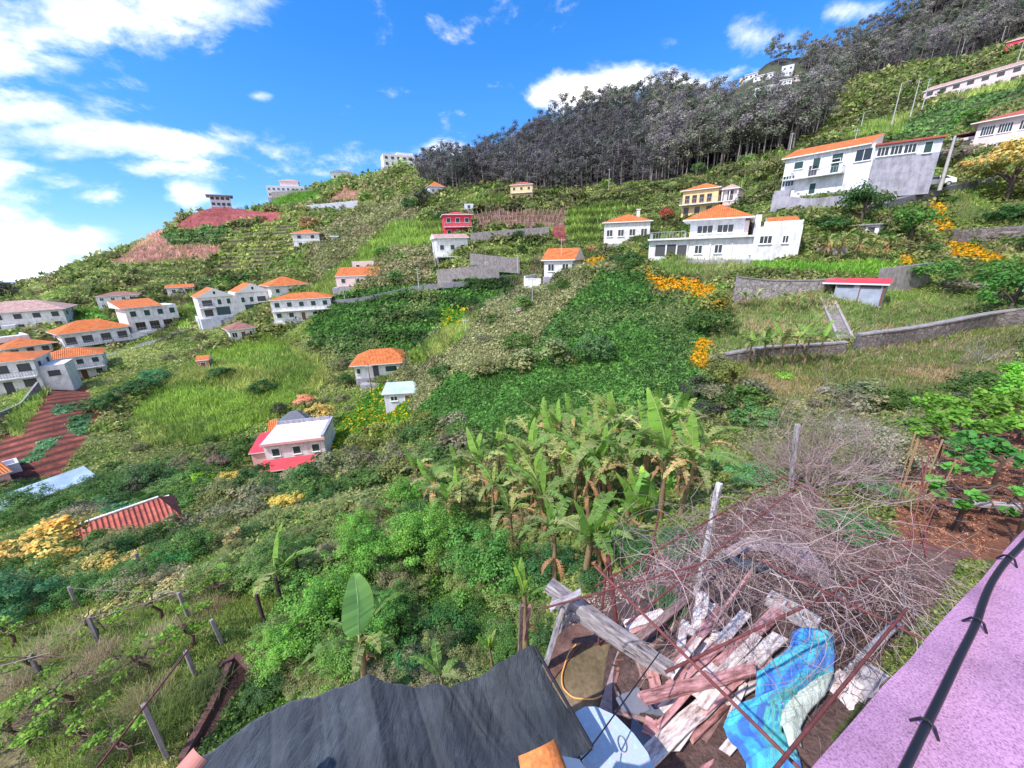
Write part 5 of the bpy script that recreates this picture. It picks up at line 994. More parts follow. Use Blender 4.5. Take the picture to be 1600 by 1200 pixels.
# ------------------------------------------------------------------ notable shrubs and trees
def Q(px, py, z):
    """point of the line of sight through a pixel at height z"""
    d = ray(px, py); return Vector(d*(z/d[2]))
DG, MGn, LG, LIME, OLV, OCH, TEAL, PUR = (.035,.09,.028), (.075,.18,.04), (.12,.27,.05), (.22,.42,.06), (.15,.17,.08), (.50,.38,.14), (.05,.16,.08), (.17,.13,.13)
YEL = (.48,.40,.11); FRESH = (.10,.33,.045); PALE = (.34,.36,.20); DK = (.05,.06,.045)
T_ = [  # px, base py, width px, kind, colour, squash, label, extras
 (1345,352,72,'dense',DG,1.1,'big dark ivy covered tree between the tall white house and the villa',1), (1290,362,70,'dense',DG,.6,'dark ivy hedge hanging over the bank right of the villa roof',0), (1238,366,34,'dense',DG,1.1,'small dark round bush beside the annex roof of the villa',0),
 (1420,378,78,'shrub',MGn,.95,'mid green bushy tree left of the orange flower bank',1), (1385,368,50,'shrub',OLV,.8,'dull green bush just right of the ivy tree',0), (1480,260,90,'shrub',(.15,.14,.12),.6,'brown grey scrub bank above the white car',0), (1430,240,50,'shrub',(.13,.12,.10),.6,'purple brown bush behind the thick pale pole',0),
 (1572,318,120,'yshrub',OCH,1.0,'large ochre yellow crowned tree at the right edge beside the car road',1), (1590,350,90,'dense',DG,.6,'dark bush under the ochre tree at the right edge',0), (1508,208,52,'shrub',MGn,.8,'round green tree left of the pink corner house',1),
 (1040,350,26,'shrub',(.30,.07,.06),1.4,'dark red leaved tree left of the yellow house',1), (960,415,34,'dense',DG,.9,'dark bush beside the white house above the yellow flowers',0), (985,420,50,'dense',DG,.9,'dark green tree at the foot of the villa wall on the left',0), (1012,395,20,'dense',DG,1.3,'dark conical bush at the left corner of the villa',0),
 (925,395,24,'shrub',(.30,.16,.10),.9,'reddish shrub left of the villa slope',0), (1200,278,60,'shrub',OLV,.8,'olive thicket left of the tall white house',0), (1090,275,22,'dense',(.08,.16,.05),1.2,'small green tree at the wood edge above the yellow house',1), (1165,260,40,'shrub',(.12,.2,.07),.7,'pale green bush under the wood edge',0),
 (1450,450,95,'dense',(.06,.15,.035),.75,'wide green shrub at the right end of the block wall',0), (1500,455,60,'shrub',(.22,.21,.19),.6,'greyish twiggy bush right of the wide green shrub',0), (1575,500,110,'dense',(.06,.17,.04),1.0,'dark green tree at the right edge above the stone wall',1), (1560,440,70,'dense',MGn,.9,'green bush behind the tree at the right edge',0),
 (1585,640,110,'dense',(.16,.40,.05),.9,'bright green round tree at the right edge below the stone wall',1), (1222,592,34,'shrub',(.20,.42,.06),.6,'small lime bush in front of the banana row',0), (1178,668,80,'dense',(.08,.17,.06),.8,'round fresh green shrub in the gully centre right',0), (1155,640,40,'shrub',(.25,.2,.15),.8,'brownish bush behind the round fresh green shrub',0),
 (1345,620,90,'shrub',(.13,.17,.09),.5,'grey green bush on the dry slope under the stone wall',0), (1290,620,50,'shrub',(.24,.22,.22),.5,'grey leafless bush left of the grey green bush',0), (1085,620,60,'dense',DK,.9,'dark shrub at the right end of the fern slope',0), (1110,655,60,'dense',DK,.8,'dark shrub at the lower right corner of the fern slope',0),
 (935,562,70,'dense',(.06,.12,.05),1.0,'dark tree standing in the middle of the fern slope',0), (868,570,76,'shrub',(.12,.16,.07),.9,'tall olive bush left of the dark fern slope tree',0), (815,580,80,'shrub',OLV,.75,'grey olive bush on the middle ridge',0), (760,585,70,'shrub',OLV,.6,'low grey olive bush on the left shoulder of the middle ridge',0),
 (815,495,34,'shrub',(.22,.21,.21),.8,'bare grey bush on the crest under the ridge house',0), (720,715,110,'shrub',(.11,.11,.07),.6,'wide brownish bush at the foot of the fern slope',0), (700,700,60,'shrub',PUR,.6,'purple brown bush at the left foot of the fern slope',0),
 (505,668,56,'yshrub',OCH,.95,'bright ochre yellow shrub behind the pink trimmed house',1), (478,640,36,'yshrub',(.78,.34,.24),.9,'pinkish orange shrub left of the bright ochre shrub',1), (438,650,28,'dense',DK,1.1,'dark round tree left of the grey pavilion',1), (413,615,44,'dense',DG,.9,'round dark green bush alone on the grassy slope',0), (347,592,42,'dense',DG,.8,'dark bush right of the tiny brick hut',0),
 (545,605,26,'dense',DG,1.2,'narrow dark tree at the left corner of the spur house',1), (650,572,24,'shrub',(.13,.2,.04),1.3,'yellowish green tree touching the spur house roof',1), (165,640,60,'dense',DG,.7,'dark bush left in the thicket under the village road',0), (215,620,70,'dense',DG,.7,'broad dark bush in the thicket below the balconied house',0), (240,600,50,'dense',TEAL,.8,'blue green bush in the thicket under the village road',0),
 (398,815,44,'yshrub',YEL,.9,'pale yellow shrub, left one of the pair under the pink trimmed house',0), (448,800,60,'yshrub',YEL,.8,'pale yellow shrub, right one of the pair under the pink trimmed house',0), (358,762,44,'yshrub',YEL,1.0,'yellow crowned shrub next to the lime columnar bush',0), (318,770,40,'dense',(.20,.38,.05),1.5,'lime green columnar bush in the valley',0),
 (345,735,36,'dense',PUR,1.0,'dark purple tree behind the yellow crowned shrub',1), (400,770,80,'dense',DG,.7,'dark green bush in front of the pink trimmed house',0), (226,775,40,'dense',DK,1.3,'dark upright tree above the teal cabbage plot',1), (180,770,30,'dense',DG,.9,'small dark bush at the left end of the cabbage plot',0), (128,820,70,'dense',DK,.6,'black green spreading conifer right of the blue shelter',1),
 (310,840,60,'shrub',(.16,.11,.09),.7,'brown purple shrub at the right end of the tiled farmhouse roof',0), (210,745,60,'shrub',(.10,.14,.06),.6,'olive bush above the dark upright tree',0), (500,790,60,'dense',DG,.7,'dark bush below the right end of the pink trimmed house',0), (560,800,80,'shrub',(.14,.18,.08),.6,'grey green bush left of the bananas',0),
 (60,890,150,'yshrub',(.50,.38,.13),.8,'large golden ochre tree in front of the tiled farmhouse',0), (0,895,80,'yshrub',(.50,.38,.14),.8,'golden ochre tree cut by the left edge',0), (165,905,90,'yshrub',(.46,.38,.14),.75,'golden ochre shrub right of the large ochre tree',0), (225,880,60,'yshrub',(.45,.34,.15),.6,'thin ochre shrub against the farmhouse roof',0),
 (270,890,95,'fine',(.05,.20,.06),.6,'deep green shrub under the right end of the farmhouse roof',0), (170,925,70,'fine',(.06,.17,.05),.8,'dark green shrub between the ochre bushes',0), (30,960,150,'fine',(.04,.13,.06),.8,'big dark green bush at the left edge above the vineyard',0), (115,935,90,'fine',(.07,.18,.06),.6,'mid green bush right of the big dark green bush',0),
 (205,940,90,'shrub',(.28,.28,.12),.5,'pale straw yellow shrub above the vineyard',0), (270,925,80,'shrub',(.34,.32,.19),.5,'cream coloured dry shrub above the vineyard',0), (330,910,70,'fine',(.17,.38,.05),.6,'lime bush above the vineyard right side',0), (420,870,90,'fine',(.12,.18,.07),.5,'dull green bush above the dark vineyard poles',0),
 (355,860,60,'shrub',(.22,.20,.10),.8,'olive brown bush above the cream coloured shrub',0), (480,850,80,'shrub',(.15,.20,.07),.5,'olive bush left of the fresh green fig trees',0),
 (240,350,34,'dense',DG,.6,'dark bush on the skyline left of the red ploughed field',0), (205,368,30,'dense',DG,.5,'lower skyline bush left of the dark one',0), (12,470,50,'dense',DK,1.0,'dark far tree cluster at the left end of the skyline',0), (40,500,60,'dense',(.05,.07,.05),.8,'dark tree above the mansion at left',0), (487,362,36,'shrub',(.30,.20,.11),.8,'ochre brown tree above the lone white house',1),
 (410,345,20,'shrub',(.2,.15,.08),.7,'brown shrub by the field hut',0), (662,325,34,'dense',DK,1.1,'dark tree left of the small pale cottage',1), (640,330,40,'dense',DG,.8,'dark bush at the head of the green gully',0), (690,345,30,'dense',DG,.7,'dark shrub above the crimson house',0), (500,280,24,'dense',DK,.8,'dark tree left of the skyline house',1), (480,283,20,'dense',DK,.8,'dark tree right of the lavender grey ridge building',1),
 (600,400,44,'shrub',MGn,.6,'green bush in the gully below the ridge plot',0), (790,372,24,'shrub',(.14,.24,.05),1.0,'yellow green bush under the brown vine terraces',0), (810,375,22,'dense',DG,1.2,'dark green bush under the brown vine terraces',0), (815,395,18,'dense',DG,1.3,'dark bush in front of the pale stained wall',0), (740,300,40,'dense',DK,.6,'dark hedge bush between the cottage and the salmon house',0),
 (380,445,50,'shrub',DG,.6,'dark bush above the twin gabled house',0), (165,510,50,'shrub',(.10,.22,.05),.7,'green bush between the mansion and the old white house',0), (620,440,40,'shrub',(.07,.15,.05),.7,'green bush right of the pale pink house',0), (420,520,50,'shrub',(.16,.18,.07),.5,'olive bush under the terraced villa',0),
]
for px, py, w_, kd, col, sq, lab, tr_ in T_:
    shrub(px, py, w_, kd, col, lab, name='tree' if tr_ else 'shrub', cat='tree' if tr_ else 'shrub', sq=sq, trunk=bool(tr_), lift=.35 if tr_ else 0)
FR = [(575,900,130,'leafy fresh green fig tree at the centre left'), (650,880,140,'leafy fresh green fig tree in front of the bananas'), (760,930,170,'broad fresh green fig tree left of the banana trunks'), (700,850,110,'small fresh green fig tree behind the broad one'), (510,985,150,'fresh green bush right of the vineyard poles'), (450,1040,110,'fresh green bush above the vineyard channel'),
      (600,1000,120,'fresh green bush between the pale banana leaf and the shade cloth'), (540,1060,110,'low fresh green bush above the shade cloth on the left'), (640,800,90,'pale fresh green bush beside the banana edge'), (560,845,80,'pale fresh green bush near the grey green bush')]
for i, (px, py, w_, lab) in enumerate(FR):
    col = [(.11,.26,.05), (.14,.30,.06), (.08,.21,.05), (.12,.25,.06)][i % 4]
    shrub(px, py, w_, 'finest', col, lab, name='fig_tree', cat='tree', group='fresh green fig trees', sq=.9, trunk=True, lift=.2)
for px, py, w_, col, lab in [(700,1000,130,(.04,.12,.035),'dark green undergrowth bush left of the young banana'), (640,1050,110,(.05,.15,.05),'dark bush just above the shade cloth'), (780,1000,80,(.05,.15,.05),'dark undergrowth bush beside the young banana stem'), (1040,950,70,(.05,.13,.05),'small dark weeds behind the timber beam'),
                             (860,900,120,(.045,.13,.05),'dark foliage under the banana trunks'), (930,915,110,(.04,.10,.04),'dark foliage directly behind the timber beam'), (1000,880,110,(.045,.12,.045),'dark foliage between the beam and the white post'), (1060,860,90,(.05,.14,.06),'blue green weeds left of the white post'), (960,860,100,(.05,.13,.04),'shady weeds under the short dark banana'), (1330,840,110,(.05,.17,.05),'green weeds beneath the dead vine trellis'), (1375,775,80,(.06,.2,.06),'green weeds left of the spiky agave'), (1180,760,100,(.10,.27,.10),'bluish green weeds behind the white post'), (1100,740,90,(.08,.22,.07),'green weeds right behind the banana grove')]:
    shrub(px, py, w_, 'fine', col, lab, name='undergrowth_bush', cat='bush', sq=.6)
# ------------------------------------------------------------------ banana plants
def banana_leaf(seed, L=1.0, e0=75, e1=-30, w=.125, torn=.5, col=(.2,.42,.06)):
    rng = np.random.RandomState(seed); n_ = 26; t = np.linspace(0, 1, n_); el = np.radians(e0+(e1-e0)*t**1.25); ds = L/(n_-1)
    x = np.concatenate([[0], np.cumsum(np.cos(el[:-1])*ds)]); z = np.concatenate([[0], np.cumsum(np.sin(el[:-1])*ds)]); y = .03*np.sin(t*3+seed)
    rc = np.stack([x, y, z], -1); b = Bag(); b.tube(rc, .016*(1-t*.85), (col[0]*1.5+.1, col[1]*1.1+.05, col[2]*1.6+.05), 4)
    nrm = np.stack([-np.sin(el), 0*el, np.cos(el)], -1); wd = w*np.sin(np.clip((t-.12)/.88, 0, 1)**.7*math.pi)**.6
    for sg in (-1, 1):
        sag = rng.uniform(.0, .35); fold = rng.uniform(-.2, .5)
        for i in range(3, n_-1):
            if rng.rand() < torn: sag = rng.uniform(-.1, .9)
            gap = .86 if rng.rand() < torn else 1.0
            def edge(j, ww): return rc[j]+np.array([0, sg*1.0, 0])*ww*(1-.25*sag)+nrm[j]*ww*(fold-.9*sag)+np.array([np.cos(el[j]), 0, np.sin(el[j])])*ww*.18
            a, a2 = rc[i], rc[i]*(1-gap)+rc[i+1]*gap; e_1 = edge(i, wd[i]); e2 = edge(i, wd[i])*(1-gap)+edge(i+1, wd[i+1])*gap
            g = 1+rng.uniform(-.2, .2); c_ = np.tile(np.array(col)*g, (4, 1)); c_[2:] *= [1.15, 1.05, .9]
            b.add(np.array([a, a2, e2, e_1]), np.array([[0, 1, 2, 3]]), c_)
    return b
BL_ = [banana_leaf(s, 1.0, e0, e1, w, torn, col).mesh('leaf', MF) for s, (e0, e1, w, torn, col) in enumerate([(84,45,.12,.35,(.18,.38,.07)), (75,-10,.11,.6,(.14,.31,.07)), (68,-45,.11,.8,(.14,.28,.08)), (60,-75,.10,.9,(.22,.30,.13)), (85,60,.10,.1,(.30,.56,.08)), (72,-25,.11,.9,(.32,.42,.16)), (78,15,.11,.85,(.24,.36,.10)), (50,-85,.09,.95,(.42,.38,.18))])]
DEADL = [banana_leaf(50+s, .9, 20, -88, .09, .9, (.40,.25,.15)).mesh('dead_leaf', MF) for s in range(2)]
def stem_mesh(): 
    b = Bag(); b.tube([(0,0,-.2),(0,0,.1),(.01,0,.6),(0,.01,1.0)], [.055,.05,.038,.028], (1,1,1), 8); return b.mesh('pseudostem', plain_mat('banana_stem', (.30,.24,.12), .8, noise=.8, nscale=5, dirt=(.14,.07,.05)), True)
STEM = stem_mesh(); rb = random.Random(8)
def banana(pos, h, label, nl=8, group='banana plants of the grove', leafs=None, dead=3, L=None):
    o = link('banana_plant', None, label=label, cat='banana plant', group=group, loc=pos); o.rotation_euler = (rb.uniform(-.1, .1), rb.uniform(-.1, .1), rb.uniform(0, 6.28)); L = L or h*.72
    s_ = link('pseudostem', STEM, o); s_.scale = (h*.75, h*.75, h)
    for i in range(nl):
        l = link('leaf', BL_[(leafs or [1,2,3,5,2,6,3,0,7,5])[i % (len(leafs) if leafs else 10)]], o); l.location = (0, 0, h*rb.uniform(.88, 1.0)); l.rotation_euler = (rb.uniform(-.2, .2), rb.uniform(-.15, .2), i*2.4+rb.uniform(-.4, .4)); q = L*rb.uniform(.75, 1.2); l.scale = (q, q, q); g = rb.uniform(.8, 1.25); l.color = (g, g, g, 1)
    for i in range(dead):
        l = link('dead_leaf', DEADL[i % 2], o); l.location = (0, 0, h*rb.uniform(.6, .9)); l.rotation_euler = (0, 0, rb.uniform(0, 6.28)); q = L*rb.uniform(.5, .9); l.scale = (q*.6, q*.8, q)
    return o
BP = [(780,740,2.9),(820,720,3.0),(855,700,2.9),(925,700,3.0),(960,690,2.8),(1010,720,3.0),(1080,740,2.8),(895,780,2.8),(945,780,2.9),(1005,770,2.9),(720,770,2.4),(770,800,2.4),(1135,700,2.3),(1070,680,2.6),(830,800,2.6),(1060,790,2.8),(990,720,2.8),(700,820,2.3),(690,790,2.6),(725,800,2.2),(660,760,2.4),(760,770,2.8),(800,790,2.7),(835,760,3.0),(870,775,2.8),(905,740,3.0),(880,710,2.8),(935,760,3.2),(965,730,3.1),(1000,750,3.2),(1035,730,3.0),(1060,755,2.6),(950,700,3.0),(985,700,2.8),(1020,695,3.0),(1060,700,2.6),(1095,715,2.4),(850,820,2.5),(800,840,2.2),(920,800,2.7),(980,790,2.8),(1030,800,2.6),(1105,690,2.4),(900,680,2.6),(745,745,2.4),(1120,730,2.2),(870,740,2.6),(1045,675,2.4)]
for i, (px, py, h) in enumerate(BP):
    g = G(px, py+26)
    if g is None or px > 1085: continue
    banana(g, h*(.85 if px < 1050 else .6), 'ragged banana plant in the '+('back' if py < 725 else 'middle' if py < 775 else 'front')+' of the gully grove, '+('far left end' if px < 750 else 'left part' if px < 860 else 'centre' if px < 970 else 'right part' if px < 1060 else 'right end'), nl=9, dead=4)
def at_depth(px, py, D): return Vector(P(px, py, D))
def big_banana(px, pytop, D, h, lab, **k):
    p = at_depth(px, pytop, D); p.z -= h; return banana(p, h, lab, group=None, **k)
big_banana(905, 830, 9.3, 3.2, 'tall banana plant with arching leaves behind the timber beam', nl=9, L=1.5, leafs=[0,1,2,6,3,2,1,0,6], dead=3)
big_banana(1000, 800, 11.0, 3.0, 'banana plant with broad bright upright leaf left of the white post', nl=9, L=1.9, leafs=[0,4,1,2,0,6,3], dead=4)
big_banana(1045, 790, 12.5, 3.0, 'banana plant with dark leaves directly left of the white post', nl=8, L=1.9, leafs=[0,1,2,6], dead=3)
big_banana(868, 835, 10.5, 2.6, 'banana plant with torn leaves left of the tall arching one', nl=8, L=1.4, leafs=[1,2,5,3,6,2,0], dead=4)
big_banana(945, 850, 9.0, 2.0, 'short dark banana plant between the tall arching one and the white post', nl=8, L=1.3, leafs=[2,1,3,2,6], dead=4)
big_banana(1060, 850, 9.4, 2.2, 'banana plant with hanging leaves just left of the white post foot', nl=8, L=1.3, leafs=[3,2,1,2,5], dead=4)
big_banana(820, 935, 7.5, 2.2, 'young banana plant with split yellow green leaves above the shade cloth', nl=6, L=.75, leafs=[4,0,6,1,4,6], dead=1)
big_banana(545, 1000, 8.0, 2.4, 'banana plant with one broad pale leaf left of the shade cloth', nl=8, L=1.25, leafs=[2,2,3,1,2,5], dead=2)
big_banana(425, 905, 12.5, 2.5, 'banana plant with long arching frond above the vineyard', nl=6, L=2.0, leafs=[2,3,1,2,5,0], dead=1)
big_banana(770, 1010, 7.6, .9, 'small banana sucker beside the shade cloth corner', nl=5, L=.5, leafs=[4,0,6,0], dead=0)
big_banana(690, 1060, 7.0, .8, 'banana sucker with droopy leaves at the shade cloth edge', nl=4, L=.7, leafs=[2,1,3,2], dead=0)
# one broad flat pale leaf
b = banana_leaf(77, 1.0, 80, 45, .26, 0.0, (.30,.62,.20)); ml = b.mesh('leaf', MF)
for (px, py, D, s_, rz) in ((545, 1010, 7.6, 1.0, 2.6), (1000, 835, 9.8, 1.35, 1.2)):
    pass
for o_ in [o for o in C.objects if o.get('label') in ('banana plant with one broad pale leaf left of the shade cloth', 'banana plant with broad bright upright leaf left of the white post')]:
    l = link('leaf', ml, o_, label='broad untorn bright leaf'); pale = 'pale' in o_['label']; l.location = (0, 0, 2.3 if pale else 2.8); l.scale = (1.5, 1.4, 1.5) if pale else (1.6, 1.3, 1.6); l.rotation_euler = (0, 0, 0); l.rotation_euler.z = -o_.rotation_euler.z + (R(128) if pale else R(80)); l.rotation_euler.y = R(-10)
# small bananas on the far right terraces
for i, (px, py, h) in enumerate([(1165,572,1.9),(1190,570,1.8),(1215,568,2.0),(1235,566,2.0),(1256,565,2.2),(1272,563,2.0)]): banana(G(px, py+6), h, 'banana plant in the short row beside the low stone wall', nl=9, group='banana row by the low stone wall', dead=2, L=1.6)
for i, (px, py, h) in enumerate([(1285,402,2.2),(1310,400,2.4),(1335,400,2.2),(1358,404,2.0),(1382,402,2.2)]): banana(G(px, py+6), h, 'drooping banana plant with brown skirt under the ivy bank', nl=9, group='bananas under the ivy bank', leafs=[3,2,3,7,5,2,1], dead=7, L=2.2)
for i, (px, py, h) in enumerate([(1160,478,1.2),(1180,480,1.3),(1222,480,1.3),(1245,484,1.3),(1262,475,1.2)]): banana(G(px, py+4), h, 'small greyish banana plant at the foot of the block wall', nl=8, group='bananas at the foot of the block wall', leafs=[5,3,7,2], dead=3, L=1.3)
# ------------------------------------------------------------------ canes, agave, palms
def blades(seed, n_, L, spread, wd, col, droop=.3, mat=MF, up0=.25):
    rng = np.random.RandomState(seed); b = Bag()
    for i in range(n_):
        a = rng.uniform(0, 6.28); e = rng.uniform(up0, 1.5); l = L*rng.uniform(.6, 1.1); o = np.array([rng.normal()*spread, rng.normal()*spread, 0]); d = np.array([math.cos(a)*math.cos(e), math.sin(a)*math.cos(e), math.sin(e)]); s = np.array([-math.sin(a), math.cos(a), 0])*wd
        t = np.linspace(0, 1, 5)[:, None]; c = o+d*l*t-np.array([0, 0, 1])*droop*l*t**2; w_ = (1-t**1.5)*1.0
        g = rng.uniform(.7, 1.3); b.strip(c-s*w_, c+s*w_, np.array(col)*g)
    return b.mesh('blades', mat)
o = link('agave', blades(1, 60, .75, .03, .02, (.42,.42,.20), .15), label='spiky yellowish agave with flower stalks on the red soil', cat='agave', loc=G(1410, 790)); 
b = Bag(); rng = np.random.RandomState(4)
for k_ in range(7): x, y = rng.normal(size=2)*.35; b.tube([(x, y, 0), (x*1.2, y*1.2, .8), (x*1.3, y*1.3, 1.3+rng.uniform(-.2, .3))], [.012, .01, .018], (.5,.33,.22), 4)
link('flower_stalks', b.mesh('stalks', MF), o)
for px, py, s_, n_, lab in [(1190,268,5.0,150,'tall pale green cane thicket left of the tall white house'), (1150,290,3.6,90,'lower cane thicket above the yellow house'), (1225,250,4.5,90,'cane thicket rising behind the orange roof end'), (985,395,0.1,3,None)]:
    if lab: link('cane_thicket', blades(int(px), n_, s_, s_*.35, .12, (.30,.40,.13), .15, up0=.9), label=lab, cat='canes', loc=G(px, py+8))
def palm(px, py, D, h, L, lab, col=(.10,.2,.06)):
    p = G(px, py) if D is None else Vector(P(px, py, D)); o = link('palm', None, label=lab, cat='palm', loc=p); b = Bag(); b.tube([(0,0,-.3),(0,0,h)], [.14,.11], (1,1,1), 7); link('trunk', b.mesh('trunk', MBARK), o); b = Bag(); rng = np.random.RandomState(int(px))
    for k_ in range(18):
        a = k_*2.4; e0 = rng.uniform(.1, 1.3); n2 = 9; t = np.linspace(0, 1, n2)[:, None]; d = np.array([math.cos(a)*math.cos(e0), math.sin(a)*math.cos(e0), math.sin(e0)]); c = np.array([0, 0, h])+d*L*t-np.array([0, 0, 1])*.5*L*t**2; s = np.array([-math.sin(a), math.cos(a), 0])
        for i in range(1, n2):
            for sg in (-1, 1):
                for q in (0, .5): base = c[i]*(1-q)+c[i-1]*q; tip = base+s*sg*L*.3*math.sin(math.pi*(i/n2*.8+.15))+d*L*.12-np.array([0, 0, .1*L]); w2 = d*.02*L; b.add(np.array([base-w2, base+w2, tip+w2*.3, tip-w2*.3]), np.array([[0,1,2,3]]), np.tile(np.array(col)*rng.uniform(.8, 1.3), (4, 1)))
    link('fronds', b.mesh('fronds', MF), o)
palm(238, 800, None, 1.4, 1.7, 'small palm between the two halves of the cabbage plot'); palm(405, 705, None, 1.6, 2.0, 'feathery palm left of the pink trimmed house', (.12,.2,.12)); palm(1310, 455, None, .8, 1.2, 'small dry palm beside the steps and the panel shed', (.25,.24,.12))
# ------------------------------------------------------------------ bare shrubs
def bare(seed, n0=9, L=1.2, depth_=4, rad=.018, spread=.9, col=(.36,.28,.30), sideways=0.5):
    rng = np.random.RandomState(seed); b = Bag()
    def grow(p, d, l, r_, k):
        pts = [p]; q = p.copy(); dd = d.copy()
        for i in range(4): dd = unit(dd+rng.normal(size=3)*.16+np.array([0, 0, .04])); q = q+dd*l/4; pts.append(q.copy())
        b.tube(pts, np.linspace(r_, r_*.55, 5), np.array(col)*rng.uniform(.8, 1.25), 3)
        if k > 0:
            for j in range(rng.randint(2, 5)): s_ = rng.randint(1, 5); grow(pts[s_], unit(dd+rng.normal(size=3)*.55), l*rng.uniform(.5, .85), r_*.5, k-1)
    for i in range(n0): a = rng.uniform(0, 6.28); e = rng.uniform(.35, 1.4); grow(np.array([rng.normal()*.08, rng.normal()*.08, 0]), np.array([math.cos(a)*math.cos(e)*spread, math.sin(a)*math.cos(e)*spread, math.sin(e)]), L*rng.uniform(.7, 1.1), rad, depth_)
    return b
link('bare_shrub', bare(3, 18, 1.1, 5, .024, 1.1, (.46,.37,.41)).mesh('branches', MF), label='big leafless purple grey shrub right behind the trellis post', cat='shrub', loc=G(1262, 765)+Vector((0, 0, -.1)))
link('bare_shrub', bare(5, 12, .8, 4, .018, 1.1, (.38,.32,.32)).mesh('branches', MF), label='leafless grey shrub left of the big purple grey one', cat='shrub', loc=G(1215, 735))
link('bare_shrub', bare(6, 8, 1.3, 4, .02, 1.3, (.34,.30,.28)).mesh('branches', MF), label='leafless shrub with long branches leaning right over dark foliage', cat='shrub', loc=G(1300, 752))
shrub(1370, 735, 130, 'fine', (.22,.24,.17), 'grey green shrub flecked with pale blossom beside the leafless shrubs', sq=.9); shrub(1340, 700, 110, 'fine', (.24,.25,.20), 'pale flecked shrub at the back of the leafless shrubs', sq=.7); shrub(1385, 745, 80, 'fine', (.03,.055,.03), 'very dark shrub between the blossom flecked shrub and the red soil', sq=.8)
link('bare_shrub', bare(8, 7, 1.0, 3, .03, 1.0, (.4,.38,.38)).mesh('branches', MF), label='small grey leafless tree on the dry slope at right under the stone wall', cat='shrub', loc=G(1528, 570)); link('bare_shrub', bare(9, 7, 1.5, 3, .05, 1.0, (.36,.32,.32)).mesh('branches', MF), label='leafless tree below the long pink house', cat='shrub', loc=G(1495, 160))
# ------------------------------------------------------------------ grapevines
def vine_leaves(seed, n_, R_, leaf, col, flat=.25):
    rng = np.random.RandomState(seed); b = Bag(); k_ = max(3, n_//45)
    for i in range(k_):
        c0 = np.array([rng.uniform(-1, 1)*R_[0], rng.uniform(-1, 1)*R_[1], rng.uniform(-flat, flat)]); m_ = n_//k_; u = unit(rng.normal(size=(m_, 3))); p = c0+u*(rng.rand(m_, 1)**.5)*np.array([.28, .28, .16])*max(R_)*.9
        g = rng.uniform(.65, 1.3); b.add(*leaves(rng, p, np.array([0, 0, 1.])+rng.normal(size=(m_, 3))*.55, leaf*rng.uniform(.6, 1.3, m_), 1.15, np.array(col)*g*(1+rng.uniform(-.2, .25, (m_, 1)))))
    return b
def vine(px, py, h, R_, n_, leaf, col, lab, seed, rot=0, canes=6, pos=None):
    g = pos or G(px, py); o = link('grapevine', None, label=lab, cat='grapevine', loc=g, group='grapevines'); o.rotation_euler.z = rot; rng = np.random.RandomState(seed); b = Bag()
    b.tube([(0,0,-.2),(.08,.05,h*.4),(-.05,0,h*.8),(0,0,h)], [.05,.04,.035,.03], (.15,.10,.09), 6)
    for i in range(canes):
        a = rng.uniform(0, 6.28); pts = [np.array([0, 0, h*.95])]; d = np.array([math.cos(a)*R_[0], math.sin(a)*R_[1], 0.])
        for j in range(6): pts.append(pts[-1]+d/5+rng.normal(size=3)*.07)
        b.tube(pts, np.linspace(.022, .008, 7), (.19,.13,.12), 4)
    link('stem', b.mesh('stem', MF), o); l = link('vine_leaves', vine_leaves(seed, n_, R_, leaf, col).mesh('vine_leaves', MF), o); l.location = (0, 0, h+.1)
GV = (.20,.40,.06)
vine(1455, 740, 1.3, (.9,.7), 900, .14, (.15,.34,.05), 'leafy lime green grapevine at the left end of the right hand terrace', 1)
vine(1520, 700, 1.2, (1.0,.8), 900, .15, (.19,.38,.06), 'lime green grapevine behind the wire on the right hand terrace', 2); vine(1590, 690, 1.2, (1.0,.8), 900, .15, (.19,.37,.06), 'lime grapevine at the right edge behind the wire', 3); vine(1480, 680, 1.0, (.9,.6), 600, .14, (.18,.42,.06), 'small lime grapevine under the bright round tree', 4)
vine(1535, 800, 1.2, (.8,.55), 600, .13, (.09,.30,.07), 'mid green grapevine over the middle of the red soil', 5); vine(1590, 770, 1.1, (.6,.6), 500, .13, (.09,.30,.06), 'mid green grapevine at the right edge of the red soil', 6); vine(1490, 830, .9, (.5,.4), 260, .12, (.13,.38,.07), 'small grapevine sprouting beside the grey log', 7); vine(1580, 860, .8, (.4,.3), 160, .11, (.14,.40,.08), 'small grapevine close to the pink slab edge', 8)
VL = [(40,1170,900,(1.3,.5),'leafy lime grapevine in the bottom left corner'), (130,1170,350,(.8,.4),'lime grapevine right of the corner one'), (60,1060,200,(1.3,.3),'thin grapevine on the upper wire at the left edge'), (230,1060,350,(.9,.4),'lime grapevine in the middle of the vineyard'), (300,1010,420,(.7,.4),'lime grapevine next to the middle concrete posts'), (150,1000,160,(1.3,.3),'nearly bare grapevine on the second wire'), (20,1010,350,(1.0,.3),'lime grapevine at the left edge near the dark bush'), (250,970,160,(1.3,.3),'nearly bare twisted grapevine near the cream shrub'), (110,1110,160,(1.0,.3),'sparse grapevine between weeds at lower left'), (350,940,300,(.9,.3),'lime grapevine by the dark poles'), (200,1190,320,(.7,.4),'lime grapevine under the leaning rod')]
for i, (px, py, n_, R_, lab) in enumerate(VL): vine(px, py, .75, (R_[0]*.8, R_[1]*.8), int(n_*.9), .075, (.20,.38,.06), lab, 20+i, rot=R(25), canes=9)
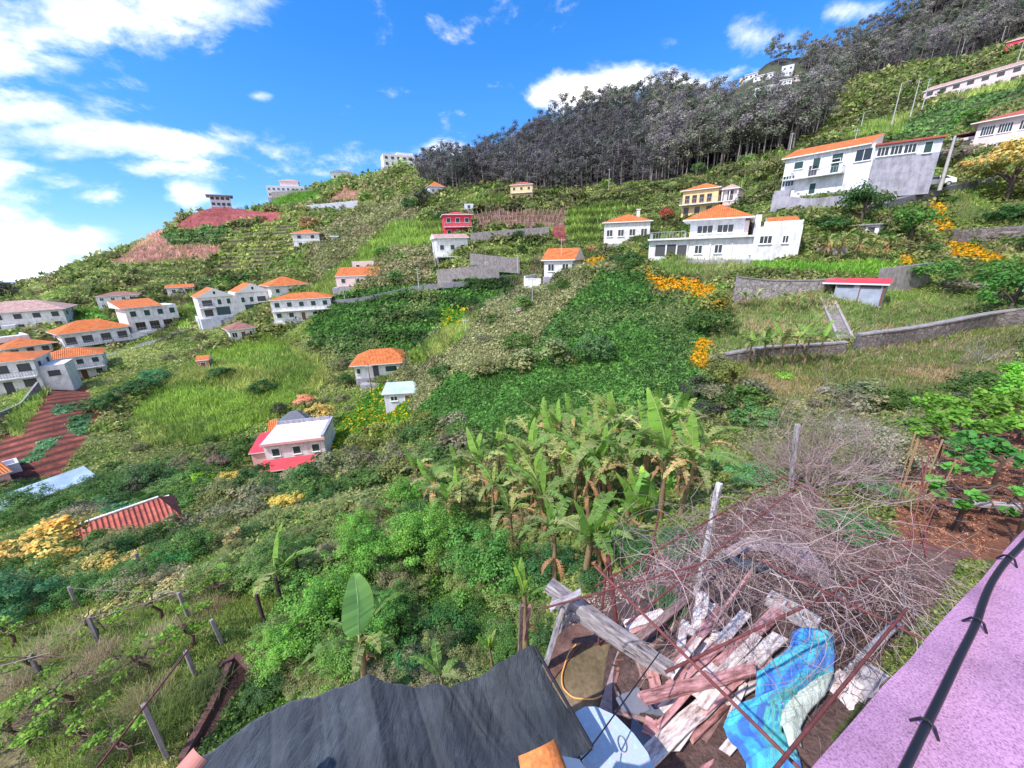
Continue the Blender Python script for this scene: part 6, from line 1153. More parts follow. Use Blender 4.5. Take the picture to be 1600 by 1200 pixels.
# weeds with woody feel in vineyard
for i, (px, py, w_, col, lab) in enumerate([(90,1020,120,(.42,.38,.24),'big straw coloured clump under the second trellis wire'), (230,1100,110,(.36,.34,.20),'straw coloured clump left of the leaning rod'), (330,955,80,(.38,.34,.2),'straw clump beside the vineyard posts'), (30,1080,110,(.38,.33,.24),'straw clump at the left edge of the vineyard'), (200,1060,120,(.20,.24,.10),'hazy green fennel like weed in the vineyard centre'), (120,1080,110,(.34,.30,.20),'pale dry weed clump at the vineyard left'), (260,1130,130,(.16,.24,.07),'tall green grass clump by the channel'), (320,1080,90,(.14,.20,.08),'dark grass clump beside the channel wall'), (60,1120,90,(.30,.25,.20),'straw coloured clump near the lower left corner'), (160,1030,90,(.40,.34,.24),'pale blossoming weed below the second wire'), (250,1000,70,(.42,.38,.26),'cream weed behind the vineyard post'), (180,1180,110,(.15,.20,.08),'shaggy grass under the leaning rod')]):
    g = G(px, py); s_ = w_/2*depth(g)/F; link('weed_clump', blades(200+i, 420, s_*1.1, s_*.28, .006, col, .35, up0=.5), label=lab, cat='weeds', loc=g)
MPOST = plain_mat('grey_concrete_post', (.34,.29,.31), .9, noise=.9, nscale=4); MDKP = plain_mat('tarred_post', (.07,.035,.045), .8, noise=.5); MRUST = plain_mat('rusty_iron', (.24,.075,.075), .75, noise=.8, nscale=12, dirt=(.10,.03,.03)); MWIRE = plain_mat('dull_wire', (.22,.18,.18), .6)
def vpost(px, py, hpx, w_, mat, lab, name='vineyard_post'):
    g = G(px, py); d = depth(g); h = max(.7, hpx*d/F*1.45); m = boxes_mesh('post', [(-w_/2, w_/2, -w_/2, w_/2, -.4, h)], mat); o = link(name, m, label=lab, cat='post', loc=g); o.rotation_euler = (rb.uniform(-.05, .05), rb.uniform(-.05, .05), rb.uniform(0, 1.5)); bm = bmesh.new(); bm.from_mesh(m); bmesh.ops.bevel(bm, geom=bm.edges[:], offset=w_*.12, segments=1, affect='EDGES'); bm.to_mesh(m); bm.free(); return g+Vector((0, 0, h))
PT = {}
for i, (px, py, hp, w_, mat, lab) in enumerate([(262,1186,85,.085,MPOST,'thick concrete post nearest the bottom edge of the vineyard'), (306,1058,40,.08,MPOST,'concrete post beside the channel wall top'), (348,1008,38,.08,MPOST,'leaning concrete post above the channel'), (296,968,38,.08,MPOST,'pale concrete post near the nearly bare vine'), (157,1010,40,.085,MPOST,'pale concrete post in the middle of the vineyard'), (64,1058,32,.08,MPOST,'concrete post at the left of the vineyard'), (122,952,30,.08,MPOST,'far concrete post under the ochre bushes'), (228,900,30,.1,MPOST,'farthest concrete post by the cream shrub'),
      (417,985,52,.07,MDKP,'nearest dark pole of the three'), (442,948,42,.07,MDKP,'middle dark pole of the three'), (469,907,40,.07,MDKP,'farthest dark pole of the three')]): PT[i] = vpost(px, py, hp, w_, mat, lab)
def rod(name, a, b, r_, mat, lab, cat='rod', group=None, k=6, sag=0.0):
    a, b = Vector(a), Vector(b); bb = Bag(); n_ = 7; bb.tube([tuple((b-a)*t+Vector((0, 0, -sag*4*t*(1-t)))) for t in np.linspace(0, 1, n_)], [r_]*n_, (1, 1, 1), k); return link(name, bb.mesh(name, mat, True), label=lab, cat=cat, group=group, loc=a)
rod('leaning_rod', Q(300,1008,-7.9), Q(140,1215,-7.2), .018, MRUST, 'rusty rod running down over the vineyard posts to the bottom edge')
for a_, b_, lab in ((5, 4, 'trellis wire between the left and middle vineyard posts'), (4, 3, 'trellis wire from the middle post to the pale post'), (0, 1, 'trellis wire from the nearest post to the channel post'), (6, 3, 'trellis wire from the far post to the pale post')): rod('trellis_wire', PT[a_], PT[b_], .008, MWIRE, lab, 'wire', sag=.05, k=4)
rod('trellis_wire', G(-60,1120)+Vector((0,0,1.2)), G(110,1075)+Vector((0,0,1.2)), .012, MWIRE, 'dark trellis wire crossing the left edge of the vineyard', 'wire', k=4); rod('trellis_wire', Q(1475,683,-4.4), Q(1640,690,-4.4), .012, MRUST, 'wire across the right hand vines', 'wire', k=4)
# channel wall in the vineyard
MSOILW = plain_mat('earthy_wall', (.16,.08,.075), .95, noise=.9, nscale=3, bump=.6)
wall_along('channel_wall', [(360,1040),(330,1110),(285,1190)], .12, .14, MSOILW, 'low dark red brown channel wall beside the vineyard')
wall_along('channel_wall', [(392,1058),(368,1120),(320,1200)], .04, .14, MSOILW, 'outer earthen kerb of the vineyard channel')
wall_along('channel_end_wall', [(350,1040),(370,1025),(395,1050)], .08, .14, MSOILW, 'short dark wall closing the top of the channel')

# loose undergrowth bushes on the near slope between patio, vineyard and gully
rng = np.random.RandomState(91); UC = [(.07,.15,.04),(.11,.20,.06),(.15,.18,.08),(.05,.11,.04),(.17,.22,.09),(.20,.20,.13)]; UL = ['mid green','fresh green','olive','dark green','light olive','straw green']; cells = set(); c_ = 0
for _ in range(4000):
    px, py = rng.uniform(-20, 1400), rng.uniform(745, 1090)
    ok = (px < 860 and py > 780 and not (px < 420 and py > 935)) or (560 < px < 760 and py < 860) or (px < 560 and 760 < py < 940)
    if not ok or inpoly(np.array([px]), np.array([py]), [(120,790),(290,790),(290,865),(120,865)])[0] or inpoly(np.array([px]), np.array([py]), [(0,740),(150,740),(150,800),(0,800)])[0]: continue
    key = (int(px//52), int(py//34))
    if key in cells: continue
    cells.add(key); q = rng.randint(6); c_ += 1
    shrub(px, py, rng.uniform(55, 100), 'fine', UC[q], UL[q]+' undergrowth bush, '+whereis(px, py), name='undergrowth_bush', cat='bush', group='near undergrowth bushes '+UL[q], sq=rng.uniform(.5, .85))
print('undergrowth', c_)
# ------------------------------------------------------------------ the patio below and everything lying on it
GZ = -5.0
def slab_poly(name, pix, z, th, mat, label=None, cat=None, kind=None, jag=0):
    pts = [Q(x, y, z) for x, y in pix]; o0 = pts[0].copy(); n_ = len(pts)
    V = [tuple(p-o0) for p in pts]+[tuple(p-o0-Vector((0, 0, th))) for p in pts]
    m = bpy.data.meshes.new(name); m.from_pydata(V, [], [list(range(n_)), list(range(2*n_-1, n_-1, -1))]+[[i, n_+i, n_+(i+1) % n_, (i+1) % n_] for i in range(n_)])
    bm = bmesh.new(); bm.from_mesh(m); bmesh.ops.recalc_face_normals(bm, faces=bm.faces[:]); bm.to_mesh(m); bm.free(); m.materials.append(mat)
    return link(name, m, label=label, cat=cat, kind=kind, loc=o0)
def patch_mat(name, a, b_, c_, sc=1.2, bump=.5, rough=.9):
    m = bpy.data.materials.new(name); m.use_nodes = True; nt = m.node_tree; b = nt.nodes['Principled BSDF']; tc = nd(nt, 'ShaderNodeTexCoord')
    n = nd(nt, 'ShaderNodeTexNoise', i_Scale=sc, i_Detail=10.0, i_Roughness=.68, i_Distortion=.3); nt.links.new(tc.outputs['Object'], n.inputs['Vector']); n2 = nd(nt, 'ShaderNodeTexNoise', i_Scale=sc*14, i_Detail=6.0, i_Roughness=.7); nt.links.new(tc.outputs['Object'], n2.inputs['Vector'])
    r_ = ramp(nt, n.outputs['Fac'], [(.32, a), (.5, b_), (.68, c_)]); r2 = ramp(nt, n2.outputs['Fac'], [(.3, (.6,.6,.6)), (.7, (1.35,1.35,1.35))]); c = mixc(nt, 1.0, r_.outputs[0], r2.outputs[0], 'MULTIPLY'); nt.links.new(c, b.inputs['Base Color']); b.inputs['Roughness'].default_value = rough
    bp = nd(nt, 'ShaderNodeBump', i_Strength=bump, i_Distance=.01); nt.links.new(n2.outputs['Fac'], bp.inputs['Height']); nt.links.new(bp.outputs[0], b.inputs['Normal']); return m
MPAT = patch_mat('stained_cement', (.18,.12,.13), (.33,.24,.25), (.45,.36,.37)); MOLI = patch_mat('mossy_cement', (.10,.075,.035), (.18,.13,.07), (.27,.20,.13), .9); MSOIL = patch_mat('leaf_litter_soil', (.07,.03,.025), (.16,.08,.06), (.26,.15,.12), 3.0, 1.0)
slab_poly('patio_paving', [(968,1008),(1090,920),(1120,865),(1175,835),(1260,850),(1300,900),(1330,950),(1350,1010),(1320,1080),(1280,1130),(1250,1230),(1020,1230),(985,1140),(935,1108)], GZ+.02, .18, MPAT, kind='structure')
slab_poly('mossy_pad', [(862,1062),(905,1008),(962,1000),(966,1010),(934,1106),(900,1125),(870,1110)], GZ-.06, .2, MOLI, kind='structure')
slab_poly('litter_bed', [(845,1045),(870,985),(930,965),(985,985),(962,1002),(905,1010),(862,1064)], GZ-.03, .2, MSOIL, kind='structure')
# aged wood
def wood_mat(name, base, paint, dark, amt):
    m = bpy.data.materials.new(name); m.use_nodes = True; nt = m.node_tree; b = nt.nodes['Principled BSDF']; tc = nd(nt, 'ShaderNodeTexCoord'); mp = nd(nt, 'ShaderNodeMapping'); mp.inputs['Scale'].default_value = (2.2, 11, 11); nt.links.new(tc.outputs['Object'], mp.inputs[0])
    n = nd(nt, 'ShaderNodeTexNoise', i_Scale=2.0, i_Detail=8.0, i_Roughness=.7); nt.links.new(mp.outputs[0], n.inputs['Vector']); n2 = nd(nt, 'ShaderNodeTexNoise', i_Scale=7.0, i_Detail=8.0, i_Roughness=.7); nt.links.new(tc.outputs['Object'], n2.inputs['Vector'])
    r1 = ramp(nt, n.outputs['Fac'], [(.36, dark), (.46, base), (.6, paint)]); r2 = ramp(nt, n2.outputs['Fac'], [(.38, (1,1,1)), (.50, (0,0,0))]); c = mixc(nt, mathn(nt, 'MULTIPLY', r2.outputs[0], amt), r1.outputs[0], base); nt.links.new(c, b.inputs['Base Color']); b.inputs['Roughness'].default_value = .85
    bp = nd(nt, 'ShaderNodeBump', i_Strength=.6, i_Distance=.01); nt.links.new(n.outputs['Fac'], bp.inputs['Height']); nt.links.new(bp.outputs[0], b.inputs['Normal']); return m
WW = wood_mat('peeling_white_wood', (.52,.40,.38), (.80,.74,.72), (.16,.10,.09), .4); WP = wood_mat('peeling_pink_wood', (.36,.16,.15), (.62,.32,.33), (.12,.05,.05), .6); WB = wood_mat('raw_brown_wood', (.22,.12,.11), (.36,.24,.22), (.06,.035,.03), .4); WG = wood_mat('weathered_grey_wood', (.26,.22,.23), (.45,.41,.43), (.07,.05,.05), .3)
def plank(a, b, w, t, mat, label=None, cat='plank', name='wooden_plank', group=None, roll=0, parent=None, ragged=True, seed=0):
    a, b = Vector(a), Vector(b); L = (b-a).length; rng = np.random.RandomState(seed or int(abs(a.x*917+a.y*331)) % 9999); bm = bmesh.new(); N = 9
    V = []
    for i in range(N+1):
        x = L*i/N; jy = rng.normal()*w*.025; ring = []
        for (y, z) in ((-w/2, -t/2), (w/2, -t/2), (w/2, t/2), (-w/2, t/2)):
            dx = rng.uniform(-.05, .05)*(1 if i in (0, N) and ragged else 0); ring.append(bm.verts.new((x+dx, y+jy+rng.normal()*w*.02, z+math.sin(i*.7+a.x)*t*.06)))
        V.append(ring)
    # split ends: an extra edge loop down the middle
    for i in range(N):
        for k in range(4): bm.faces.new((V[i][k], V[i+1][k], V[i+1][(k+1) % 4], V[i][(k+1) % 4]))
    bm.faces.new(V[0]); bm.faces.new(V[-1][::-1]); bmesh.ops.recalc_face_normals(bm, faces=bm.faces[:])
    bmesh.ops.bevel(bm, geom=[e for e in bm.edges if abs((e.verts[0].co-e.verts[1].co).normalized().x) > .8], offset=min(w, t)*.12, segments=1, affect='EDGES')
    m = bpy.data.meshes.new(name); bm.to_mesh(m); bm.free(); m.materials.append(mat); o = link(name, m, parent=parent, label=label, cat=cat, group=group); q = (b-a).to_track_quat('X', 'Z'); o.rotation_mode = 'QUATERNION'; o.rotation_quaternion = q @ Quaternion((1, 0, 0), roll); o.location = a; return o
PL = [  # px0,py0,z0, px1,py1,z1, w, t, mat, label, roll
 (1228,942,.10,1102,1062,.16,.15,.04,WP,'long pinkish plank with split top end under the rod',.05), (1166,958,.12,1062,1076,.12,.13,.04,WW,'white peeling plank left of the split pinkish plank',-.1),
 (1217,995,.20,1010,1184,.22,.17,.035,WW,'widest longest white peeling plank running to the table',.1), (1180,1045,.34,1000,1092,.36,.12,.07,WP,'pink beam lying across the top of the pile',0),
 (1203,1026,.14,1078,1150,.12,.12,.04,WP,'pink brown plank right of the widest plank',.25), (1196,1012,.08,1092,1158,.06,.12,.04,WB,'brown plank on the right flank of the pile',.1), (1140,965,.10,1010,1060,.05,.10,.03,WB,'brown plank under the left flank of the pile',0),
 (1098,928,.30,1090,982,.05,.17,.03,WW,'short white board leaning against the white post',.0), (1112,945,.08,1122,985,.05,.2,.03,WW,'short curled white board right of the leaning board',.2), (1068,982,.06,1125,996,.08,.15,.05,WW,'short white block plank left of the pile top',.1),
 (978,978,.05,1038,958,.07,.14,.05,WW,'short pale plank alone near the timber beam',0), (980,984,.03,1036,968,.03,.16,.03,WP,'thin pink board under the lone pale plank',0), (1113,1001,.10,1064,1056,.10,.13,.03,WW,'white board with red blot left of the pile',.1),
 (1018,1048,.10,1033,1102,.10,.14,.03,WP,'flat pink board upright on the dark scraps',0), (1010,1132,.10,1042,1148,.10,.16,.05,WP,'short pink chunk near the blue table',.1), (1000,1096,.05,1046,1106,.08,.22,.03,MSLATE,'dark slate panel under the pink beam',0), (975,1106,.04,1002,1092,.10,.22,.03,MSLATE,'dark grey sheet scrap left of the slate panel',.3),
 (985,1135,.05,1012,1158,.06,.18,.03,MSLATE,'dark blue grey scrap beside the blue table rim',.1), (965,1112,.05,1040,1135,.04,.05,.03,WB,'thin brown batten near the table edge',0), (1150,1010,.06,1210,960,.05,.05,.03,WB,'thin brown batten behind the pile',0), (1238,955,.05,1290,1000,.05,.06,.04,WB,'thin batten between the block and the blue cloth',0),
 (1046,1072,.04,1135,1000,.18,.08,.03,WW,'narrow white lath in the middle of the pile',.2), (1060,1090,.06,1150,1010,.2,.1,.03,WP,'narrow pink plank in the middle of the pile',-.1), (1035,1110,.1,1120,1040,.2,.11,.03,WW,'white plank below the pink beam',.1), (1130,1130,.06,1090,1200,.04,.16,.03,WP,'pink white board at the lower end of the pile',.1), (1150,1120,.04,1120,1200,.03,.12,.03,WW,'pale board lower right beside the blue cloth',.1), (1176,890,.6,1120,965,.02,.04,.04,WP,'thin pink stick standing slanted behind the pile',0),
 (1100,1170,.03,1150,1190,.03,.12,.04,WB,'brown scrap wood at the bottom of the pile',0), (1030,1080,.02,1060,1110,.02,.12,.04,WB,'dark brown scrap beneath the pile',0), (1340,1035,.1,1400,975,.2,.09,.05,WG,'grey batten by the pink slab edge',0), (1325,1085,.05,1362,1040,.1,.3,.05,WG,'grey wooden board close to the pink slab',.1), (1300,1110,.05,1330,1060,.08,.25,.05,WW,'peeling board under the rusty bar',.0)]
for i, (x0, y0, z0, x1, y1, z1, w_, t_, mt, lab, rl) in enumerate(PL):
    plank(Q(x0, y0, GZ+.04+z0), Q(x1, y1, GZ+.04+z1), w_, t_, mt, lab, 'plank' if 'scrap' not in lab and 'panel' not in lab else 'scrap', 'wooden_plank' if 'scrap' not in lab and 'slate' not in lab else 'scrap_board', group='planks in the demolition pile', roll=rl, seed=i+1)
rngp = np.random.RandomState(12)
for i in range(16):
    t_ = i/15; cx_, cy_ = 1060+rngp.uniform(-10, 120), 1120-rngp.uniform(-10, 130); L_ = rngp.uniform(25, 75); an = -.85+rngp.normal()*.22; x0, y0, x1, y1 = cx_-math.cos(an)*L_, cy_-math.sin(an)*L_, cx_+math.cos(an)*L_, cy_+math.sin(an)*L_; z_ = rngp.uniform(.05, .3)
    plank(Q(x0, y0, GZ+.04+z_), Q(x1, y1, GZ+.04+z_+rngp.uniform(-.04, .05)), rngp.uniform(.06, .12), .022, [WW, WP, WW][i % 3], ('thin pale' if i % 3 != 1 else 'thin pinkish')+(' short' if L_ < 50 else ' long')+' lath in the '+('upper' if cy_ < 1040 else 'lower' if cy_ > 1095 else 'middle')+' part of the plank pile', 'plank', 'wooden_plank', group='planks in the demolition pile', roll=rngp.uniform(-.3, .3), seed=100+i)
# small debris
rng = np.random.RandomState(66)
b = Bag()
for i in range(420):
    px, py = rng.uniform(960, 1330), rng.uniform(900, 1195)
    p = np.array(Q(px, py, GZ+.05)); L, w_ = rng.uniform(.03, .14), rng.uniform(.01, .04); a = rng.uniform(0, 3.14); u = np.array([math.cos(a), math.sin(a), rng.uniform(-.1, .3)])*L/2; v_ = np.array([-math.sin(a), math.cos(a), 0])*w_/2; h = np.array([0, 0, .008])
    vs = [p-u-v_-h, p+u-v_-h, p+u+v_-h, p-u+v_-h, p-u-v_+h, p+u-v_+h, p+u+v_+h, p-u+v_+h]; c = [(.5,.38,.36), (.3,.16,.14), (.16,.09,.08), (.55,.5,.48), (.4,.2,.2)][rng.randint(5)]; b.add(np.array(vs), BOXF, np.tile(c, (8, 1)))
link('wood_splinters', b.mesh('splinters', MF), kind='stuff')
# timber beam and props
plank(Q(858,915,-4.0), Q(1046,1046,-4.72), .16, .14, WG, 'long weathered grey timber beam at the patio corner', 'beam', 'timber_beam'); plank(Q(862,938,-4.15), Q(1035,1052,-4.86), .05, .10, WG, 'second thinner timber under the weathered beam', 'beam', 'timber_beam')
plank(Q(862,948,-3.95), Q(908,925,-3.9), .08, .05, WG, 'short cross piece nailed on the beam end', 'beam', 'timber_beam'); plank(Q(880,950,-4.0), Q(852,1040,-5.0), .09, .06, WG, 'grey prop standing left of the litter bed', 'post', 'timber_prop'); plank(Q(892,962,-4.2), Q(872,990,-4.7), .08, .05, WG, 'short brace beside the grey prop', 'post', 'timber_prop')
plank(Q(815,945,-4.6), Q(812,1020,-6.0), .06, .05, WB, 'brown stake left of the shade cloth corner', 'stake', 'stake'); plank(Q(828,948,-4.7), Q(820,1000,-5.8), .04, .03, WP, 'thin pink stake next to the brown stake', 'stake', 'stake')
plank(Q(995,1000,-4.75), Q(1075,935,-4.9), .10, .05, WB, 'brown board at the patio edge behind the beam', 'plank', 'wooden_plank'); plank(Q(1000,1030,-4.9), Q(1010,1060,-4.9), .14, .1, WB, 'rotten dark stump end of the beam', 'beam', 'timber_scrap')
# posts
MPAINT = wood_mat('white_painted_post', (.5,.45,.46), (.75,.72,.74), (.2,.17,.17), .4)
plank(Q(1088,932,GZ), Q(1088,932,GZ)+Vector((.10,.06,1.95)), .07, .07, MPAINT, 'tall white painted post standing on the patio', 'post', 'white_post', ragged=False)
plank(Q(1235,760,-5)+Vector((0,0,0)), Q(1235,760,-5)+Vector((-.15,0,1.5)), .08, .08, WG, 'grey post at the far peak of the trellis', 'post', 'grey_post', ragged=False)
for x0, y0, x1, y1, zt, lab, r_ in ((967,1008,950,868,-3.3,'thick dark upright pipe in front of the timber beam',.03), (935,1006,948,880,-3.4,'thinner dark pipe left of the thick one',.016), (1010,900,1030,800,-3.4,'dark pipe inside the banana grove edge',.015)):
    a = Q(x0, y0, GZ); d = ray(x1, y1); k = math.hypot(a.x, a.y)/math.hypot(d[0], d[1]); rod('upright_pipe', a, Vector(d*k), r_, MRUST, lab, 'pipe')
RD = [((930,885,-3.0),(1260,1212,-3.0),.016,'rod crossing over the planks towards the blue cloth'), ((1040,1050,-3.2),(1425,868,-3.2),.018,'long rod crossing the pile from left to upper right'), ((978,976,-3.1),(1245,760,-3.1),.014,'rod climbing to the far trellis peak'), ((1200,1215,-2.7),(1416,952,-2.9),.014,'thick rusty bar rising beside the pink slab'), ((848,951,-3.1),(1100,880,-3.1),.012,'thin rod above the beam end'), ((1217,742,-3.2),(1470,858,-3.1),.012,'thin rod along the right rim of the trellis'), ((1190,876,-3.1),(1440,998,-3.0),.012,'thin rod from the dead vines to the rusty bar'), ((930,916,-3.1),(1225,745,-3.2),.014,'rod along the banana side of the trellis'), ((1040,905,-3.1),(1150,880,-3.1),.010,'short rod beside the white post'), ((1150,800,-3.2),(1510,700+170,-3.1),.010,'thin rod in the middle of the dead vines'), ((1440,700,-3.6),(1448,870,-4.9),.010,'thin upright rod on the red soil'), ((1418,860,-4.9),(1452,710,-3.7),.014,'leaning dark rod left on the red soil'), ((1440,845,-4.9),(1480,740,-4.2),.014,'leaning dark rod right on the red soil')]
for a, b_, r_, lab in RD: rod('trellis_rod', Q(*a), Q(*b_), r_*.8, MRUST, lab, 'rod', group='rusty trellis rods')
plank(G(1478,800)+Vector((0,0,.25)), G(1640,815)+Vector((0,0,.3)), .12, .1, WG, 'grey log lying across the red soil at the right edge', 'log', 'log')
# dead vines tangled on the trellis
def tangle(seed, poly, n_, z0, z1, hang, label, L=(.5, 1.6), col=(.42,.36,.38), rad=(.0018, .006)):
    rng = np.random.RandomState(seed); b = Bag(); xs, ys = [p[0] for p in poly], [p[1] for p in poly]; c = 0
    org = np.array(Q(poly[0][0], poly[0][1], z0))
    while c < n_:
        px, py = rng.uniform(min(xs), max(xs)), rng.uniform(min(ys), max(ys))
        if not inpoly(np.array([px]), np.array([py]), poly)[0]: continue
        c += 1; p = np.array(Q(px, py, rng.uniform(z0, z1))); a = rng.uniform(0, 6.28); d = np.array([math.cos(a), math.sin(a), rng.uniform(-.15, .1)]); l = rng.uniform(*L); pts = [p]; m_ = 9
        hg = rng.rand() < hang; curl = rng.normal()*.25
        for i in range(m_):
            d = unit(d+rng.normal(size=3)*.22+np.array([-d[1], d[0], 0])*curl+np.array([0, 0, -.35 if hg else (-.05 if p[2] > z0 else .08)])); pts.append(pts[-1]+d*l/m_)
        pts = np.array(pts); pts[:, 2] = np.maximum(pts[:, 2], GZ+.05); b.tube(pts-org, np.linspace(rng.uniform(*rad), rad[0]*.7, m_+1), np.array(col)*rng.uniform(.6, 1.5)*np.array([1, rng.uniform(.85, 1.05), 1]), 3)
    return link('dead_vine', b.mesh('dead_vine', MF), label=label, cat='dead vine', loc=org)
tangle(1, [(1110,800),(1225,742),(1330,790),(1440,850),(1490,900),(1430,935),(1330,900),(1230,860),(1150,850)], 290, -3.25, -3.05, .25, 'dense purple grey dead vine mat on the far part of the trellis')
tangle(2, [(1015,880),(1085,800),(1120,790),(1110,900),(1070,930)], 170, -3.3, -3.0, .6, 'dead vine curtain hanging around the white post')
tangle(3, [(1120,850),(1240,860),(1420,930),(1440,960),(1330,980),(1240,940),(1120,900)], 90, -3.3, -3.0, .35, 'looser dead vines over the soil behind the planks')
tangle(4, [(1080,880),(1350,900),(1420,960),(1300,1040),(1150,1040),(1050,980)], 8, -3.2, -3.0, .3, 'sparse dead tendrils above the plank pile', (.6, 1.5))
tangle(5, [(1160,840),(1330,850),(1480,900),(1400,990),(1290,970),(1180,900)], 420, -4.93, -4.7, .1, 'brown dead canes lying on the soil behind the cinder block', (.3, .9), (.24,.16,.15))
tangle(6, [(1320,1010),(1400,960),(1350,1060),(1290,1130),(1270,1190)], 160, -4.93, -4.8, .1, 'thin brown twigs on the ground beside the pink slab', (.2, .5), (.22,.15,.11))
# hollow block
H_ = link('cinder_block', None, label='hollow concrete block at the upper end of the plank pile', cat='concrete block', loc=Q(1235,965,GZ+.04)); H_.rotation_euler = (0, 0, -.9); MB_ = patch_mat('block_concrete', (.4,.36,.37), (.55,.5,.51), (.62,.58,.6), 4)
link('shell', boxes_mesh('shell', [(-.3,.3,-.1,-.07,0,.2), (-.3,.3,.07,.1,0,.2), (-.3,-.27,-.069,.069,0,.2), (.27,.3,-.069,.069,0,.2), (-.115,-.085,-.069,.069,0,.2), (.085,.115,-.069,.069,0,.2)], MB_), H_)
# cloths
def cloth(name, cols_of_pts, z_of, mat, label, cat, nu=60, nv=26, wr=.03, seed=0, fold=(9, 3), colf=None, th=.004, flat=0.0):
    """cloth draped between two edge curves given as pixel+height polylines"""
    A, B = cols_of_pts
    def samp(pl, t):
        s_ = t*(len(pl)-1); i = min(int(s_), len(pl)-2); f_ = s_-i; f_ = f_*f_*(3-2*f_)*.5+f_*.5; a, b = np.array(Q(*pl[i])), np.array(Q(*pl[i+1])); return a*(1-f_)+b*f_
    rng = np.random.RandomState(seed); ph = rng.uniform(0, 6.28, 6); V = []; UVc = []
    for i in range(nu+1):
        t = i/nu; a, b = samp(A, t), samp(B, t)
        for j in range(nv+1):
            s_ = j/nv; p = a*(1-s_)+b*s_
            h = wr*(math.sin(fold[0]*t*6.28+ph[0]+3*s_*math.sin(ph[1]+5*t))*.5+math.sin(fold[0]*2.3*t*6.28+ph[2]+4*s_)*.28+math.sin(fold[1]*s_*6.28+ph[3]+6*t)*.35+math.sin(31*t*6.28+9*s_+ph[4])*.10)
            p = p+np.array([0, 0, h+z_of(t, s_)]); V.append(p); UVc.append((t, s_))
    V = np.array(V); org = V[0].copy(); V -= org; I = np.arange((nu+1)*(nv+1)).reshape(nu+1, nv+1); Fq = np.stack([I[:-1, :-1], I[1:, :-1], I[1:, 1:], I[:-1, 1:]], -1).reshape(-1, 4)
    col = None if colf is None else np.array([colf(t, s_) for t, s_ in UVc])
    m = mesh_np(name, V, Fq, mat, col if col is not None else np.ones((len(V), 3)), True); o = link(name, m, label=label, cat=cat, loc=org); md = o.modifiers.new('thickness', 'SOLIDIFY'); md.thickness = th; return o
def cloth_mat(name, col, weave=220, attr=False, trans=.0, streak=None):
    m = bpy.data.materials.new(name); m.use_nodes = True; nt = m.node_tree; b = nt.nodes['Principled BSDF']; tc = nd(nt, 'ShaderNodeTexCoord'); n = nd(nt, 'ShaderNodeTexNoise', i_Scale=2.5, i_Detail=9.0, i_Roughness=.7); nt.links.new(tc.outputs['Object'], n.inputs['Vector'])
    base = nd(nt, 'ShaderNodeVertexColor', layer_name='Col').outputs[0] if attr else None
    if base is None: rr = ramp(nt, n.outputs['Fac'], [(.3, tuple(x*.6 for x in col)), (.5, col), (.72, streak or tuple(min(1, x*1.7) for x in col))]); base = rr.outputs[0]
    w = nd(nt, 'ShaderNodeTexNoise', i_Scale=weave*2.0, i_Detail=2.0); nt.links.new(tc.outputs['Object'], w.inputs['Vector']); c = mixc(nt, mathn(nt, 'MULTIPLY', w.outputs['Fac'], .3), base, tuple(x*.35 for x in col)); nt.links.new(c, b.inputs['Base Color']); b.inputs['Roughness'].default_value = .7; b.inputs['Sheen Weight'].default_value = .2
    mpw = nd(nt, 'ShaderNodeMapping'); mpw.inputs['Scale'].default_value = (3.2, 1.1, 1.5); mpw.inputs['Rotation'].default_value = (0, 0, -.6); nt.links.new(tc.outputs['Object'], mpw.inputs[0]); nw = nd(nt, 'ShaderNodeTexNoise', i_Scale=3.0, i_Detail=7.0, i_Roughness=.6, i_Distortion=.6); nt.links.new(mpw.outputs[0], nw.inputs['Vector']); bp = nd(nt, 'ShaderNodeBump', i_Strength=1.0, i_Distance=.06); nt.links.new(nw.outputs['Fac'], bp.inputs['Height']); nt.links.new(bp.outputs[0], b.inputs['Normal']); return m
MSC = cloth_mat('shade_net', (.030,.038,.048), 60, streak=(.075,.09,.11))  # paler tone imitates lit streaks on the net, put into its colour
zT, zB = -3.35, -3.7
cloth('shade_cloth', ([(270,1205,-3.9),(420,1112,-3.9),(500,1080,-3.75),(575,1058,-3.6),(645,1072,-3.6),(705,1076,-3.55),(770,1045,-3.5),(833,1009,-3.4)], [(150,1500,-3.2),(420,1560,-3.2),(560,1560,-3.2),(690,1500,-3.3),(760,1380,-3.4),(850,1240,-3.55),(880,1200,-3.6),(926,1166,-3.7)]), lambda t, s: -.10*math.sin(math.pi*s)*(1-.3*t), MSC, 'dark blue grey shade cloth stretched below the camera', 'shade cloth', 120, 50, .05, 3, (4, 1.2))
rod('cloth_edge_cord', Q(835,1010,-3.38), Q(926,1168,-3.68), .015, plain_mat('black_cord', (.02,.02,.03), .7), 'rolled dark hem at the right edge of the shade cloth', 'cord'); rod('black_line', Q(925,1165,-3.6), Q(1030,1020,-3.9), .006, bpy.data.materials['black_cord'], 'thin black cord from the shade cloth over the table', 'cord'); rod('black_line', Q(925,1170,-3.6), Q(880,1215,-3.3), .006, bpy.data.materials['black_cord'], 'thin black cord over the orange tile', 'cord')
def bluec(t, s):
    v = math.sin(t*17+s*5)+math.sin(s*21-t*7)*.7+math.sin(t*41+s*13)*.4
    if s > .62 and .45 < t < .9 and math.sin(t*60)*math.sin(s*50) > -.2: return (.10,.62,.62)
    return (.015,.16,.62) if v > .7 else ((.02,.36,.72) if v > -.4 else (.05,.55,.70))
MBC = cloth_mat('blue_towel', (.5,.5,.5), 90, attr=True)
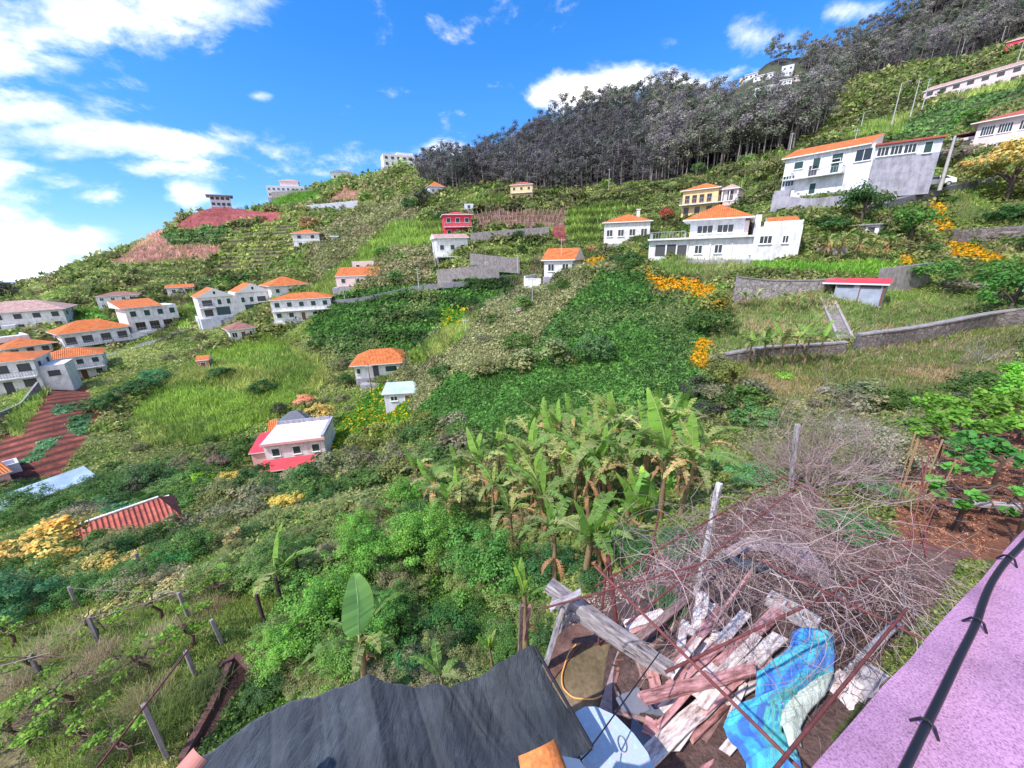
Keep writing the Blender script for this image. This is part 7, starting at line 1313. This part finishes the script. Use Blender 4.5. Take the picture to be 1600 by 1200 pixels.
cloth('blue_towel', ([(1238,990,-4.55),(1232,1015,-4.6),(1182,1050,-4.6),(1180,1090,-4.62),(1140,1112,-4.65),(1130,1135,-4.7),(1165,1190,-4.7),(1175,1240,-4.75)], [(1300,990,-4.6),(1306,1020,-4.65),(1303,1052,-4.62),(1262,1080,-4.66),(1232,1100,-4.66),(1222,1140,-4.72),(1246,1180,-4.75),(1262,1240,-4.8)]), lambda t, s: .10*math.sin(math.pi*s), MBC, 'crumpled blue and turquoise patterned towel on the plank pile', 'towel', 110, 36, .05, 5, (6, 1.6), bluec)
cloth('white_cloth', ([(1262,1072,-4.55),(1240,1088,-4.5),(1222,1110,-4.52),(1220,1130,-4.55),(1234,1165,-4.6)], [(1302,1054,-4.6),(1290,1085,-4.62),(1262,1115,-4.64),(1252,1135,-4.66),(1252,1170,-4.7)]), lambda t, s: .07*math.sin(math.pi*s), cloth_mat('pale_cloth', (.62,.72,.64), 60), 'pale greenish white cloth bundled against the blue towel', 'cloth', 50, 16, .03, 6, (4, 1.2))
cloth('dark_tarp', ([(1110,880,-4.9),(1130,866,-4.8),(1150,872,-4.8),(1180,880,-4.8),(1212,886,-4.85)], [(1112,886,-4.95),(1135,884,-4.9),(1160,892,-4.9),(1190,896,-4.9),(1216,898,-4.93)]), lambda t, s: .06*math.sin(math.pi*s), cloth_mat('black_blue_plastic', (.03,.045,.07), 60), 'black blue plastic sheet lying behind the white post', 'tarp', 40, 12, .03, 8, (5, 1))
# blue table top
pts = [Q(x, y, -4.1) for x, y in ((893,1128),(900,1112),(914,1104),(932,1104),(962,1118),(990,1146),(1012,1176),(1030,1215),(1035,1260),(950,1275),(915,1200),(900,1160))]
tb = link('blue_table', None, label='old round cornered table top with chipped pale blue paint under the shade cloth corner', cat='table', loc=pts[0]); n_ = len(pts); V = [tuple(p-pts[0]) for p in pts]+[tuple(p-pts[0]-Vector((0, 0, .03))) for p in pts]
m = bpy.data.meshes.new('table_top'); m.from_pydata(V, [], [list(range(n_)), list(range(2*n_-1, n_-1, -1))]+[[i, n_+i, n_+(i+1) % n_, (i+1) % n_] for i in range(n_)]); bm = bmesh.new(); bm.from_mesh(m); bmesh.ops.recalc_face_normals(bm, faces=bm.faces[:]); bm.to_mesh(m); bm.free()
MTBL = patch_mat('chipped_blue_paint', (.66,.50,.54), (.42,.56,.68), (.58,.70,.76), 22, .3, .5); m.materials.append(MTBL); link('table_top', m, tb)
for i in (1, 4, 8, 9): p = pts[i]-pts[0]; c = Vector((.35, -.15, 0)); q = p*.85; b = Bag(); b.tube([tuple(q-Vector((0, 0, .03))), tuple(q-Vector((0, 0, .88)))], [.02, .015], (1, 1, 1), 6); link('leg', b.mesh('leg', MRUST), tb)
ang = np.linspace(0, 2*math.pi, 17); rc = Q(972,1162,-4.085)-pts[0]; b = Bag(); b.tube([(rc.x+.035*math.cos(a), rc.y+.06*math.sin(a), rc.z) for a in ang], [.004]*17, (1, 1, 1), 5); link('ring_handle', b.mesh('ring', MSLATE), tb)
# orange tile and white scraps on the cloth
def halftile(pix, z, w_, L_, mat, label, rz, tilt=.25):
    n_ = 10; V = []; 
    for e in (0, 1):
        for rr in (1, .88):
            for i in range(n_+1): a = math.pi*i/n_; V.append((math.cos(a)*w_/2*rr*(1-.12*e), L_*e, math.sin(a)*w_/2*rr*.8))
    N = n_+1; Fs = []
    for i in range(n_): Fs += [[i, i+1, 2*N+i+1, 2*N+i], [N+i+1, N+i, 3*N+i, 3*N+i+1], [i+1, i, N+i, N+i+1], [2*N+i, 2*N+i+1, 3*N+i+1, 3*N+i]]
    Fs += [[0, 2*N, 3*N, N], [n_, N+n_, 3*N+n_, 2*N+n_]]; o = link('roof_tile', mesh_np('roof_tile', V, Fs, mat), label=label, cat='roof tile', loc=Q(*pix, z)); o.rotation_euler = (tilt, 0, rz); return o
MOT = patch_mat('orange_clay', (.60,.16,.05), (.75,.24,.07), (.8,.36,.16), 3, .3)
halftile((852,1215), -2.75, .26, .13, MOT, 'orange half round clay tile standing in front of the shade cloth', .35, .5)
slab_poly('white_board', [(803,1215),(832,1172),(905,1186),(925,1215),(925,1260),(800,1260)], -2.95, .03, plain_mat('chalky_white_board', (.75,.74,.70), .7, noise=.5), label='pale board under the orange clay tile at the bottom edge', cat='board')
halftile((266,1238), -2.9, .15, .18, plain_mat('pink_clay', (.62,.26,.22), .8, noise=.6), 'pinkish clay tile end poking in at the bottom left of the shade cloth', -.5, .3)
# hose
hp = [(900,1007),(889,1020),(882,1040),(878,1055),(879,1072),(886,1082),(897,1090),(912,1092),(928,1092),(941,1087)]
hv = [np.array(Q(x, y, GZ-.03)) for x, y in hp]; org = hv[0].copy(); b = Bag(); tt = np.linspace(0, len(hv)-1, 40); cr = []
for t in tt: i = min(int(t), len(hv)-2); f_ = t-i; p0, p1, p2, p3 = hv[max(i-1, 0)], hv[i], hv[i+1], hv[min(i+2, len(hv)-1)]; cr.append(.5*((2*p1)+(-p0+p2)*f_+(2*p0-5*p1+4*p2-p3)*f_**2+(-p0+3*p1-3*p2+p3)*f_**3)-org)
b.tube(cr, [.010]*40, (1, 1, 1), 7); link('garden_hose', b.mesh('hose', plain_mat('orange_hose', (.85,.38,.12), .5), True), label='thin orange hose looped on the mossy pad', cat='hose', loc=org)
# pink roof slab and the black cable running along it
PZ = -1.6
def pinkmat():
    m = bpy.data.materials.new('pink_roughcast'); m.use_nodes = True; nt = m.node_tree; b = nt.nodes['Principled BSDF']; tc = nd(nt, 'ShaderNodeTexCoord')
    n = nd(nt, 'ShaderNodeTexNoise', i_Scale=120.0, i_Detail=4.0, i_Roughness=.75); n2 = nd(nt, 'ShaderNodeTexNoise', i_Scale=2.2, i_Detail=6.0); n3 = nd(nt, 'ShaderNodeTexNoise', i_Scale=28.0, i_Detail=5.0, i_Roughness=.7)
    for q in (n, n2, n3): nt.links.new(tc.outputs['Object'], q.inputs['Vector'])
    r_ = ramp(nt, n.outputs['Fac'], [(.36, (.22,.11,.20)), (.47, (.44,.23,.39)), (.62, (.53,.31,.48))]); r2 = ramp(nt, n2.outputs['Fac'], [(.32, (.66,.64,.68)), (.48, (.95,.95,.95)), (.7, (1.15,1.12,1.12))]); r3 = ramp(nt, n3.outputs['Fac'], [(.3, (.86,.84,.86)), (.6, (1.05,1.05,1.05))])
    c = mixc(nt, 1.0, mixc(nt, 1.0, r_.outputs[0], r2.outputs[0], 'MULTIPLY'), r3.outputs[0], 'MULTIPLY'); nt.links.new(c, b.inputs['Base Color']); b.inputs['Roughness'].default_value = .9
    bp = nd(nt, 'ShaderNodeBump', i_Strength=.9, i_Distance=.004); nt.links.new(n.outputs['Fac'], bp.inputs['Height']); nt.links.new(bp.outputs[0], b.inputs['Normal']); return m
A_, B_ = np.array(Q(1268,1200,PZ)), np.array(Q(1600,828,PZ)); e = unit(B_-A_); nn = np.array([e[1], -e[0], 0]); A2, B2 = A_-e*3, B_+e*3
rng = np.random.RandomState(3); N_ = 40; front = [A2+(B2-A2)*i/N_+nn*rng.normal()*.0025 for i in range(N_+1)]; V = [tuple(p-A_) for p in front]+[tuple(p-A_+nn*2.6+np.array([0, 0, .02])) for p in front]+[tuple(p-A_+nn*2.6-np.array([0, 0, .14])) for p in front]+[tuple(p-A_-np.array([0, 0, .14])) for p in front]
M_ = N_+1; Fs = []
for r_ in range(4):
    for i in range(N_): q, w_ = r_*M_, ((r_+1) % 4)*M_; Fs.append([q+i, q+i+1, w_+i+1, w_+i])
Fs += [[0, M_, 2*M_, 3*M_], [N_, 3*M_+N_, 2*M_+N_, M_+N_]]
link('pink_slab', mesh_np('pink_slab', V, np.array(Fs)[:, ::-1], pinkmat()), label='pink roughcast roof slab filling the lower right corner', cat='roof slab', loc=tuple(A_))
cp = [(1640,800),(1598,850),(1573,876),(1551,908),(1537,940),(1525,975),(1500,1025),(1476,1075),(1447,1134),(1412,1205),(1380,1270)]
hv = [np.array(Q(x, y, PZ+.035)) for x, y in cp]; org = hv[0].copy(); b = Bag(); cr = []
for t in np.linspace(0, len(hv)-1, 60): i = min(int(t), len(hv)-2); f_ = t-i; p0, p1, p2, p3 = hv[max(i-1, 0)], hv[i], hv[i+1], hv[min(i+2, len(hv)-1)]; cr.append(.5*((2*p1)+(-p0+p2)*f_+(2*p0-5*p1+4*p2-p3)*f_**2+(-p0+3*p1-3*p2+p3)*f_**3)-org)
cb = link('black_cable', None, label='thick black cable clipped along the pink slab', cat='cable', loc=org); b.tube(cr, [.0125]*60, (1, 1, 1), 10); link('sheath', b.mesh('sheath', plain_mat('black_rubber', (.015,.015,.02), .35, .5), True), cb)
for q in (11, 29, 47): p = cr[q]; d = unit(cr[q+1]-cr[q-1]); s_ = np.array([-d[1], d[0], 0]); b = Bag(); b.tube([p-s_*.035-np.array([0,0,.03]), p-s_*.018+np.array([0,0,.008]), p+np.array([0,0,.019]), p+s_*.018+np.array([0,0,.008]), p+s_*.035-np.array([0,0,.03])], [.005]*5, (1,1,1), 5); link('clip', b.mesh('clip', bpy.data.materials['black_rubber']), cb)
